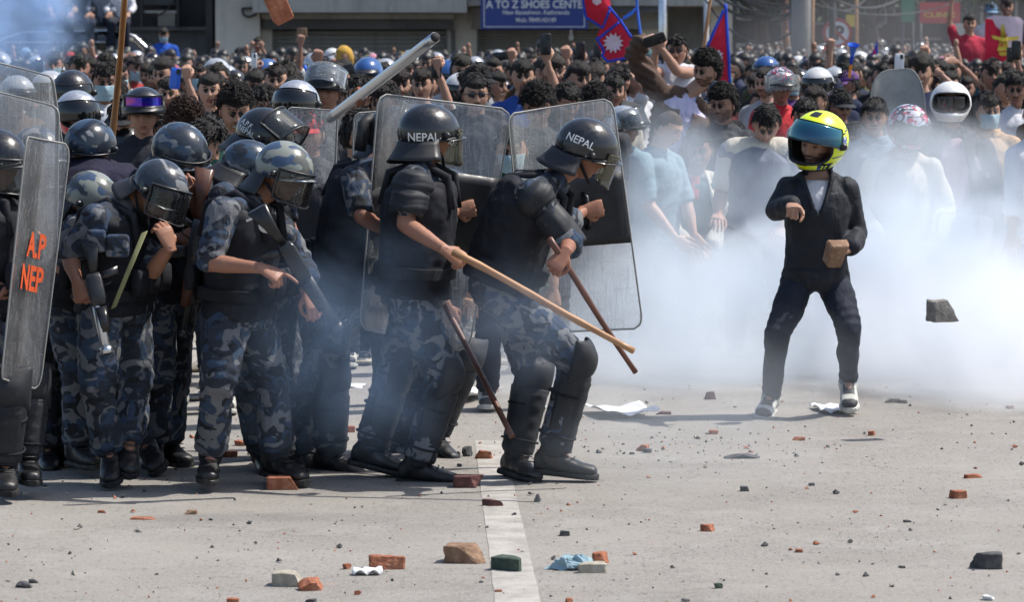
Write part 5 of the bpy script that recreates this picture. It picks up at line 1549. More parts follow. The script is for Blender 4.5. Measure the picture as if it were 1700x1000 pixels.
fB = officer(16.4, dict(head=(62, 262), neck=(52, 292), sha=(14, 318, -.1), shb=(86, 312, .1), hia=(36, 505, -.05), hib=(80, 500, .10),
    ela=(10, 400, -.1), wra=(40, 440, -.15), elb=(110, 400, .1), wrb=(104, 440, 0),
    kna=(66, 620, -.05), ana=(78, 742, .02), toa=(84, 788, -.18), knb=(110, 620, .1), anb=(116, 738, .05), tob=(150, 772, -.10)),
    basis(50, 8, 0), "policeman in camouflage helmet behind the shield with orange letters", camo="camo_cloth_dark", helmet=dict(shell="camo_shell", visor="down"), seed=12, armour=(("b", 2, False),))
fA = officer(15.25, dict(head=(-6, 272), neck=(-22, 312), sha=(-52, 345, -.15), shb=(12, 335, .15), hia=(-42, 515, -.10), hib=(-6, 510, .10),
    ela=(-70, 430, -.1), wra=(-20, 470, -.15), elb=(46, 420, 0), wrb=(50, 400, .12),
    kna=(14, 645, -.12), ana=(8, 768, -.05), toa=(14, 822, -.26), knb=(48, 640, .15), anb=(44, 758, .12), tob=(52, 800, -.04)),
    basis(58, 6, 0), "riot policeman in black armour at the left edge holding the lettered shield", jackets="black_cloth", camo="camo_cloth_dark",
    helmet=dict(shell="black_shell", visor="down", vmat="visor_clear"), seed=13, armour=(("b", 2, False),), guards=("a", "b"), sleeve=(1.6, 1.7), vestinf=.05, hands=("grip", "grip"))
# a black cap with a printed crown between two helmets
# -- shields
shield((44, 226), (117, 240), (66, 648), (2, 628), 14.95, "tall narrow clear shield with orange letters at the left edge", bulge=.035, pad=None,
       letters=(("A.P", .60, .43, .105, 1.9), ("NEP", .58, .565, .105, 1.9)), dys=(0, .22, .22, 0), r=.12)
shield((-60, 140), (98, 178), (94, 420), (-40, 560), 15.7, "scratched wide clear shield raised at the top left corner of the police line", bulge=.05)
shield((-20, 100), (88, 128), (112, 300), (-10, 330), 16.7, "clear shield leaning behind the wide one at the far left", bulge=.05, dys=(0, 0, 0, 0))
shI, _ = shield((628, 155), (851, 182), (778, 585), (597, 545), 16.35, "large clear shield with black pad gripped by the man with the bamboo stick", bulge=.06, pad=(.47, .285, .99, .60), dys=(-.25, .1, .1, -.25))
shJ, _ = shield((842, 190), (1017, 163), (1068, 546), (880, 556), 16.35, "large clear shield with black pad held by the man bent forward", bulge=.06, pad=(.40, .315, .985, .625), dys=(-.05, .12, .12, -.05))
shield((478, 178), (561, 184), (556, 300), (470, 330), 17.4, "small scratched clear shield before the man in the red cap", bulge=.03, edge="shield_edge")
shield((588, 188), (700, 180), (690, 420), (580, 420), 17.2, "clear shield half hidden left of the front man's helmet", bulge=.04)
# -- sticks
stick("bamboo_stick", at(752, 418, 15.46), at(1052, 584, 15.2), .0165, .0130, "bamboo", "long pale bamboo stick pointing down right from the front policeman's hand", "stick", .008)
stick("wooden_stick", at(912, 396, 15.45), at(1055, 619, 15.65), .0145, .0115, "dark_cane", "dark wooden stick in the bent policeman's right hand", "stick")
stick("wooden_cane", at(738, 508, 16.3), at(850, 726, 15.75), .0135, .0130, "dark_cane", "dark brown cane slanting down between the two front policemen", "cane")
stick("bamboo_stick", at(748, 490, 16.9), at(800, 503, 17.3), .009, .008, "bamboo", "short end of a thin pale stick behind the front policeman's hip", "stick")
stick("metal_pipe", at(548, 196, 17.3), at(722, 62, 16.2), .026, .026, "steel_pipe", "shiny steel pipe raised diagonally above the crowd", "pipe", .001)
g = Geo(); a, b = at(722, 62, 16.2), at(548, 196, 17.3); d = unit(a - b); g.tube([a - d * .004, a + d * .012], .021, 16); o = g.obj("bore", MT["rubber"], None); 
pipe = [x for x in bpy.data.objects if x.name.startswith("metal_pipe")][0]
o.parent = pipe; o.matrix_parent_inverse = pipe.matrix_world.inverted() if False else Matrix(pipe.matrix_basis).inverted()
stick("flag_staff", at(184, 250, 16.9), at(211, -70, 16.0), .0155, .0130, "oiled_wood", "varnished brown staff standing up at the left, cut by the top edge", "staff", .006)

# ---------------------------------------------------------------- the protester in the yellow helmet
YQ = 18.7
J = J_px(YQ, dict(head=(1358, 241, 0), neck=(1358, 286, .03), sha=(1310, 314, 0), shb=(1404, 314, 0), hia=(1326, 466, 0), hib=(1382, 466, 0),
    ela=(1290, 350, -.06), wra=(1314, 340, -.30), elb=(1424, 388, .06), wrb=(1412, 412, -.14),
    kna=(1290, 558, -.16), ana=(1280, 658, .05), toa=(1264, 692, -.14), knb=(1408, 544, -.18), anb=(1408, 634, .08), tob=(1411, 680, -.12)))
fQ = Fig(J, H=basis(-38, 9, 11), build=.90); fQ.o = np.array([J["ana"][0] + .15, J["ana"][1], 0]); fQ.mirror = (True, False)
fQ.body("person", "man in black jacket and open yellow motorcycle helmet standing in smoke holding a brick", "person", "the two sides facing each other", "beard",
        ("point", "hold"), ((.10, -.9, -.15), (-.75, -.35, -.1)), ((0, .1, 1), (.3, -.5, .8)), handscale=1.05)
del fQ.root["group"]
fQ.trousers("dark_trousers", inf=.005, t1=1.95, flare=.004, wr=.010, kneeb=.006)
g = Geo(); fQ.torso(g, .022, -.10, 1.1, .98, 1.0)
for sd in "ab": fQ.arm(g, sd, .016, 0, 1.93, .008)
Vj, Fj = fuse(g, .011, 2); Nn = vnormals(Vj, Fj); w_ = waves(Vj, 15, 20, 7, (1, 1, .7)); Vj = Vj + Nn * (((1 - np.abs(w_) * 1.5) * .75 + waves(Vj, 16, 48, 6) * .3) * .011)[:, None]
nk = J["neck"]
def in_wedge(c):
    t = (nk[2] - .01 - c[2]) / .20
    return c[1] < nk[1] - .01 and -.5 < t < 1 and abs(c[0] - nk[0] + .012) < .072 * (1 - max(t, 0)) ** .8
jk = fQ.add("jacket", None, "charcoal_jacket", V=Vj, F=[q for q in Fj if not in_wedge(Vj[list(q)].mean(0))])
g = Geo(); fQ.torso(g, .010, .4, 1.1); Vw, Fw = fuse(g, .011, 2); fQ.add("white_shirt", None, "white_cloth", V=Vw, F=[q for q in Fw if Vw[list(q)].mean(0)[2] > nk[2] - .30])
# hem band, collar, zip and the white shirt in the open front
hc = (J["hia"] + J["hib"]) / 2; us = np.array([1, 0, 0.])
g = Geo(); g.loft([(hc + [0, 0, z], np.array([.172, 0, 0]), np.array([0, .128, 0])) for z in (.015, .02, .055, .06)], 28, pw=2.3); fQ.cloth("hem", g, "charcoal_jacket", .01, .004, 30, 6, parent=jk)
nk = J["neck"]
g, _ = sheet(lambda u, v: nk + np.array([math.sin((u - .5) * 4.6) * (.088 - .012 * v), math.cos((u - .5) * 4.6) * (.082 - .01 * v) + .012, -.035 + .055 * v + .01 * math.cos((u - .5) * 4.6)]), 22, 5, .006); fQ.add("collar", g, "charcoal_jacket", parent=jk)
# open front: white shirt wedge just proud of the jacket
def fsv(u, v):
    w = .072 * (1 - v) ** .8 + .003; x = (u - .5) * 2 * w - .012
    return np.array([nk[0] + x, nk[1] - .088 - .050 * min(1, v * 1.5) + x * x * 3.0, nk[2] - .01 - v * .20])
for s_ in (-1, 1):
    g = Geo(); g.tube([fsv(.5 + s_ * .5, v) + np.array([s_ * .006, -.012 - .012 * v, .0]) for v in np.linspace(-.05, 1.0, 9)], [.016, .015, .014, .013, .012, .012, .011, .010, .009], 8); fQ.add("lapel", g, "charcoal_jacket", parent=jk)
for s_, us_ in ():
    g, _ = sheet(lambda u, v: fsv(us_, v) + np.array([(us_ - .5) * 2 * (u * .03), -.004 - .012 * math.sin(u * 3.1) + .02 * u, .004]), 5, 12, .004); fQ.add("lapel", g, "charcoal_jacket", parent=jk)
g = Geo(); g.tube([fsv(.5, 1.0) + [0, -.010, 0], fsv(.5, 1) + [.002, -.016, -.03]], .0045, 6); fQ.add("zip", g, "chrome", parent=jk)
g = Geo(); g.box(at(1386, 321, YQ - .150), (.035, .003, .007), R=rot('Y', -8)); fQ.add("chest_logo", g, "shield_edge", False, jk)
for sd in "ab": boot(fQ, sd, sneaker=True, shaft=.05, name="sneaker")
def paintQ(x, y, z):
    az = math.degrees(math.atan2(x, -y))
    if z > -.1 and abs(az - 88) < 17 and abs(z - .12) < .22: return 3 if math.sin(az * .5 + z * 22) > -.5 else 4
    if z < -.42 and abs(az) < 13 and z > -.62: return 1
    if -.5 > z and 30 < az < 80 and math.sin(az * .55) > -.2: return 3 if math.sin(az * .3 + z * 30) > 0 else 1
    if z > .80 and abs(x) < .16 and -.45 < y < -.1: return 1
    if abs(az) > 40 and abs(az) < 75 and -.62 < z < -.5: return 1
    if y > .1 and abs(z - .35 - .3 * y) < .035: return 1
    if abs(z + .33) < .05 and 62 < abs(az) < 140: return 1
    if y > .25 and z < -.12 and z > -.34: return 1
    if y > .5 and z < .1: return 1
    return 0
cQ = J["head"] + fQ.H @ np.array([0, .004, .020])
moto_helmet(lambda nm, g, mt, par: fQ.add(nm, g, mt, parent=par), fQ.H, cQ, ["yellow_shell", "black_plastic", "charcoal_leather", "blue_shell", "white_shell", "rubber"], paintQ, port=(64, -.52, .26), k=1.13, chin=.034, visor=-20, vz=(.52, -.16))
# brick in his hand
def chunk(name, c, size, mat, label, cat, seed=0, rz=None, j=.16, group=None, rx=0, cuts=2, parent=None, shape="brick"):
    r = np.random.default_rng(seed + 77)
    bm = bmesh.new(); bmesh.ops.create_cube(bm, size=1.0)
    bmesh.ops.bevel(bm, geom=bm.edges[:], offset=.06, segments=1, affect='EDGES')
    bmesh.ops.subdivide_edges(bm, edges=bm.edges, cuts=cuts, use_grid_fill=True)
    V = np.array([v.co[:] for v in bm.verts])
    if shape == "stone":
        V = V / (np.abs(V).max(1, keepdims=True) ** .0) ; V = V * (.55 + .45 / np.maximum(np.linalg.norm(V, axis=1, keepdims=True) / .62, .6))
        for q in range(5):
            n_ = unit(r.normal(size=3)); d_ = V @ n_; lim = r.uniform(.28, .42); V = V - np.outer(np.maximum(d_ - lim, 0), n_)
    else:                                              # broken end: cut by one or two slanting planes
        for q in range(2 if j > .1 else 1):
            n_ = unit(np.array([r.choice([-1, 1]) * 1.0, r.normal() * .5, r.uniform(-.2, .7)])); d_ = V @ n_; lim = r.uniform(.26, .40); V = V - np.outer(np.maximum(d_ - lim, 0), n_)
    V = V + np.stack([waves(V, seed + q, 7, 5) for q in range(3)], 1) * j * .14
    V = V * np.array(size)
    R = rot('Z', r.uniform(-60, 60) if rz is None else rz) @ rot('X', rx)
    V = V @ R.T
    c = np.asarray(c, float).copy()
    if c[2] < .001: V[:, 2] -= V[:, 2].min() + .003
    for v, p in zip(bm.verts, V): v.co = p
    me = bpy.data.meshes.new(name); bm.to_mesh(me); bm.free(); me.materials.append(MT[mat])
    o = link(name, me, parent, c)
    if cat: tag(o, label, cat, group)
    return o
chunk("brick", at(1390, 421, YQ - .30), (.115, .075, .125), "brick_brown", "rough brown brick held in the helmeted man's left hand", "brick", 3, 20, .1, rx=28)

# ---------------------------------------------------------------- civilians close behind
def civ(Y, spec, H, label, head="plain", hair=("short", (.012, .010, .009)), shirt=("white_cloth", .62), trousers="denim", hands=("relaxed", "relaxed"), handdir=(None, None), palm=(None, None), mirror=(True, False), seed=0, jacket=None, mask=None, glasses=False, build=1.0, wr=.008, group=None):
    J = J_px(Y, spec)
    # complete what the picture hides with a plain stance
    hia = J.get("hia"); 
    s = 1.0
    c = (J["sha"] + J["shb"]) / 2
    if "hia" not in J:
        d = unit(J["shb"] - J["sha"]); lean = J.get("lean", np.zeros(3)); J["hia"] = c - d * .09 + [0, 0, -.50]; J["hib"] = c + d * .09 + [0, 0, -.50]
        dz = J["hia"][2] - .92
        J["hia"][2] = J["hib"][2] = min(.95, J["hia"][2])
    for sd, sg in (("a", -1), ("b", 1)):
        h = J["hi" + sd]; d = unit(J["hib"] - J["hia"])
        if "el" + sd not in J: J["el" + sd] = J["sh" + sd] + d * sg * .06 + [0, 0, -.28]; 
        if "wr" + sd not in J: J["wr" + sd] = J["el" + sd] + [0, -.10, -.22]
        if "kn" + sd not in J:
            J["kn" + sd] = np.array([h[0] + d[0] * sg * .03, h[1] - .04, max(.46, h[2] * .5)]); J["an" + sd] = np.array([h[0] + d[0] * sg * .04, h[1] + .03, .09]); J["to" + sd] = J["an" + sd] + [0, -.19, -.055]
    f = Fig(J, H=H, build=build); f.mirror = mirror
    f.body("person", label, "person", group, head, hands, handdir, palm)
    f.trousers(trousers, tin=-.004, inf=.010, t1=1.92, flare=.006, seed=seed)
    f.shirt(shirt[0], inf=.018, sleeve=shirt[1], seed=seed, wr=wr)
    for sd in "ab": boot(f, sd, sneaker=True, shaft=.05, name="shoe")
    if jacket:
        g = Geo(); f.torso(g, .034, -.09, 1.0)
        for sd in "ab": f.arm(g, sd, .024, 0, jacket[1], .006)
        f.cloth("jacket", g, jacket[0], .012, .011, 22, seed + 9)
    if hair: put_hair(f, hair[0], seed, hair[1])
    if mask: put_mask(f)
    if glasses: put_sunglasses(f)
    return f
def collar(f, mat="cream_cloth", open_=.5):
    nk = f.J["neck"]; R = f.H; yaw = math.atan2(R[0, 1], R[1, 1]); Rz = rot('Z', -math.degrees(math.atan2(R[0, 1] * -1, R[1, 1])) * -1 if False else 0)
    for s_ in (-1, 1):
        g, _ = sheet(lambda u, v: nk + np.array([s_ * (.012 + .072 * math.sin(u * 1.57)) + s_ * .012 * v, -.088 + .12 * u * u - .012 * v, .0 + .035 * u - .055 * v * (1 - .4 * u)]), 8, 4, .004); f.add("collar", g, mat)
BR = (.014, .011, .010)
# man in a brown jacket, arm thrown up, phone in hand
f = civ(25.2, dict(head=(1172, 118), neck=(1140, 158, .02), sha=(1090, 148, -.05), shb=(1176, 190, .1), hia=(1085, 300), hib=(1140, 300), ela=(1053, 92, -.1), wra=(1066, 66, -.25), elb=(1230, 250, .1), wrb=(1250, 290, 0)),
    basis(-38, 8, 10), "curly haired bearded man in brown jacket throwing one arm up above the crowd", "beard", ("curly", BR), ("lilac_cloth", .04), "dark_trousers", ("hold", "relaxed"), ((.85, -.2, .35), None), ((0, -.2, 1), None), seed=21, wr=.007, mirror=(False, False))
g = Geo(); f.torso(g, .036, -.05, .95, 1.0)
for sd in "ab": f.arm(g, sd, .026, 0, 1.75, .012)
Vj, Fj = fuse(g, .012, 2); Nn = vnormals(Vj, Fj); sn_ = np.sin(Vj[:, 2] * 115 + Vj[:, 0] * 60 + waves(Vj, 33, 9, 5) * 2.5); Vj = Vj + Nn * ((1 - np.abs(waves(Vj, 31, 22, 7)) * 1.5) * .010 + np.sign(sn_) * np.abs(sn_) ** .7 * .007 * (Vj[:, 0] < at(1085, 0, 25.2)[0]))[:, None]
c0 = (f.J["sha"] + f.J["shb"]) / 2; dd = unit(f.J["shb"] - f.J["sha"])
Fk = [q for q in Fj if not (abs((Vj[list(q)].mean(0) - c0) @ dd - .0) < .052 and Vj[list(q)].mean(0)[1] < c0[1] - .02 and Vj[list(q)].mean(0)[2] < f.J["neck"][2] + .02)]
f.add("jacket", None, "brown_cloth", V=Vj, F=Fk)
def phone(c, R=None, label="black phone held up above the crowd", col="black_plastic", size=(.078, .011, .155), group=None, screen=True):
    root = link("phone", None, None, c); tag(root, label, "phone", group)
    R = np.eye(3) if R is None else R
    g = Geo(); g.loft([((0, y, 0), (size[0] / 2 * k_, 0, 0), (0, 0, size[2] / 2 * (1 - (1 - k_) * .5))) for y, k_ in ((-size[1] / 2, .93), (-size[1] * .3, 1), (size[1] * .3, 1), (size[1] / 2, .93))], 24, pw=7)
    g.xf(R).obj("phone_body", MT[col], root)
    g = Geo(); g.box((size[0] * .22, -size[1] * .62, size[2] * .33), (.026, .004, .034)); g.xf(R).obj("camera_bump", MT["black_plastic"], root, False)
    for z in (.25, .41):
        g = Geo(); g.ball((size[0] * .22, -size[1] * .85, size[2] * z), (.008, .003, .008), 10, 6); g.xf(R).obj("lens", MT["dark_glass"], root)
    return root
phone(at(1087, 66, 24.85), rot('Y', 70) @ rot('Z', 20), "black phone gripped by the man in the brown jacket")
# vest man with sunglasses, both hands up
f = civ(28.5, dict(head=(1124, 86), neck=(1122, 110), sha=(1096, 122), shb=(1150, 122), hia=(1106, 240), hib=(1144, 240), ela=(1082, 118, -.25), wra=(1088, 84, -.3), elb=(1124, 118, -.3), wrb=(1098, 80, -.35)),
    basis(-10, 0, 0), "man in white sleeveless shirt and sunglasses holding both hands up", "plain", ("short", BR), ("white_cloth", .02), "denim", ("hold", "hold"), ((.2, -.2, .9), (-.2, -.2, .9)), seed=22, glasses=True)
# shaven head man in teal shirt stooping
f = civ(22.6, dict(head=(1108, 214, 0), neck=(1092, 250, .05), sha=(1062, 268, -.12), shb=(1116, 272, .14), hia=(1066, 400, .05), hib=(1100, 400, .15), ela=(1078, 342, -.18), wra=(1122, 396, -.3), elb=(1140, 340, .1), wrb=(1152, 390, 0)),
    basis(58, 24, 0), "man with cropped hair in pale teal shirt stooping in the smoke", "cropped", None, ("teal_cloth", .8), "denim", ("open", "open"), ((.75, -.2, -.6), (.5, -.2, -.8)), seed=23)
# crouching man with glasses, red collar, white jacket
f = civ(23.2, dict(head=(1162, 250, -.05), neck=(1152, 288, .04), sha=(1112, 306), shb=(1196, 306), hia=(1128, 410, .15), hib=(1178, 410, .15), ela=(1104, 370, -.1), wra=(1140, 408, -.3), elb=(1206, 374, -.1), wrb=(1176, 418, -.3), kna=(1132, 440, -.32), ana=(1140, 545, 0), toa=(1134, 575, -.15), knb=(1190, 440, -.32), anb=(1182, 545, 0), tob=(1188, 575, -.15)),
    basis(-12, 10, -6), "smiling man in glasses crouching in green top and open white jacket", "smile", ("short", BR), ("green_cloth", .4), "dark_trousers", ("relaxed", "relaxed"), seed=24)
nk = f.J["neck"]
for s_ in (-1, 1):
    g, _ = sheet(lambda u, v: np.array([nk[0] + s_ * (.065 + .105 * v ** .7 - .05 * v * v + .06 * u * (1 - .4 * v)), nk[1] - .11 - .10 * math.sin(v * 2.2) + .10 * u, nk[2] + .01 - .46 * v]), 8, 14, .006)
    V = g.arr(); V = V + vnormals(V, g.F) * (waves(V, 8 + s_, 30, 6) * .010)[:, None]; g.V = [V]; f.add("white_jacket_front", g, "cream_cloth")
    g = Geo(); f.arm(g, "a" if s_ < 0 else "b", .022, 0, 1.7, .01); f.cloth("jacket_sleeve", g, "cream_cloth", .012, .01, 24, 4)
g, _ = sheet(lambda u, v: nk + np.array([(u - .5) * .06 * (1 - .3 * v), -.125 - .05 * v, -.01 - .15 * v]), 6, 6, .004); f.add("red_collar", g, "red_cloth")
g = Geo()
for s_ in (-1, 1): g.tube([(s_ * .031 + math.cos(t) * .022, -.103, .008 + math.sin(t) * .016) for t in np.linspace(0, 6.283, 17)], .0016, 5); g.tube([(s_ * .053, -.1, .01), (s_ * .079, 0, .006)], .0016, 5)
f.add("glasses", g.xf(f.H, f.J["head"]), "black_plastic")
# polo man looking down
f = civ(22.2, dict(head=(1272, 206, -.08), neck=(1262, 236, .02), sha=(1214, 256), shb=(1306, 256), hia=(1232, 372, .05), hib=(1288, 372, .05), ela=(1196, 326, .05), wra=(1192, 356, -.25), elb=(1322, 330, .05), wrb=(1300, 380, -.2)),
    basis(-4, 38, 4), "man in grey polo shirt with cream shoulders and collar looking down at the ground", "down", ("short", BR), ("grey_cloth", .6), "dark_trousers", seed=25, build=1.10)
g = Geo(); 
for sd in "ab": f.arm(g, sd, .024, 0, .62, .008)
g.capsule(f.J["sha"] + [.02, 0, .02], f.J["shb"] + [-.02, 0, .02], .085, .085, 12); f.cloth("yoke", g, "cream_cloth", .012, .006, 22, 3)
collar(f, "cream_cloth"); g = Geo(); g.tube([f.J["neck"] + [0, -.10, -.06], f.J["neck"] + [-.004, -.142, -.15]], .007, 6); f.add("placket", g, "white_cloth")
# tall dark haired youth behind, plain heads between
mid = [
 (24.6, (1200, 176), -30, 4, "curly", "beard", "charcoal_jacket", "thick black haired youth behind the crouching man in glasses"),
 (24.0, (1452, 196), -8, 4, "swept", "plain", "plaid", "neat black haired man in checked shirt left of the white helmet"),
 (24.8, (1640, 186), 12, 4, "swept", "plain", "tan_cloth", "man in tan shirt with pale blue face mask by the white helmet"),
 (26.5, (1395, 178), 18, 8, "cap", "beard", "charcoal_jacket", "man in dark cap behind the yellow helmet"),
 (25.4, (1218, 232), 14, 10, "short", "plain", "navy_cloth", "dark haired man half hidden behind the polo shirt"),
]
for (Y, (px, py), yaw, pit, hk, hd, sh, lab) in mid:
    sc_ = pxm(Y) * .3048
    dx = .158 * pxm(Y)
    f = civ(Y, dict(head=(px, py), neck=(px, py + .135 * pxm(Y), .03), sha=(px - dx, py + .232 * pxm(Y)), shb=(px + dx, py + .232 * pxm(Y))), basis(yaw, pit, 0), lab, hd,
            (hk if hk != "cap" else "short", BR), (sh, .7 if "tan" not in sh else 1.6), "dark_trousers", seed=int(px), mask="mask" in lab)
    if hk == "cap": put_cap(f, "charcoal_jacket")
    if "tan" in sh or "plaid" in sh: collar(f, sh)
# motorcycle helmets on two of them
def plain_paint(*a): return 0
f = civ(22.6, dict(head=(1508, 216), neck=(1500, 252, .03), sha=(1448, 282), shb=(1548, 282), ela=(1424, 350), wra=(1460, 400, -.25), elb=(1572, 350), wrb=(1550, 400, -.25)), basis(28, 22, 0),
        "person in red and grey patterned full face helmet with pale jacket, head bowed", "plain", None, ("cream_cloth", 1.85), "denim", seed=31)
moto_helmet(lambda nm, g, mt, par: f.add(nm, g, mt, parent=par), f.H, f.J["head"] + f.H @ np.array([0, .004, .02]), ["petal_shell", "black_plastic", "rubber"], plain_paint, port=(58, -.42, .22), visor=0, vmat="dark_glass")
f = civ(22.9, dict(head=(1578, 178), neck=(1578, 216, .03), sha=(1526, 250), shb=(1630, 250), ela=(1508, 330), wra=(1540, 390, -.2), elb=(1656, 330), wrb=(1640, 392, -.2)), basis(-4, 2, 0),
        "man in white motocross helmet with open dark jacket over pinkish shirt", "plain", None, ("pink_cloth", .6), "dark_trousers", seed=32, build=1.05)
hm, ptf = moto_helmet(lambda nm, g, mt, par: f.add(nm, g, mt, parent=par), f.H, f.J["head"] + f.H @ np.array([0, .004, .024]), ["white_shell", "black_plastic", "rubber"], plain_paint, port=(60, -.34, .50), k=1.0, chin=.035, cross=True)
g, _ = sheet(lambda u, v: (math.sin((u - .5) * 2.0) * .112, -math.cos((u - .5) * 2.0) * .118 - .006 + .0 * v, .058 - .085 * v * (1 - .35 * math.exp(-((u - .5) / .14) ** 2))), 20, 8, .004)
f.add("goggles", g.xf(f.H, f.J["head"] + f.H @ np.array([0, 0, .016])), "dark_glass", parent=hm)
g = Geo(); g.ball((0, -.172, -.050), .009, 8, 6); f.add("vent_screw", g.xf(f.H, f.J["head"] + f.H @ np.array([0, 0, .024])), "black_plastic", parent=hm)
for s_ in (-1, 1):
    g, _ = sheet(lambda u, v: np.array([f.J["neck"][0] + s_ * (.05 + .10 * v + .12 * u), f.J["neck"][1] - .13 - .05 * math.sin(v * 2.5) + .14 * u * u, f.J["neck"][2] + .015 - .60 * v - .03 * u]), 10, 16, .006)
    V = g.arr(); V = V + vnormals(V, g.F) * (waves(V, 18 + s_, 26, 6) * .010)[:, None]; g.V = [V]; f.add("jacket_front", g, "charcoal_jacket")
    g = Geo(); f.arm(g, "a" if s_ < 0 else "b", .026, 0, 1.85, .01); f.cloth("jacket_sleeve", g, "charcoal_jacket", .012, .012, 22, 7)
shield((1556, 352), (1648, 362), (1640, 560), (1540, 545), 22.0, "clear curved shield carried low by the man in the white motocross helmet", bulge=.06, edge="shield_edge")
# man cut by the right edge
f = civ(21.5, dict(head=(1722, 190), neck=(1718, 232, .02), sha=(1688, 262, -.05), shb=(1766, 262), ela=(1684, 336, -.1), wra=(1680, 388, -.15), elb=(1790, 340), wrb=(1780, 400), kna=(1700, 520, -.12), ana=(1672, 588, .1), toa=(1652, 612, -.05)), basis(-30, 0, 0),
        "person in pale long sleeved shirt cut off by the right edge, hand hanging", "plain", ("short", BR), ("white_cloth", 1.2), "denim", seed=33)
# silver helmet heads and a red and white one
def helmeted(Y, px, py, yaw, shellmat, label, paint=plain_paint, mats=None, visor=None, vm="visor_clear", seed=0, shirt="charcoal_jacket", pitch=4, port=(60, -.45, .28), half=False, face="plain"):
    dx = .158 * pxm(Y)
    f = civ(Y, dict(head=(px, py), neck=(px, py + .135 * pxm(Y), .03), sha=(px - dx, py + .232 * pxm(Y)), shb=(px + dx, py + .232 * pxm(Y))), basis(yaw, pitch, 0), label, face, None, (shirt, 1.6), "dark_trousers", seed=seed)
    if half:
        R = f.H; c = f.J["head"] + R @ np.array([0, .004, .03]); ax = (.124, .145, .125)
        g, rm = dome_grid(ax, lambda az: -.12 - .42 * (1 - math.cos(az)) / 2, 36, 12)
        h = f.add("helmet", g.xf(R, c), mats or shellmat); g = Geo(); g.tube(list(rm) + [rm[0]], .006, 6, cap=False); f.add("rim", g.xf(R, c), "rubber", parent=h)
        g, _ = sheet(lambda u, v: (math.sin((u - .5) * 2.0) * (.122 + .01 * v), -math.cos((u - .5) * 2.0) * (.144 + .045 * v), .03 - .03 * v), 14, 4, .004); f.add("peak", g.xf(R, c), "black_plastic", parent=h)
        if visor is not None:
            g, _ = sheet(lambda u, v: (math.sin((u - .5) * 2.6) * .140, -math.cos((u - .5) * 2.6) * .165, .06 - .13 * v), 16, 6, .003); f.add("visor", g.xf(R @ rot('X', visor), c), vm, parent=h)
    else:
        moto_helmet(lambda nm, g, mt, par: f.add(nm, g, mt, parent=par), f.H, f.J["head"] + f.H @ np.array([0, .004, .02]), mats or [shellmat, "black_plastic", "rubber"], paint, port=port, visor=visor, vmat=vm, nl=54, nt=32)
    return f
helmeted(23.8, 1036, 214, 62, "silver_shell", "person in silver open helmet behind the right hand clear shield", half=True, visor=-30, seed=41, shirt="teal_cloth")
helmeted(27.0, 1296, 146, 10, "silver_shell", "person in silver helmet with red marks behind the polo shirt", half=True, visor=-10, vm="plastic_wrap", seed=42, mats="petal_shell", shirt="red_cloth")
helmeted(20.5, 492, 180, -20, "silver_shell", "person in silver full face helmet behind the dark helmet lettered A.P.F.", seed=43, visor=-20, vm="dark_glass")
helmeted(21.5, 543, 150, -14, "black_shell", "person in black helmet wrapped in clear plastic beside the steel pipe", half=True, visor=-40, vm="plastic_wrap", seed=44)
helmeted(21.0, 128, 196, 20, "red_shell", "person in red helmet behind the leaning shield at the left", paint=lambda x, y, z: 1 if z > .55 and y < .2 else 0, mats=["red_shell", "silver_shell", "rubber"], seed=45, visor=-15, vm="dark_glass")
helmeted(22.0, 120, 160, -10, "black_shell", "person in glossy black helmet left of the masked man", seed=46, visor=0, vm="dark_glass")
f = helmeted(20.2, 238, 190, 6, "black_shell", "person with purple mirrored goggles pushed up on a black helmet", half=True, seed=47)
g, bd = sheet(lambda u, v: (math.sin((u - .5) * 2.1) * .118, -math.cos((u - .5) * 2.1) * .150, .115 - .065 * v), 18, 6, .010)
o = f.add("goggles", g.xf(f.H, f.J["head"]), "goggle_lens"); g = Geo(); g.tube(bd + [bd[0]], .009, 6, cap=False); f.add("goggle_frame", g.xf(f.H, f.J["head"]), "black_plastic", parent=o)
helmeted(30, 35, 145, 30, "silver_shell", "person in pale blue silver helmet at the far left", half=True, seed=48)
helmeted(20.5, 206, 250, 30, "black_shell", "person in black helmet with a faint pattern between two camouflage helmets", half=True, seed=49, pitch=20)
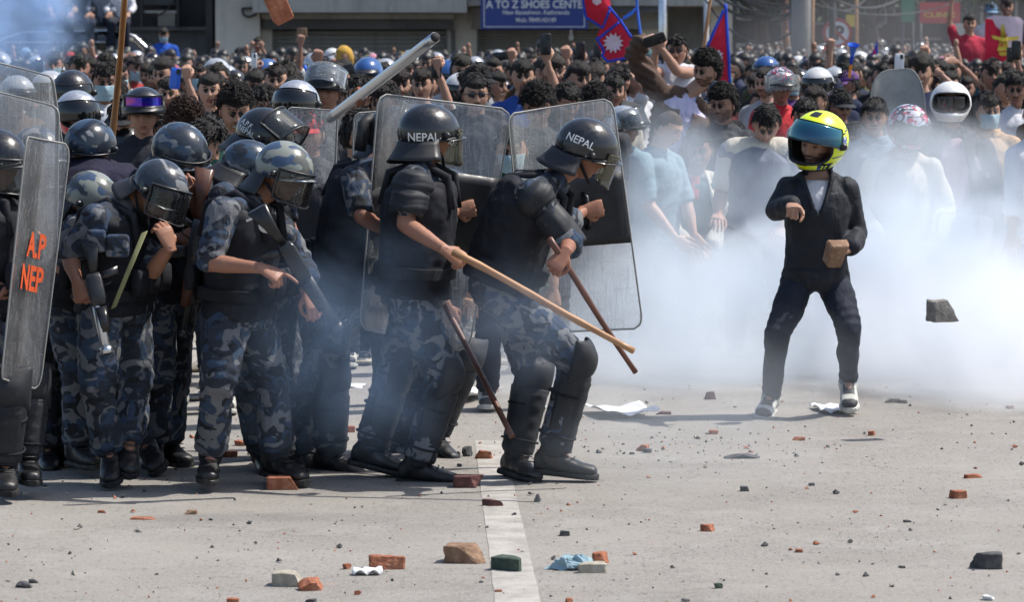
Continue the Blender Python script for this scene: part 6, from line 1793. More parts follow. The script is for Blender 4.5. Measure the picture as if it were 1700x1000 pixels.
# bare heads just behind the police
near = [
 (19.6, (390, 184), 12, 16, "curly", "smile", "green_cloth", "young man with wavy black hair smiling with eyes lowered above the police", 0),
 (21.0, (438, 178), 8, 8, "short", "plain", "charcoal_jacket", "young man with short hair standing right of the smiling man", 0),
 (23.0, (176, 138), 6, 4, "short", "plain", "white_cloth", "man in pale blue face mask left of the brown staff", 1),
 (20.5, (206, 198), -12, 20, "cap", "plain", "charcoal_jacket", "man in dark peaked cap next to the brown staff", 0),
 (19.8, (306, 204), 20, 40, "curly", "plain", "charcoal_jacket", "person with reddish brown curls bowing behind the dark blue helmet", 2),
 (18.8, (336, 240), 100, 30, "long", "plain", "charcoal_jacket", "long dark haired person between two camouflage helmets", 0),
 (22.5, (790, 158), 4, 4, "swept", "plain", "charcoal_jacket", "man in black sunglasses behind the top of the big clear shield", 3),
 (21.2, (893, 178), -8, 26, "curly", "plain", "charcoal_jacket", "curly head bent down behind the shields", 0),
 (22.4, (940, 172), 22, 16, "swept", "beard", "navy_cloth", "dark haired man next to the curly head behind the shields", 0),
 (23.2, (988, 178), -30, 12, "curly", "plain", "charcoal_jacket", "dark curly head just left of the silver open helmet", 0),
 (19.0, (850, 250), -6, 8, "short", "plain", "green_cloth", "man in pale blue face mask seen through the clear shields", 1),
 (19.2, (596, 222), 70, 4, "short", "plain", "charcoal_jacket", "person whose ear shows right of the small scratched shield", 0),
 (18.2, (512, 222), -20, 6, "cap", "plain", "charcoal_jacket", "man in red cap behind the small scratched shield", 4),
 (23.0, (598, 158), -40, 0, "short", "beard", "charcoal_jacket", "brown faced man in profile under the steel pipe", 0),
 (21.8, (640, 170), -30, 10, "swept", "plain", "charcoal_jacket", "dark haired man right of the steel pipe's lower end", 0),
 (22.5, (252, 214), 20, 18, "swept", "plain", "denim", "dark haired boy below the purple goggles", 0),
 (24.0, (1338, 196), -20, 6, "swept", "plain", "navy_cloth", "dark haired man just left of the yellow helmet", 0),
 (24.2, (1420, 236), 10, 6, "short", "plain", "plaid", "man in checked shirt just right of the yellow helmet", 0),
 (26.0, (1690, 150), -20, 4, "swept", "plain", "white_cloth", "dark haired person above the man cut by the right edge", 0),
]
for (Y, (px, py), yaw, pit, hk, hd, sh, lab, ex) in near:
    dx = .158 * pxm(Y)
    f = civ(Y, dict(head=(px, py), neck=(px, py + .135 * pxm(Y), .03), sha=(px - dx, py + .232 * pxm(Y)), shb=(px + dx, py + .232 * pxm(Y))), basis(yaw, pit, 0), lab, hd,
            (hk if hk != "cap" else "short", (.05, .02, .012) if ex == 2 else BR), (sh, .7), "dark_trousers", seed=int(px) + 5, mask=ex == 1, glasses=ex == 3)
    if hk == "cap": put_cap(f, "red_cloth" if ex == 4 else "charcoal_jacket")

# ---------------------------------------------------------------- debris on the road, flying pieces
def deb(px, py, w, h, mat, label, cat="brick", seed=0, rz=None, depth=None, rx=0, shape="brick", j=.16, z=0.0, name=None):
    p = ground(px, py + h / 2); k_ = pxm(p[1])
    d = depth or w * .7
    return chunk(name or cat.replace(" ", "_"), (p[0], p[1] + 0.0, 0.0), (w / k_ * .95, d / k_, h / k_ * .92), mat, label, cat, seed + int(px * 7 + py), rz if rz is not None else (px * 13 % 50) - 25, j, None, rx, shape=shape)
deb(472, 800, 62, 24, "brick_orange", "whole reddish brick on the road in front of the middle policemen", rz=3, depth=38, j=.06)
deb(780, 798, 56, 22, "brick_dark", "dark purplish brick with one chipped end on the lane line before the boots", rz=-4, depth=34)
deb(818, 834, 36, 13, "brick_dark", "thin dark brick piece lying on the lane line", rz=6, depth=20)
deb(776, 917, 76, 33, "brick_brown", "brown wedge shaped brick piece left of the lane line", rz=-14, depth=50, j=.3)
deb(642, 932, 62, 24, "brick_orange", "broken brick, dark on one side, left of the brown wedge", rz=8, depth=36)
deb(482, 959, 58, 26, "stone_pale", "pale olive broken block at the bottom left", rz=-10, depth=44)
deb(518, 971, 46, 18, "brick_orange", "bright orange brick fragment leaning on the pale block", rz=12, depth=30, rx=10)
o = deb(846, 934, 58, 26, "stone_green", "dark green grooved block lying across the lane line", rz=-32, depth=34, j=.05)
deb(982, 941, 50, 18, "stone_pale", "pale grey slab beside the blue plastic scrap", rz=4, depth=34, j=.1)
deb(996, 925, 32, 20, "brick_orange", "red brick piece behind the pale slab", rz=20)
deb(1634, 929, 62, 30, "stone_dark", "dark grey block with a chipped left end at the lower right", rz=-4, depth=30, j=.18)
deb(1590, 820, 28, 15, "brick_orange", "small red brick piece with a white fleck at the right", rz=16)
deb(1616, 790, 34, 8, "brick_orange", "thin orange brick sliver at the right", rz=24, depth=10)
deb(1175, 876, 24, 13, "brick_orange", "small square red brick piece right of centre", rz=5)
deb(1237, 811, 16, 10, "stone_dark", "small dark stone right of centre on the smooth road", "stone")
deb(936, 885, 20, 10, "stone_dark", "small dark flat stone just right of the lane line", "stone", rz=4)
deb(893, 826, 12, 15, "stone_grey", "small grey pointed stone right of the lane line", "stone", j=.3)
deb(803, 754, 32, 15, "brick_orange", "orange flat broken brick between the two front policemen", rz=-8, j=.3)
deb(776, 748, 18, 20, "stone_dark", "dark pointed stone left of the orange flat brick", "stone", shape="stone")
deb(762, 752, 8, 8, "stone_dark", "tiny dark stone beside the dark pointed stone", "stone", shape="stone")
deb(763, 772, 9, 7, "stone_dark", "tiny dark stone below the dark pointed stone", "stone", shape="stone")
deb(1066, 743, 22, 12, "brick_orange", "orange brick crumb right of the bent policeman's boot", j=.3)
deb(1074, 748, 16, 8, "stone_dark", "dark crumb touching the orange brick crumb", "stone")
deb(1049, 752, 9, 6, "stone_dark", "tiny dark stone left of the orange crumb", "stone", shape="stone")
deb(1182, 717, 20, 8, "brick_orange", "flat reddish brick chip left of the helmeted man's shadow", rz=8)
deb(1232, 757, 64, 9, "stone_dark", "long dark flat strip on the road below the helmeted man", "scrap", rz=3, depth=16)
deb(1326, 728, 20, 7, "brick_orange", "orange crumb under the helmeted man")
deb(1448, 719, 14, 9, "brick_orange", "small orange stone right under the lifted shoe")
deb(1100, 685, 30, 6, "brick_dark", "dark red brick behind the curled white sheet", rz=0)
deb(1675, 676, 18, 6, "brick_dark", "reddish brick piece at the right behind")
deb(1480, 664, 26, 9, "stone_grey", "hazy grey stone far right of the lifted shoe", "stone")
deb(1500, 666, 18, 7, "stone_grey", "smaller hazy grey stone beside the far one", "stone")
deb(1180, 656, 24, 14, "brick_dark", "hazy brick standing in the smoke left of the helmeted man")
deb(378, 753, 34, 11, "brick_orange", "orange brick behind the middle policeman's boot", rz=2)
deb(400, 735, 26, 10, "brick_orange", "pale orange brick further behind the middle policeman")
deb(580, 712, 18, 12, "brick_orange", "pinkish brick piece under the policeman in dark vest")
deb(270, 770, 18, 22, "brick_brown", "brown brick standing between the boots at the left")
deb(315, 850, 26, 8, "brick_brown", "small brown chip on the road at the left", rz=4)
deb(240, 860, 46, 4, "brick_orange", "flat orange smear of brick crumbs at the left", "scrap", rz=0, depth=26)
deb(170, 849, 14, 6, "brick_orange", "tiny orange brick chip at the left")
deb(576, 940, 16, 11, "brick_orange", "small orange stone left of the broken dark brick", shape="stone")
deb(594, 984, 12, 9, "brick_orange", "small orange pebble at the bottom edge", shape="stone")
deb(386, 997, 26, 11, "brick_orange", "bright orange brick piece cut by the bottom edge")
deb(516, 997, 18, 8, "stone_dark", "dark stone cut by the bottom edge", "stone")
deb(40, 970, 30, 12, "stone_dark", "dark crumbled lump at the bottom left corner", "stone", shape="stone")
deb(56, 964, 18, 9, "stone_dark", "smaller dark lump at the bottom left corner", "stone", shape="stone")
deb(1192, 972, 15, 11, "stone_green", "dark olive pebble near the bottom edge right of centre", "stone", shape="stone")
deb(1640, 992, 22, 10, "scrap_white", "small white oval scrap at the bottom right", "scrap", rz=-30, shape="stone")
deb(1138, 996, 14, 7, "stone_dark", "dark pebble on the bottom edge right of the lane line", "stone", shape="stone")
deb(946, 996, 14, 9, "brick_orange", "orange pebble on the bottom edge by the lane line", shape="stone")
deb(828, 981, 14, 6, "brick_orange", "tiny orange brick chip on the lane line near the bottom")
deb(1507, 865, 14, 5, "stone_dark", "small flat dark chip on the open road at the right", "stone")
deb(1497, 941, 14, 5, "stone_dark", "small flat dark chip near the lower right block", "stone")
deb(1328, 914, 16, 7, "brick_orange", "small red chip right of centre near the bottom")
deb(853, 853, 9, 7, "stone_dark", "small round dark stone on the lane line", "stone", shape="stone")
deb(925, 873, 8, 5, "stone_pale", "tiny pale pebble right of the lane line", "stone", shape="stone")
deb(350, 862, 10, 5, "stone_dark", "tiny dark pebble under the left policemen", "stone", shape="stone")
deb(1346, 804, 12, 6, "stone_dark", "small blue black stone on the smooth road", "stone")
# curled white sheets and the scrap under the lifted shoe
def paper(cx, cy, wpx, dpx, label, seed, curl=.05, rz=0, mat="scrap_white", name="paper_sheet", cat="paper"):
    p = ground(cx, cy); k_ = pxm(p[1]); w = wpx / k_; d = dpx
    g, _ = sheet(lambda u, v: ((u - .5) * w, (v - .5) * d, .008 + curl * (2 * u - 1) ** 2 * (1 - .3 * v) + .02 * abs(math.sin(v * 5 + u * 7 + seed))), 16, 10, .001)
    V = g.arr(); V[:, 2] += waves(V, seed, 9, 6) * .008; V[:, 2] -= V[:, 2].min() - .002; V = V @ rot('Z', rz).T
    o = g.obj(name, MT[mat], V=V, loc=(p[0], p[1], 0)); return tag(o, label, cat)
paper(1030, 690, 96, .45, "long white curled sheet lying behind the bent policeman's boots", 3, .03, 14)
paper(772, 664, 70, .6, "white crumpled sheet behind the cane", 4, .05, -20)
paper(1385, 683, 60, .35, "small white torn paper under the lifted sneaker", 5, .01, 8)
paper(610, 955, 50, .06, "thin pinkish white paper strip left of the lane line", 6, .002, 4)
# crumpled blue and white plastic beside the slab
p = ground(945, 946); k_ = pxm(p[1])
g = Geo()
for (dx, w_, h_, sd) in ((0, .050, .034, 1), (.05, .034, .044, 2), (-.05, .045, .014, 3)):
    q = Geo(); q.ball((dx, 0, h_ * .5), (w_, .034, h_ * .8), 22, 14); V = q.arr(); V = V + np.stack([waves(V, sd * 3 + a_, 75, 8) for a_ in (0, 1, 2)], 1) * .016; V[:, 2] = np.maximum(V[:, 2], .001); g.add(V, q.F)
tag(g.obj("plastic_bag", MT["mask_cloth"], smooth=False, loc=(p[0], p[1], 0)), "crumpled pale blue plastic scrap right of the lane line", "plastic bag")
# grooves on the green block
# flying pieces
chunk("stone", at(1566, 516, 17.6), (.15, .09, .105), "stone_grey", "grey stone flying through the air in front of the smoke", "stone", 9, 20, .3, shape="brick")
a, b = at(444, -22, 15.0), at(468, 30, 15.0); d = unit(b - a); R = np.stack([np.cross(d, [0, 1, 0]), [0, 1, 0], -d], 1)
bl = chunk("brick", at(459, 4, 15.0), (.082, .06, .17), "brick_orange", "orange red brick falling at the top edge left of centre", "brick", 5, 0, .04)
bl.rotation_euler = (math.radians(12), math.radians(-26), math.radians(14))
ob = chunk("orange_cloth_wrap", at(596, 160, 17.0), (.05, .05, .085), "brick_orange", "rusty orange wrap tied round the steel pipe", "cloth", 6, 0, .1, shape="stone")
# crumbs past counting
rg = np.random.default_rng(12); g = {k_: Geo() for k_ in ("stone_dark", "brick_orange", "stone_pale")}
for i in range(850):
    px, py = rg.uniform(-40, 1740), 640 + 400 * rg.random() ** 1.3
    if rg.random() < .16: px = rg.normal(1120, 150); py = rg.normal(745, 14)
    if py < 600: continue
    p = ground(px, py); s_ = rg.choice([.004, .006, .009, .014], p=[.45, .33, .17, .05]) 
    m_ = rg.choice(["stone_dark", "brick_orange", "stone_pale"], p=[.55, .30, .15])
    q = rg.normal(size=(6, 3)) * .25 + np.array([[1, 0, 0], [-1, 0, 0], [0, 1, 0], [0, -1, 0], [0, 0, .8], [0, 0, -.5]])
    V = q * s_ + [p[0], p[1], s_ * .4]
    g[m_].add(V, [(0, 2, 4), (2, 1, 4), (1, 3, 4), (3, 0, 4), (2, 0, 5), (1, 2, 5), (3, 1, 5), (0, 3, 5)])
for m_, gg in g.items():
    tag(gg.obj("gravel", MT[m_], smooth=False), {"stone_dark": "dark grit scattered over the road", "brick_orange": "orange brick crumbs scattered over the road", "stone_pale": "pale grit scattered over the road"}[m_], "gravel", kind="stuff")
# rubble further back between the legs
for i, (px, py, w, h, m_) in enumerate([(350, 640, 60, 10, "stone_grey"), (330, 610, 40, 16, "stone_pale"), (600, 600, 36, 14, "stone_pale"), (590, 640, 40, 7, "scrap_white"), (640, 655, 30, 8, "stone_grey"), (130, 690, 34, 22, "scrap_white"), (128, 712, 26, 16, "stone_grey"), (545, 590, 30, 22, "stone_pale"), (800, 610, 40, 14, "stone_grey"), (830, 600, 34, 12, "stone_pale"), (620, 575, 44, 22, "stone_grey"), (318, 660, 34, 12, "stone_grey"), (300, 690, 24, 12, "brick_orange")]):
    deb(px, py, w, h, m_, ["grey", "pale", "pale", "white", "grey", "white", "grey", "pale", "grey", "pale", "grey", "grey", "orange"][i] + " rubble piece " + ["on the crossing behind the middle policeman", "between the two left hand groups of legs", "behind the policeman in dark vest", "flat under the clear shield's foot", "just behind the front man's rear boot", "between the legs at the far left", "low between the legs at the far left", "beside the dark vest man's thigh", "behind the dark brown cane", "right of the cane's middle", "below the big shield's lower left corner", "on the ground left of the middle policeman", "near the rifle's muzzle"][i], "rubble", shape="stone")

# ---------------------------------------------------------------- flags, horns, cloths
def px_cloth(root, name, outline, Y, mat, wob=.05, seed=0, off=0.0, cuts=2, slope=0.0):
    pts = [at(x, y, Y) for x, y in outline]
    bm = bmesh.new(); vs_ = [bm.verts.new(p) for p in pts]; bm.faces.new(vs_)
    bmesh.ops.triangulate(bm, faces=bm.faces[:]); 
    for _ in range(cuts): bmesh.ops.subdivide_edges(bm, edges=bm.edges[:], cuts=1, use_grid_fill=True)
    bmesh.ops.triangulate(bm, faces=bm.faces[:])
    P = np.array([v.co[:] for v in bm.verts]); F = [tuple(v.index for v in f.verts) for f in bm.faces]; bm.free()
    n = len(P); P[:, 1] += waves(P * [1, 0, 1], seed, 7, 5) * wob + off + (P[:, 0] - P[0, 0]) * slope
    Q = P + [0, .004, 0]
    g = Geo(); g.add(np.vstack([P, Q]), F + [tuple(i + n for i in f[::-1]) for f in F])
    return g.obj(name, MT[mat], root)
def border(root, name, pts, Y, w, mat, wob=.05, seed=0, off=-.004, close=False):
    P = []
    pts = list(pts) + ([pts[0]] if close else [])
    for a, b in zip(pts[:-1], pts[1:]):
        for t in np.linspace(0, 1, 9)[:-1]: P.append(at(a[0] + (b[0] - a[0]) * t, a[1] + (b[1] - a[1]) * t, Y))
    P.append(at(*pts[-1], Y)); P = np.array(P); P[:, 1] += waves(P * [1, 0, 1], seed, 7, 5) * wob + off
    secs = []
    for i, p in enumerate(P):
        d = unit(P[min(i + 1, len(P) - 1)] - P[max(i - 1, 0)]); s_ = unit(np.cross(d, [0, 1, 0])); secs.append((p, s_ * w, np.array([0, .006, 0])))
    g = Geo(); g.loft(secs, 6); return g.obj(name, MT[mat], root)
def sunstar(root, name, cx, cy, r, Y, n=12, mat="flag_white", seed=0, wob=.05, inner=.66):
    o = []
    for i in range(2 * n): a = math.pi * i / n; q = r if i % 2 else r * inner; o.append((cx + q * math.cos(a), cy + q * math.sin(a)))
    P = np.array([at(x, y, Y) for x, y in o] + [at(cx, cy, Y)]); P[:, 1] += waves(P * [1, 0, 1], seed, 7, 5) * wob - .016
    g = Geo(); g.add(P, [(i, (i + 1) % (2 * n), 2 * n) for i in range(2 * n)]); return g.obj(name, MT[mat], root, False)
YF = 30.0
fl = link("pennant_flag", None, None, at(1015, 60, YF)); tag(fl, "large crimson double pennant flag with blue border and pale star, hanging at the top centre", "flag")
def par(o, r): o.parent = r; o.matrix_parent_inverse = Matrix.Translation(-Vector(r.location)); return o
for args in [("pennant", [(966, -8), (1008, -30), (1014, 8), (1001, 46), (973, 28)], "crimson_cloth"), ("pennant", [(1001, 44), (1013, 12), (1030, 34), (1048, 62), (1047, 84), (1038, 98), (1009, 102), (994, 78), (990, 66), (994, 52)], "crimson_cloth")]:
    par(px_cloth(None, args[0], args[1], YF, args[2], seed=3, cuts=3), fl)
for ln in ([(966, -8), (973, 28), (1001, 46), (1012, 16)], [(1010, 10), (1030, 34), (1048, 62)], [(991, 66), (1028, 36)], [(990, 62), (1003, 84), (1000, 92), (1009, 102), (1040, 96)]):
    par(border(None, "blue_border", ln, YF, .011, "border_blue", seed=3), fl)
par(sunstar(None, "star", 1018, 71, 17.5, YF, 12, seed=3), fl)
par(px_cloth(None, "moon", [(982, -6), (996, -8), (998, 4), (990, 9), (984, 4)], YF, "flag_white", seed=3, off=-.014, cuts=1), fl)
rb = link("blue_ribbon", None, None, at(1060, 30, YF)); tag(rb, "blue ribbon streamer hanging right of the crimson flag", "ribbon")
par(border(None, "streamer", [(1056, -20), (1058, 14), (1061, 40), (1064, 62)], YF, .012, "blue_plastic", seed=4), rb)
par(px_cloth(None, "streamer", [(1031, 34), (1036, 26), (1048, 18), (1058, 8), (1059, 14), (1050, 24), (1040, 30)], YF, "blue_plastic", seed=5), rb)
f2 = link("pennant_flag", None, None, at(1195, 80, 33)); tag(f2, "narrow crimson pennant flag with blue border hanging above the curly haired man", "flag")
par(px_cloth(None, "pennant", [(1203, 14), (1206, 60), (1211, 140), (1192, 142), (1186, 118), (1170, 92), (1184, 56)], 33, "crimson_cloth", seed=6, cuts=3), f2)
for ln in ([(1205, 8), (1208, 70), (1212, 140)], [(1202, 16), (1184, 54), (1169, 90)]): par(border(None, "blue_border", ln, 33, .014, "border_blue", seed=6), f2)
par(sunstar(None, "star", 1190, 92, 11, 33, 8, seed=6), f2)
stick("flag_pole", at(1166, 90, 33.5), at(1184, -30, 33.5), .016, .016, "bamboo", "pale stick of the narrow crimson flag", "stick")
stick("flag_pole", at(1204, 145, 33.1), at(1204, 5, 33.1), .010, .010, "border_blue", "thin blue staff along the narrow crimson flag", "stick")
for (x, y, s_, lab) in ((1330, 110, 1.0, "small blue and red paper flag left of the blue and yellow horn"), (1452, 78, .8, "tiny red and blue flag far back right of the horn")):
    r_ = link("small_flag", None, None, at(x, y, 45)); tag(r_, lab, "flag")
    par(px_cloth(None, "cloth_panel", [(x + 6 * s_, y - 16 * s_), (x + 7 * s_, y + 14 * s_), (x - 8 * s_, y + 18 * s_)], 45, "border_blue", .01, 7), r_)
    par(px_cloth(None, "cloth_panel", [(x + 1 * s_, y + 0 * s_), (x + 2 * s_, y + 14 * s_), (x - 5 * s_, y + 16 * s_)], 44.97, "crimson_cloth", .01, 7), r_)
# horns
def horn(a, b, r, mats, label, rb=None):
    a, b = np.array(a), np.array(b); d = unit(b - a); u, w = perp(d); L = np.linalg.norm(b - a)
    root = link("plastic_horn", None, None, a); tag(root, label, "horn")
    prof = [(0, 1.0), (.03, .86), (.10, .58), (.20, .42), (.34, .34)]
    g = Geo(); g.loft([(d * L * t, u * r * q, w * r * q) for t, q in prof], 20, cap=False); g.loft([(d * L * t, u * r * q * .93, w * r * q * .93) for t, q in prof[::-1]], 20, cap=False); g.obj("bell", MT[mats[0]], root)
    g = Geo(); g.loft([(d * L * t, u * r * q, w * r * q) for t, q in [(.34, .34), (.36, .38), (.38, .33), (.60, .27)]], 16); g.obj("upper_tube", MT[mats[1]], root)
    g = Geo(); g.loft([(d * L * t, u * r * q, w * r * q) for t, q in [(.60, .26), (.62, .30), (.64, .25), (.95, .18), (1, .24)]], 16); g.obj("lower_tube", MT[mats[2]], root)
horn(at(1417, 74, 27.5), at(1410, 128, 27.6), .047, ("blue_plastic", "border_blue", "orange_plastic"), "blue and yellow plastic horn held upright above the crowd")
a, b = at(505, 108, 21.5), at(541, 184, 21.5); u, w = perp(unit(b - a))
root = link("blue_tube", None, None, a); tag(root, "thin blue plastic trumpet tube beside the silver helmet", "horn")
g = Geo(); g.tube([np.zeros(3), (b - a) * .35, (b - a)], [.010, .014, .018], 10); g.obj("tube", MT["blue_plastic"], root)
g = Geo(); e = at(500, 156, 21.5) - a; f_ = at(522, 145, 21.5) - a; g.tube([e, e + (f_ - e) * .4, f_], [.008, .026, .014], 10); g.obj("bell", MT["blue_plastic"], root)
# red and white cloth with a golden emblem, stretched between people at the right
cl = link("cloth_flag", None, None, at(1666, 70, 44)); tag(cl, "white and red cloth with a golden emblem held up at the right edge", "flag")
W_ = [(1636, 30), (1652, 25), (1692, 28), (1698, 34), (1694, 108), (1690, 111), (1634, 104)]
par(px_cloth(None, "cloth_panel", W_, 44, "flag_white", .05, 9, cuts=3), cl)
par(px_cloth(None, "red_field", [(1636, 30), (1648, 32), (1654, 44), (1672, 58), (1664, 64), (1645, 62), (1652, 80), (1672, 92), (1692, 104), (1689, 110), (1634, 104)], 44, "crimson_cloth", .05, 9, off=-.012, cuts=3), cl)
for poly in ([(1662, 40), (1666, 40), (1668, 62), (1672, 78), (1674, 84), (1654, 84), (1657, 76), (1661, 62)], [(1646, 58), (1662, 62), (1690, 60), (1690, 65), (1664, 68), (1648, 64)], [(1656, 86), (1673, 86), (1671, 92), (1659, 92)]):
    par(px_cloth(None, "emblem", poly, 44, "yellow_letter", .05, 9, off=-.022, cuts=1), cl)
# big grey shield raised behind the checked shirt man
sgr, _ = shield((1452, 118), (1530, 112), (1546, 300), (1436, 220), 25.6, "large scuffed opaque grey shield raised between the checked shirt and white helmet", bulge=.05, mat="grey_shield", r=.42)
g = Geo(); pts = [at(x, y, 27.5) for x, y in ((1358, 148), (1366, 164), (1380, 156), (1398, 154), (1412, 154))]
g.tube(pts, .014, 6); tag(g.obj("pink_ribbon", MT["pink_cloth"]), "pink twisted ribbon in the crowd above the yellow helmet", "ribbon")
# yellow hazard bag strap etc. hand-held small things in the crowd
phone(at(922, 101, 27.4), rot('Y', 90), "black camera phone held up below the blue shop sign")
phone(at(832, 93, 33), rot('Y', 84), "black phone held up left of the blue shop sign")
phone(at(572, 117, 27.4), rot('Y', 78), "large grey phone held sideways beside the steel pipe")
phone(at(1493, 104, 30), rot('Y', 2), "pale framed phone above the grey shield", "white_plastic")
phone(at(291, 130, 26.0), rot('Y', 6), "purple and yellow phone raised left of the smiling man", "blue_plastic")
phone(at(64, 113, 31), rot('Y', 3), "black phone before a face at the far left")
chunk("brick", at(501, 54, 38.0), (.10, .08, .10), "brick_brown", "brown brick lifted high in a raised hand before the shutter", "brick", 15, 10, .1)

# dark van on the left with people sitting on it
YV = 66.0
van = link("van", None, None, (at(175, 60, YV)[0], YV, 0)); tag(van, "black van with sloping windscreen carrying people on its roof", "van")
vx = at(175, 60, YV)[0]
def vput(nm, g, mat, sm=True, par_=None): return g.obj(nm, MT[mat], par_ or van, sm)
g = Geo(); secs = []
for (x, zt, hw) in ((-1.9, 1.2, .8), (-1.85, 2.05, .86), (-1.4, 2.2, .88), (.2, 2.22, .88), (.62, 2.12, .87), (1.25, 1.45, .86), (1.9, 1.15, .84), (2.15, .85, .78)):
    secs.append((np.array([x, 0, .35 + (zt - .35) / 2]), np.array([0, hw, 0]), np.array([0, 0, (zt - .35) / 2])))
g.loft(secs, 20, pw=6); vput("body", g, "car_paint")
for s_ in (-1,):
    for (x0, x1) in ((-1.7, -.75), (-.65, .15)):
        g = Geo(); g.box(((x0 + x1) / 2, s_ * .885, 1.72), (x1 - x0, .03, .52)); w_ = vput("side_window", g, "dark_glass", False)
        g = Geo(); g.tube([(x0, s_ * .905, 1.46), (x1, s_ * .905, 1.46), (x1, s_ * .905, 1.98), (x0, s_ * .905, 1.98), (x0, s_ * .905, 1.46)], .018, 6); vput("window_seal", g, "chrome", True, w_)
g = Geo(); g.tube([(.25, -.86, 2.20), (.62, -.86, 2.08), (.98, -.86, 1.74), (1.28, -.86, 1.42)], .03, 8); vput("windscreen_pillar", g, "chrome")
g, _ = sheet(lambda u, v: (.64 + .60 * v, -.78 + 1.56 * u, 2.13 - .64 * v), 8, 6, .01); vput("windscreen", g, "dark_glass")
for x in (-1.3, 1.35):
    for s_ in (-1, 1):
        g = Geo(); g.loft([((x, s_ * .72, .33), (.33, 0, 0), (0, 0, .33)), ((x, s_ * .90, .33), (.33, 0, 0), (0, 0, .33))], 24); w_ = vput("wheel", g, "rubber")
        g = Geo(); g.loft([((x, s_ * .89, .33), (.20, 0, 0), (0, 0, .20)), ((x, s_ * .915, .33), (.19, 0, 0), (0, 0, .19))], 20); vput("rim", g, "silver_shell", True, w_)
g = Geo(); g.tube([(-1.3, -.7, 2.27), (.1, -.7, 2.27)], .02, 8); vput("roof_rail", g, "gun_metal")
# raised block for the people with the cloth flag
g = Geo(); a = at(1655, 300, 46); g.box((a[0], 46.3, .42), (1.6, .9, .84)); tag(g.obj("concrete_block", MT["dirty_concrete"], smooth=False), "concrete block on which the people with the cloth flag stand", "block")

# ---------------------------------------------------------------- the crowd
def template(pose, head, z=1.62):
    """plain standing person at the origin, head centre at z"""
    J = dict(head=(0, 0, z), neck=(0, .02, z - .14), sha=(-.165, .02, z - .235), shb=(.165, .02, z - .235), hia=(-.09, .02, .90), hib=(.09, .02, .90),
             ela=(-.23, .03, z - .51), wra=(-.22, -.08, z - .74), elb=(.23, .03, z - .51), wrb=(.22, -.08, z - .74),
             kna=(-.11, 0, .48), ana=(-.12, .03, .09), toa=(-.13, -.15, .04), knb=(.11, 0, .48), anb=(.12, .03, .09), tob=(.13, -.15, .04))
    hd = [None, None]
    if pose == "phone": J["elb"] = (.24, -.16, z - .16); J["wrb"] = (.16, -.22, z + .12); hd[1] = (-.1, -.2, 1)
    if pose == "two": J["ela"] = (-.22, -.18, z - .30); J["wra"] = (-.09, -.30, z - .04); J["elb"] = (.22, -.18, z - .30); J["wrb"] = (.09, -.30, z - .04); hd = [(.2, -.1, 1), (-.2, -.1, 1)]
    if pose == "fist": J["ela"] = (-.27, 0, z + .02); J["wra"] = (-.24, -.04, z + .27); hd[0] = (.05, 0, 1)
    if pose == "head": J["ela"] = (-.26, -.12, z - .05); J["wra"] = (-.08, -.06, z + .13); J["elb"] = (.26, -.12, z - .05); J["wrb"] = (.08, -.06, z + .13); hd = [(1, 0, .2), (-1, 0, .2)]
    f = Fig({k_: np.array(v, float) for k_, v in J.items()}, base=(0, 0, 0), H=np.eye(3)); f.mirror = (True, False)
    hands = {"plain": ("relaxed", "relaxed"), "phone": ("relaxed", "grip"), "two": ("grip", "grip"), "fist": ("grip", "relaxed"), "head": ("open", "open")}[pose]
    r = f.body("person", "", "", None, head, hands, tuple(hd), ((0, -.6, 1) if pose == "two" else None, None), vs=.026, lo=True)
    q = f.shirt("any_cloth", inf=.016, sleeve=.7, vs=.022, wr=.006)
    t = f.trousers("any_cloth", vs=.030, t1=1.98, inf=.02, tin=-.004)
    return r, q, t
T = {}
for i, (p, h) in enumerate([("plain", "plain"), ("plain", "beard"), ("plain", "smile"), ("phone", "plain"), ("two", "plain"), ("fist", "smile"), ("head", "plain")]):
    T.setdefault(p, []).append(template(p, h))
HM = {}
def child_mesh(name, g, mat):
    return g.mesh(name, MT[mat] if isinstance(mat, str) else [MT[x] for x in mat])
for k_ in ("short", "curly", "swept", "long"):
    HM[k_] = [child_mesh("hair", hair_geo(k_, s_, lo=True), "hair") for s_ in (1, 2)]
class _C:  # catches child geometry built in the head frame
    def __init__(s): s.H = np.eye(3); s.J = {"head": np.zeros(3)}; s.got = []
    def add(s, nm, g, mat, smooth=True, parent=None, V=None, F=None): s.got.append((nm, g, mat)); return parent
c_ = _C(); put_mask(c_, "mask_cloth"); MASK = child_mesh("face_mask", c_.got[0][1], "mask_cloth")
c_ = _C(); put_cap(c_, "any_cloth"); CAP = [child_mesh(nm, g_, "any_cloth") for nm, g_, _ in c_.got]
g, rm = dome_grid((.124, .145, .125), lambda az: -.12 - .42 * (1 - math.cos(az)) / 2, 28, 9); HELM = [child_mesh("helmet", g, "any_shell")]
g = Geo(); g.tube(list(rm) + [rm[0]], .007, 5, cap=False); HELM.append(child_mesh("rim", g, "rubber"))
g, _ = sheet(lambda u, v: (math.sin((u - .5) * 2.0) * (.122 + .01 * v), -math.cos((u - .5) * 2.0) * (.144 + .045 * v), .03 - .03 * v), 10, 3, .004); HELM.append(child_mesh("peak", g, "black_plastic"))
got = []
def _cap(nm, g, mt, par): got.append((nm, g, mt)); return None
moto_helmet(_cap, np.eye(3), np.zeros(3), ["any_shell", "black_plastic", "rubber"], plain_paint, port=(60, -.45, .28), visor=0, vmat="dark_glass", nl=40, nt=22)
FULL = [child_mesh(nm, g_, mt) if not isinstance(mt, list) else (lambda g2, mt2: (lambda me: me)(g2.mesh("helmet", mt2)))(g_, mt) for nm, g_, mt in got]
c_ = _C(); put_sunglasses(c_); SUNG = child_mesh("sunglasses", c_.got[0][1], "dark_glass")

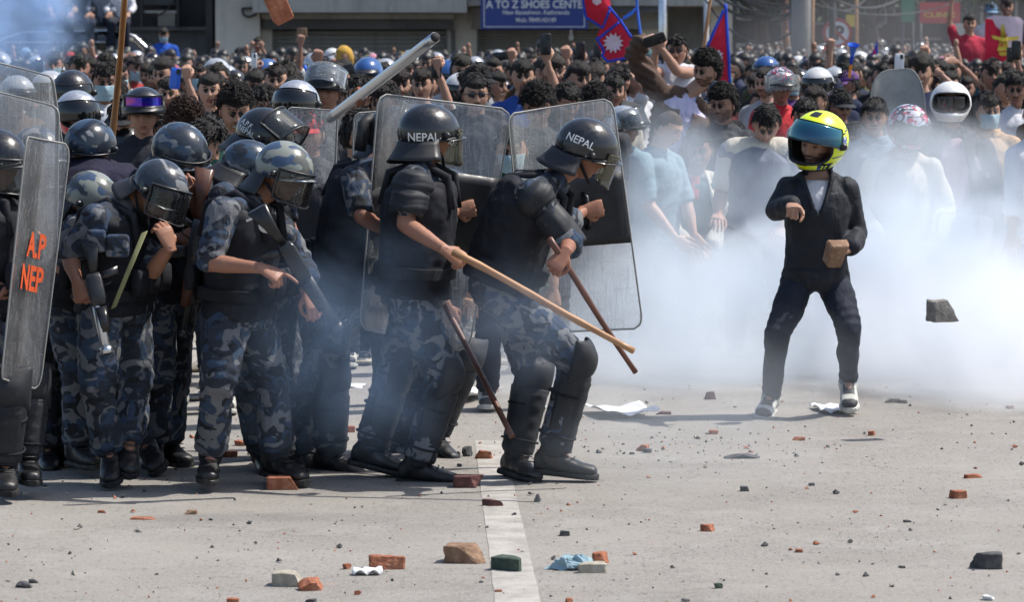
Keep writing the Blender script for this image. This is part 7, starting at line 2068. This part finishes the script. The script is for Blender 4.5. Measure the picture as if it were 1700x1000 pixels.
COLS = [("black", (.012, .012, .014)), ("dark grey", (.05, .05, .055)), ("white", (.62, .62, .64)), ("navy", (.015, .022, .055)), ("maroon", (.12, .02, .025)), ("red", (.30, .03, .03)),
        ("sky blue", (.16, .26, .38)), ("pale grey", (.34, .35, .37)), ("olive", (.09, .095, .05)), ("teal", (.03, .09, .10)), ("cream", (.50, .46, .38)), ("blue", (.03, .08, .32)), ("purple", (.13, .06, .20)), ("brown", (.10, .055, .03)), ("mustard", (.42, .25, .04)), ("pink", (.50, .22, .28))]
CW = np.array([13, 7, 5, 8, 1.5, .8, 2.0, 3, 1.5, 1.0, 1.5, 1.5, .8, 2, .4, .4]); CW = CW / CW.sum()
HCOL = [("silver", (.42, .44, .47)), ("black", (.012, .012, .014)), ("white", (.6, .6, .6)), ("red", (.4, .03, .03)), ("blue", (.03, .10, .30))]
rgc = np.random.default_rng(2024)
people = []
def person(x, y, z, yaw, pose, headgear, shirt, hcol=None, mask=False, scale=1.0, tilt=0.0, note=None, sung=False):
    src = T[pose][rgc.integers(len(T[pose]))]
    r = src[0].copy(); COL.objects.link(r)
    r.location = (x, y, z); r.rotation_euler = (0, 0, math.radians(yaw)); r.scale = (scale * rgc.uniform(.95, 1.06), scale * rgc.uniform(.95, 1.05), scale)
    def ch(o_or_me, col, name=None, off=None):
        if isinstance(o_or_me, bpy.types.Object): c = o_or_me.copy()
        else: c = bpy.data.objects.new(o_or_me.name.split(".")[0], o_or_me)
        COL.objects.link(c); c.parent = r
        if off: c.location = off; c.rotation_euler = (math.radians(tilt), 0, 0)
        c.color = (*col, 1); return c
    ch(src[1], shirt[1]); ch(src[2], [(.012, .014, .02), (.03, .05, .11), (.05, .05, .05)][rgc.integers(3)])
    hz = (0, 0, 1.62)
    if headgear == "cap": [ch(m_, hcol[1], off=hz) for m_ in CAP]; ch(HM["short"][0], (.012, .01, .009), off=hz)
    elif headgear == "helmet":
        h_ = ch(HELM[0], hcol[1], off=(0, .004, 1.65))
        for m_ in HELM[1:]:
            c = bpy.data.objects.new(m_.name.split(".")[0], m_); COL.objects.link(c); c.parent = h_
    elif headgear == "full":
        h_ = ch(FULL[0], hcol[1], off=(0, .004, 1.64))
        for m_ in FULL[1:]:
            c = bpy.data.objects.new(m_.name.split(".")[0], m_); COL.objects.link(c); c.parent = h_
    else: ch(HM[headgear][rgc.integers(2)], (.013 + rgc.random() * .012, .010 + rgc.random() * .006, .009), off=hz)
    if mask: ch(MASK, (.3, .5, .6), off=hz)
    if sung: ch(SUNG, (0, 0, 0), off=hz)
    # picture place of the head
    zc = z + 1.62 * scale; d = np.array([x, y, zc - CH]); dep = d[1] * _ct - d[2] * _st
    u_ = PX0 + FPX * d[0] / dep; v_ = PY0 - FPX * (d[1] * _st + d[2] * _ct) / dep
    people.append(dict(o=r, px=u_, py=v_, Y=y, pose=pose, hg=headgear, hc=hcol, shirt=shirt[0], mask=mask, note=note))
    return r
taken = []
for o in list(bpy.data.objects):
    if o.name.startswith("person") and o.get("category") == "person" and o.location.y > 17: taken.append((o.location.x, o.location.y))
for k_ in T:
    for tr in T[k_]:
        for o in tr: o.location = (0, 0, 0)
def free(x, y, d):
    for (a, b) in taken:
        if (a - x) ** 2 + (b - y) ** 2 < d * d: return False
    return True
def rand_person(x, y, z=0.0, **kw):
    pose = kw.pop("pose", None) or rgc.choice(["plain", "phone", "two", "fist", "head"], p=[.955, .030, .005, .0, .010])
    u = rgc.random(); hc = HCOL[rgc.choice(5, p=[.35, .35, .13, .1, .07])]
    hg = kw.pop("hg", None) or ("helmet" if u < .12 else "full" if u < .16 else "cap" if u < .27 else ["short", "curly", "swept", "long"][rgc.choice(4, p=[.46, .14, .32, .08])])
    if pose == "head" and hg in ("cap", "helmet", "full"): hg = "short"
    if hg == "cap": hc = COLS[rgc.choice(len(COLS), p=CW)]
    sc_ = kw.pop("scale", None) or min(1.06, rgc.normal(.985, .035))
    yaw = kw.pop("yaw", None)
    if yaw is None: yaw = rgc.normal(-3, 26) - x * .6
    sh = kw.pop("shirt", None) or COLS[rgc.choice(len(COLS), p=CW)]
    mk = kw.pop("mask", None)
    if mk is None: mk = rgc.random() < .15 and hg != "full"
    taken.append((x, y))
    return person(x, y, z, yaw, pose, hg, sh, hc, mk, sc_, rgc.normal(6, 7), kw.pop("note", None), kw.pop("sung", False))
# named people against the shops and on the van
CN = dict(COLS)
spec = [  # px, py of head, Y, shirt, headgear, pose, mask, note
 (272, 58, 62, ("royal blue", (.02, .09, .45)), "swept", "plain", True, "on the step before the dark gateway"),
 (428, 74, 62, ("black", (.012, .012, .014)), "short", "two", False, "with a camera, tall by the beige pier"),
 (398, 92, 62, ("denim blue", (.10, .17, .30)), "curly", "plain", False, "with beard before the beige pier"),
 (384, 86, 64, ("brown", CN["brown"]), "short", "fist", True, "waving beside the beige pier"),
 (306, 84, 58, ("maroon", CN["maroon"]), "short", "phone", False, "with raised hand before the dark gateway"),
 (331, 108, 55, ("white", CN["white"]), "swept", "plain", False, "smiling before the dark gateway"),
 (218, 92, 50, ("pale grey", CN["pale grey"]), "long", "head", False, "in pale checked shirt beside the van"),
 (566, 104, 45, ("white", CN["white"]), "short", "two", True, "under the left shutter beside the grey phone"),
 (1610, 40, 46, ("crimson", (.45, .03, .06)), "swept", "fist", False, "standing on the block beside the cloth flag"),
 (1646, 20, 46.4, ("white", CN["white"]), "cap", "plain", True, "on the block behind the cloth flag"),
 (1672, 12, 46.4, ("dark grey", CN["dark grey"]), "short", "plain", False, "on the block behind the cloth flag's corner"),
 (539, 116, 37.6, ("pale grey", CN["pale grey"]), "short", "fist", False, "lifting a brick before the left shutter"),
 (1500, 118, 30.5, ("black", CN["black"]), "short", "phone", False, "lifting a pale phone above the grey shield"),
 (905, 124, 27.5, ("dark grey", CN["dark grey"]), "curly", "phone", False, "lifting a black camera below the blue sign"),
 (820, 120, 33, ("brown", CN["brown"]), "swept", "phone", False, "lifting a phone left of the blue sign"),
 (1418, 150, 36, ("navy", CN["navy"]), "curly", "fist", False, "holding up the blue and yellow horn"),
 (560, 136, 27.6, ("black", CN["black"]), "curly", "two", False, "raising a wide grey phone beside the steel pipe"),
 (280, 158, 26.2, ("olive", CN["olive"]), "short", "phone", False, "raising a purple phone left of the smiling man"),
 (178, 112, 30, ("white", CN["white"]), "short", "plain", True, "left of the brown staff further back"),
 (90, 108, 34, ("white", CN["white"]), "short", "plain", True, "at the far left in front of the smoke"),
 (583, 168, 25.5, ("black", CN["black"]), "short", "fist", False, "raising a fist beside the blue tube"),
]
for (px, py, Y, sh, hg, pose, mk, note) in spec:
    p = at(px, py, Y); z = p[2] - 1.62
    if z > .05 and Y > 55: z = z
    rand_person(p[0], Y, max(z, -.12) if z > .3 or abs(z) < .13 else 0.0, pose=pose, hg=hg, shirt=sh, mask=mk, scale=1.0, yaw=0, note=note)
# low steps under those who stand higher by the shops
for (x0, x1, Y, zz) in ((255, 290, 62, None), (374, 440, 62.6, None), (296, 340, 56.5, None)):
    pp = [q for q in people if x0 <= q["px"] <= x1 and abs(q["Y"] - Y) < 3.2]
    if pp:
        zt = min(q["o"].location.z for q in pp)
        for q in pp:
            h_ = max(.08, q["o"].location.z)
            g = Geo(); g.box((q["o"].location.x, q["Y"], h_ / 2 - .001), (.62, .6, h_ - .002)); tag(g.obj("plinth", MT["dirty_concrete"], smooth=False), "low concrete plinth under the person " + (q["note"] or "by the shops"), "plinth")
# sitters on the van roof
def sitter(px, sh, lab, dz=0.0, yaw=0, legs=0, face="plain"):
    x = at(px, 50, YV)[0]; zs = 2.27; y = YV - .62
    J = dict(hia=(x - .09, y, zs + .10), hib=(x + .09, y, zs + .10), sha=(x - .17, y - .02, zs + .56), shb=(x + .17, y - .02, zs + .56), neck=(x, y - .02, zs + .64), head=(x, y - .04, zs + .78),
             ela=(x - .25, y - .08, zs + .32), wra=(x - .18, y - .28, zs + .22), elb=(x + .25, y - .08, zs + .32), wrb=(x + .18, y - .28, zs + .22),
             kna=(x - .13 - legs * .05, y - .42, zs + .06), knb=(x + .13 + legs * .05, y - .42, zs + .04), ana=(x - .12, y - .38, zs - .36), anb=(x + .16, y - .36, zs - .38), toa=(x - .13, y - .55, zs - .42), tob=(x + .17, y - .53, zs - .44))
    f = Fig({k_: np.array(v, float) for k_, v in J.items()}, H=basis(yaw, 10, 0)); f.mirror = (True, False); f.o = np.array([x, y, zs])
    f.body("person", lab, "person", None, face, ("relaxed", "relaxed"), vs=.024, lo=True); f.trousers("dark_trousers", vs=.024, inf=.014, t1=1.95); f.shirt(sh, inf=.016, vs=.022, sleeve=1.6)
    for sd in "ab": boot(f, sd, sneaker=True, shaft=.05, name="shoe")
    o = f.add("hair", hair_geo("short", int(px), lo=True).xf(f.H, f.J["head"]), "hair"); o.color = (.012, .01, .009, 1)
sitter(112, "tan_cloth", "person with tan sleeves sitting on the left end of the black van's roof", legs=1)
sitter(142, "charcoal_jacket", "person in dark jacket sitting on the middle of the black van's roof", legs=2)
sitter(176, "grey_cloth", "person in grey top sitting right of the dark jacket on the van's roof", legs=2)
sitter(206, "white_cloth", "person with pale sleeves sitting behind the brown staff on the van's roof")
# random ones, nearest rows first
NIND = 222
cand = []
yy = 24.4
while yy < 58 and len(people) < NIND:
    sp = .66 + (yy - 25) * .012
    half = yy * 1700 / FPX / 2 + .3
    xx = -half + rgc.random() * sp
    while xx < half and len(people) < NIND:
        x = xx + rgc.normal() * .10; y = yy + rgc.normal() * .13
        px = PX0 + FPX * x / y
        ok = free(x, y, .52)
        if y < 31 and 1030 < px < 1235: ok = False
        if y < 27.2 and 1425 < px < 1560: ok = False
        if y < 28.5 and 1385 < px < 1440: ok = False
        if ok: rand_person(x, y)
        xx += sp
    yy += .78
y_end = yy
# mid distance: individuals thinning out further back so that some far ones stay single too
# everyone further back, past counting: one mesh
lowhead = Geo(); hg_ = head_geo(22, 18); hg_.M = [{0: 0, 1: 1, 2: 0, 3: 1, 4: 1}.get(q, 0) for q in hg_.M]
cut = 22 * 18; g2 = Geo(); g2.add(hg_.arr()[:22 * 19], hg_.F[:cut], hg_.M[:cut]); lowhead.merge(g2)
for s_ in (-1, 1): lowhead.ball((s_ * .031, -.082, .010), (.014, .008, .008), 6, 4, 1)
_hs = hair_geo("short", 3, lo=True); nn_ = 26 * 17; g2 = Geo(); g2.add(_hs.arr()[:nn_] * [1.05, 1.04, 1.05], [q for q in _hs.F[:26 * 16]][: 26 * 12], 1); lowhead.merge(g2)
lowhead.loft([((0, .02, -.10), (.05, 0, 0), (0, .05, 0)), ((0, .02, -.15), (.09, 0, 0), (0, .07, 0)), ((0, .02, -.20), (.19, 0, 0), (0, .09, 0)), ((0, .02, -.30), (.22, 0, 0), (0, .11, 0)), ((0, .02, -.75), (.19, 0, 0), (0, .11, 0)), ((0, .02, -1.58), (.15, 0, 0), (0, .10, 0))], 10, 2)
lowhead.ball((0, -.094, -.02), (.012, .014, .022), 6, 4, 0)
lowmask = Geo(); lowmask.ball((0, -.050, -.050), (.052, .055, .042), 8, 6, 0)
lowhel = Geo(); lowhel.ball((0, .005, .03), (.122, .142, .125), 12, 8, 0)
lowarm = Geo(); lowarm.capsule((.2, 0, -.25), (.26, -.1, .02), .05, .04, 8); lowarm.capsule((.26, -.1, .02), (.22, -.14, .26), .036, .03, 8, 1); lowarm.ball((.22, -.14, .31), (.035, .03, .05), 8, 6, 1)
cmats = [newmat("far_skin", (.26, .135, .085), .55), newmat("far_skin_light", (.36, .20, .135), .55), newmat("far_hair", (.012, .010, .010), .5)] + [newmat("far_" + n_.replace(" ", "_"), c_, .9) for n_, c_ in COLS] + [MT["mask_cloth"], newmat("far_helmet_silver", (.45, .47, .5), .2, .4), newmat("far_helmet_black", (.012, .012, .014), .2), newmat("far_helmet_white", (.6, .6, .6), .25)]
G = Geo(); nfar = 0
lv = {id(a): a.arr() for a in (lowhead, lowmask, lowhel, lowarm)}
def lowadd(src, R, t, mm): G.add(lv[id(src)] @ R.T + t, src.F, [mm[i] for i in src.M])
yy = y_end
while yy < 128:
    half = yy * 1700 / FPX / 2 + .6
    x = -half
    sp = .56 if yy < 72 else .72
    while x < half:
        X = x + rgc.normal() * .12; Y = yy + rgc.normal() * .15; x += sp
        px = PX0 + FPX * X / Y
        if Y > 71.0 and px < 1235: continue
        if not free(X, Y, .42): continue
        if abs(Y - YV) < 1.4 and abs(X - vx) < 2.4: continue
        if any(abs(px - c) < 14 and abs(Y - cy_) < .5 for c, cy_ in ((1328, 62), (1385, 66))): continue
        s_ = rgc.normal(.99, .04); z = 1.62 * s_ + (.14 if 71.5 < Y else 0) 
        R = rot('Z', rgc.normal(0, 30)) * s_; t = np.array([X, Y, z])
        sk = rgc.integers(2); sh = 3 + rgc.choice(len(COLS), p=CW)
        lowadd(lowhead, R, t, (sk, 2 if rgc.random() > .08 else 3 + rgc.integers(len(COLS)), sh))
        u = rgc.random()
        if u < .13: lowadd(lowmask, R, t, (3 + len(COLS),))
        if .13 < u < .25: lowadd(lowhel, R, t, (4 + len(COLS) + rgc.choice(3, p=[.5, .3, .2]),))
        if rgc.random() < .022: lowadd(lowarm, R, t, (sh, sk))
        nfar += 1
    yy += .62 if yy < 72 else .95
tag(G.obj("crowd", cmats), "packed crowd of protesters filling the street up to the shops", "crowd", kind="stuff")
print("individuals", len(people), "far", nfar)
# remove the templates
for k_ in T:
    for tr in T[k_]:
        for o in reversed(tr): bpy.data.objects.remove(o)
# phones for raised hands of the random people
for q in people:
    if q["note"] is None and q["pose"] in ("phone", "two"):
        o = q["o"]; s_ = o.scale[0]; bpy.context.view_layer.update() if False else None
        M = Matrix.Translation(o.location) @ Matrix.Rotation(o.rotation_euler.z, 4, 'Z') @ Matrix.Scale(s_, 4)
        loc = M @ Vector((.15, -.25, 1.62 + .22)) if q["pose"] == "phone" else M @ Vector((0, -.36, 1.62 + .05))
        q["phone"] = phone(np.array(loc), rot('Z', math.degrees(o.rotation_euler.z)) @ rot('Y', 0 if q["pose"] == "phone" else 90), "x", rgc.choice(["black_plastic", "black_plastic", "white_plastic", "gun_metal"]))
# labels
LM = [(-900, 95, "at far left edge"), (95, 200, "left of brown staff"), (200, 350, "right of brown staff"), (350, 460, "before beige pier"), (460, 600, "below left shutter"), (600, 745, "around steel pipe"), (745, 880, "left of blue sign"), (880, 1000, "below blue sign"), (1000, 1110, "below crimson flag"), (1110, 1220, "around narrow flag"), (1220, 1310, "left of utility pole"), (1310, 1400, "below parking sign"), (1400, 1500, "below plastic horn"), (1500, 1600, "below red banner"), (1600, 2600, "below cloth flag")]
SKY = {}
for q in people:
    hc = q["hc"][0] if q["hc"] else ""
    hg = {"cap": hc + " cap", "helmet": hc + " open helmet", "full": hc + " full helmet", "short": "short hair", "curly": "curly hair", "swept": "swept hair", "long": "long hair"}[q["hg"]]
    act = {"plain": "", "phone": ", phone raised", "two": ", both hands up", "fist": ", fist raised", "head": ", hands on head"}[q["pose"]]
    zone = next((t for a, b, t in LM if a <= q["px"] < b), "in the crowd")
    if q["note"]: lab = "person in %s top %s" % (q["shirt"], q["note"])
    else: lab = "%s top, %s%s%s, %s" % (q["shirt"], hg, ", masked" if q["mask"] else "", act, zone)
    q["lab"] = lab; SKY.setdefault(lab, []).append(q)
for lab, qs in SKY.items():
    if len(qs) > 1:
        qs.sort(key=lambda q: q["px"])
        for i, q in enumerate(qs):
            q["lab"] = lab + (", leftmost" if i == 0 else ", rightmost" if i == len(qs) - 1 else ", %s from left" % ["", "second", "third", "fourth", "fifth", "sixth"][min(i, 5)])
for q in people:
    tag(q["o"], " ".join(q["lab"].split()[:16]), "person", "people in the crowd")
    if "phone" in q: q["phone"]["label"] = " ".join(("phone of " + q["lab"].replace(", phone raised", "").replace(", both hands up", "")).split()[:16])

# ---------------------------------------------------------------- smoke
def smoke(name, label, c, r, dens, scale=1.4, thr=.42, seed=0, edge=1.0, col=(.97, .98, 1.0), zfade=0.0, aniso=.0, step=None, rotz=0):
    m = bpy.data.materials.new(name); m.use_nodes = True; t = m.node_tree; t.nodes.remove(t.nodes["Principled BSDF"]); k = N(m)
    out = t.nodes["Material Output"]
    vol = k.n("ShaderNodeVolumePrincipled"); vol.inputs["Color"].default_value = (*col, 1); vol.inputs["Anisotropy"].default_value = aniso
    tc = k.n("ShaderNodeTexCoord")
    ln = k.n("ShaderNodeVectorMath", _operation='LENGTH'); k.l(tc.outputs["Object"], ln.inputs[0])
    ge = k.n("ShaderNodeNewGeometry"); mp = k.n("ShaderNodeMapping"); mp.inputs["Location"].default_value = (seed * 3.7, seed, seed * 1.3); k.l(ge.outputs["Position"], mp.inputs[0])
    nz = k.noise(mp.outputs[0], scale, 3.0, .55, .6)
    fall = k.math('SUBTRACT', 1.0, ln.outputs["Value"], True)                    # 1 in the middle, 0 at the hull
    fall = k.math('MULTIPLY', fall, edge, True)
    v = k.math('SUBTRACT', nz, k.math('SUBTRACT', .80, k.math('MULTIPLY', fall, .80 - thr + .12)), True)
    v = k.math('MULTIPLY', v, dens * 3.0)
    v = k.math('MULTIPLY', v, fall)
    if zfade:
        sp = k.n("ShaderNodeSeparateXYZ"); k.l(tc.outputs["Object"], sp.inputs[0])
        v = k.math('MULTIPLY', v, k.math('SUBTRACT', 1.0, k.math('MULTIPLY', k.math('ADD', sp.outputs[2], .1), zfade), True))
    k.l(v, vol.inputs["Density"]); k.l(vol.outputs[0], out.inputs["Volume"])
    if step: m.cycles.volume_step_rate = step
    g = Geo(); g.ball((0, 0, 0), 1.0, 24, 14)
    o = g.obj(name, m); o.location = c; o.scale = r; o.rotation_euler = (0, 0, math.radians(rotz)); tag(o, label, "smoke", kind="stuff"); return o
def smoke_px(name, label, px, py, Y, wpx, hpx, depth, dens, **kw):
    c = at(px, py, Y); k_ = pxm(Y); r = (wpx / k_ / 2, depth / 2, hpx / k_ / 2)
    if c[2] - r[2] < .01 and kw.pop("lift", False): c[2] = r[2] + .01
    return smoke(name, label, c, r, dens, **kw)

smoke_px("smoke", "dense white tear gas smoke rolling low behind the man in the yellow helmet", 1590, 590, 21.2, 900, 620, 7.4, 2.1, scale=1.9, thr=.38, seed=1, edge=1.9, step=.5, col=(.93, .96, 1.0))
smoke_px("smoke", "white smoke patch low between the shields and the helmeted man", 1140, 570, 21.4, 800, 560, 5.6, 1.25, scale=1.7, thr=.36, seed=2, edge=1.8, step=.5, col=(.88, .94, 1.0))
smoke_px("smoke", "thin veil of smoke over the people behind the helmeted man", 1480, 340, 21.0, 980, 440, 2.4, .9, scale=2.1, thr=.42, seed=3, edge=1.8, step=.5, col=(.86, .93, 1.0))
smoke_px("smoke", "thin bluish smoke drifting in front of the middle policemen's legs", 580, 560, 14.7, 620, 680, .7, .60, scale=2.6, thr=.40, seed=4, edge=1.5, col=(.45, .65, .95), step=.6)
smoke_px("smoke", "blue smoke puff in the top left corner", 25, 25, 24.0, 380, 340, 1.6, 3.6, scale=2.6, thr=.40, seed=5, edge=1.5, col=(.50, .70, 1.0), step=.6)
smoke_px("smoke", "thin haze of smoke hanging over the far right street", 1500, 100, 50, 1000, 420, 16, .012, scale=.25, thr=.25, seed=6, edge=2.0)
smoke_px("smoke", "faint smoke low over the road in front of the helmeted man", 1150, 620, 18.0, 1150, 400, 3.8, .20, scale=1.4, thr=.36, seed=7, edge=1.5, col=(.85, .92, 1.0))
smoke_px("smoke", "thin veil of smoke over the stooping man in teal and the man in glasses", 1130, 320, 20.9, 380, 440, 1.6, .95, scale=2.0, thr=.36, seed=8, edge=1.8, col=(.84, .92, 1.0))

for i, (px, py, w_, h_, Y, dn, lab) in enumerate([(1262, 440, 300, 230, 21.6, 2.2, "billow of white smoke left of the helmeted man's elbow"), (1500, 400, 330, 260, 21.4, 2.0, "billow of white smoke before the patterned helmet man's chest"), (1640, 420, 320, 330, 21.3, 1.9, "billow of smoke at the right edge before the motocross helmet"), (1420, 470, 300, 260, 21.8, 2.4, "billow of white smoke right behind the helmeted man"), (1060, 470, 260, 330, 21.6, 1.3, "pale smoke drifting behind the right hand clear shield"), (900, 600, 420, 220, 19.5, .7, "thin smoke over the road behind the two front policemen"), (1560, 250, 420, 200, 22.0, .9, "thin ragged smoke rising before the helmets at the right")]):
    smoke_px("smoke", lab, px, py, Y, w_ * 1.25, h_ * 1.25, 1.8, dn, scale=3.0, thr=.42, seed=20 + i, edge=1.7, step=.6, col=(.90, .95, 1.0))

smoke_px("smoke", "faint bluish smoke before the bent policeman's hips and the cane", 860, 540, 14.6, 420, 420, .7, .35, scale=2.4, thr=.38, seed=40, edge=1.5, col=(.60, .76, 1.0), step=.6)
smoke_px("smoke", "faint smoke lying over the open road at the centre right", 1120, 740, 15.5, 1000, 260, 3.0, .10, scale=1.2, thr=.34, seed=41, edge=1.5, col=(.80, .90, 1.0))
bpy.data.scenes.remove(_scr)
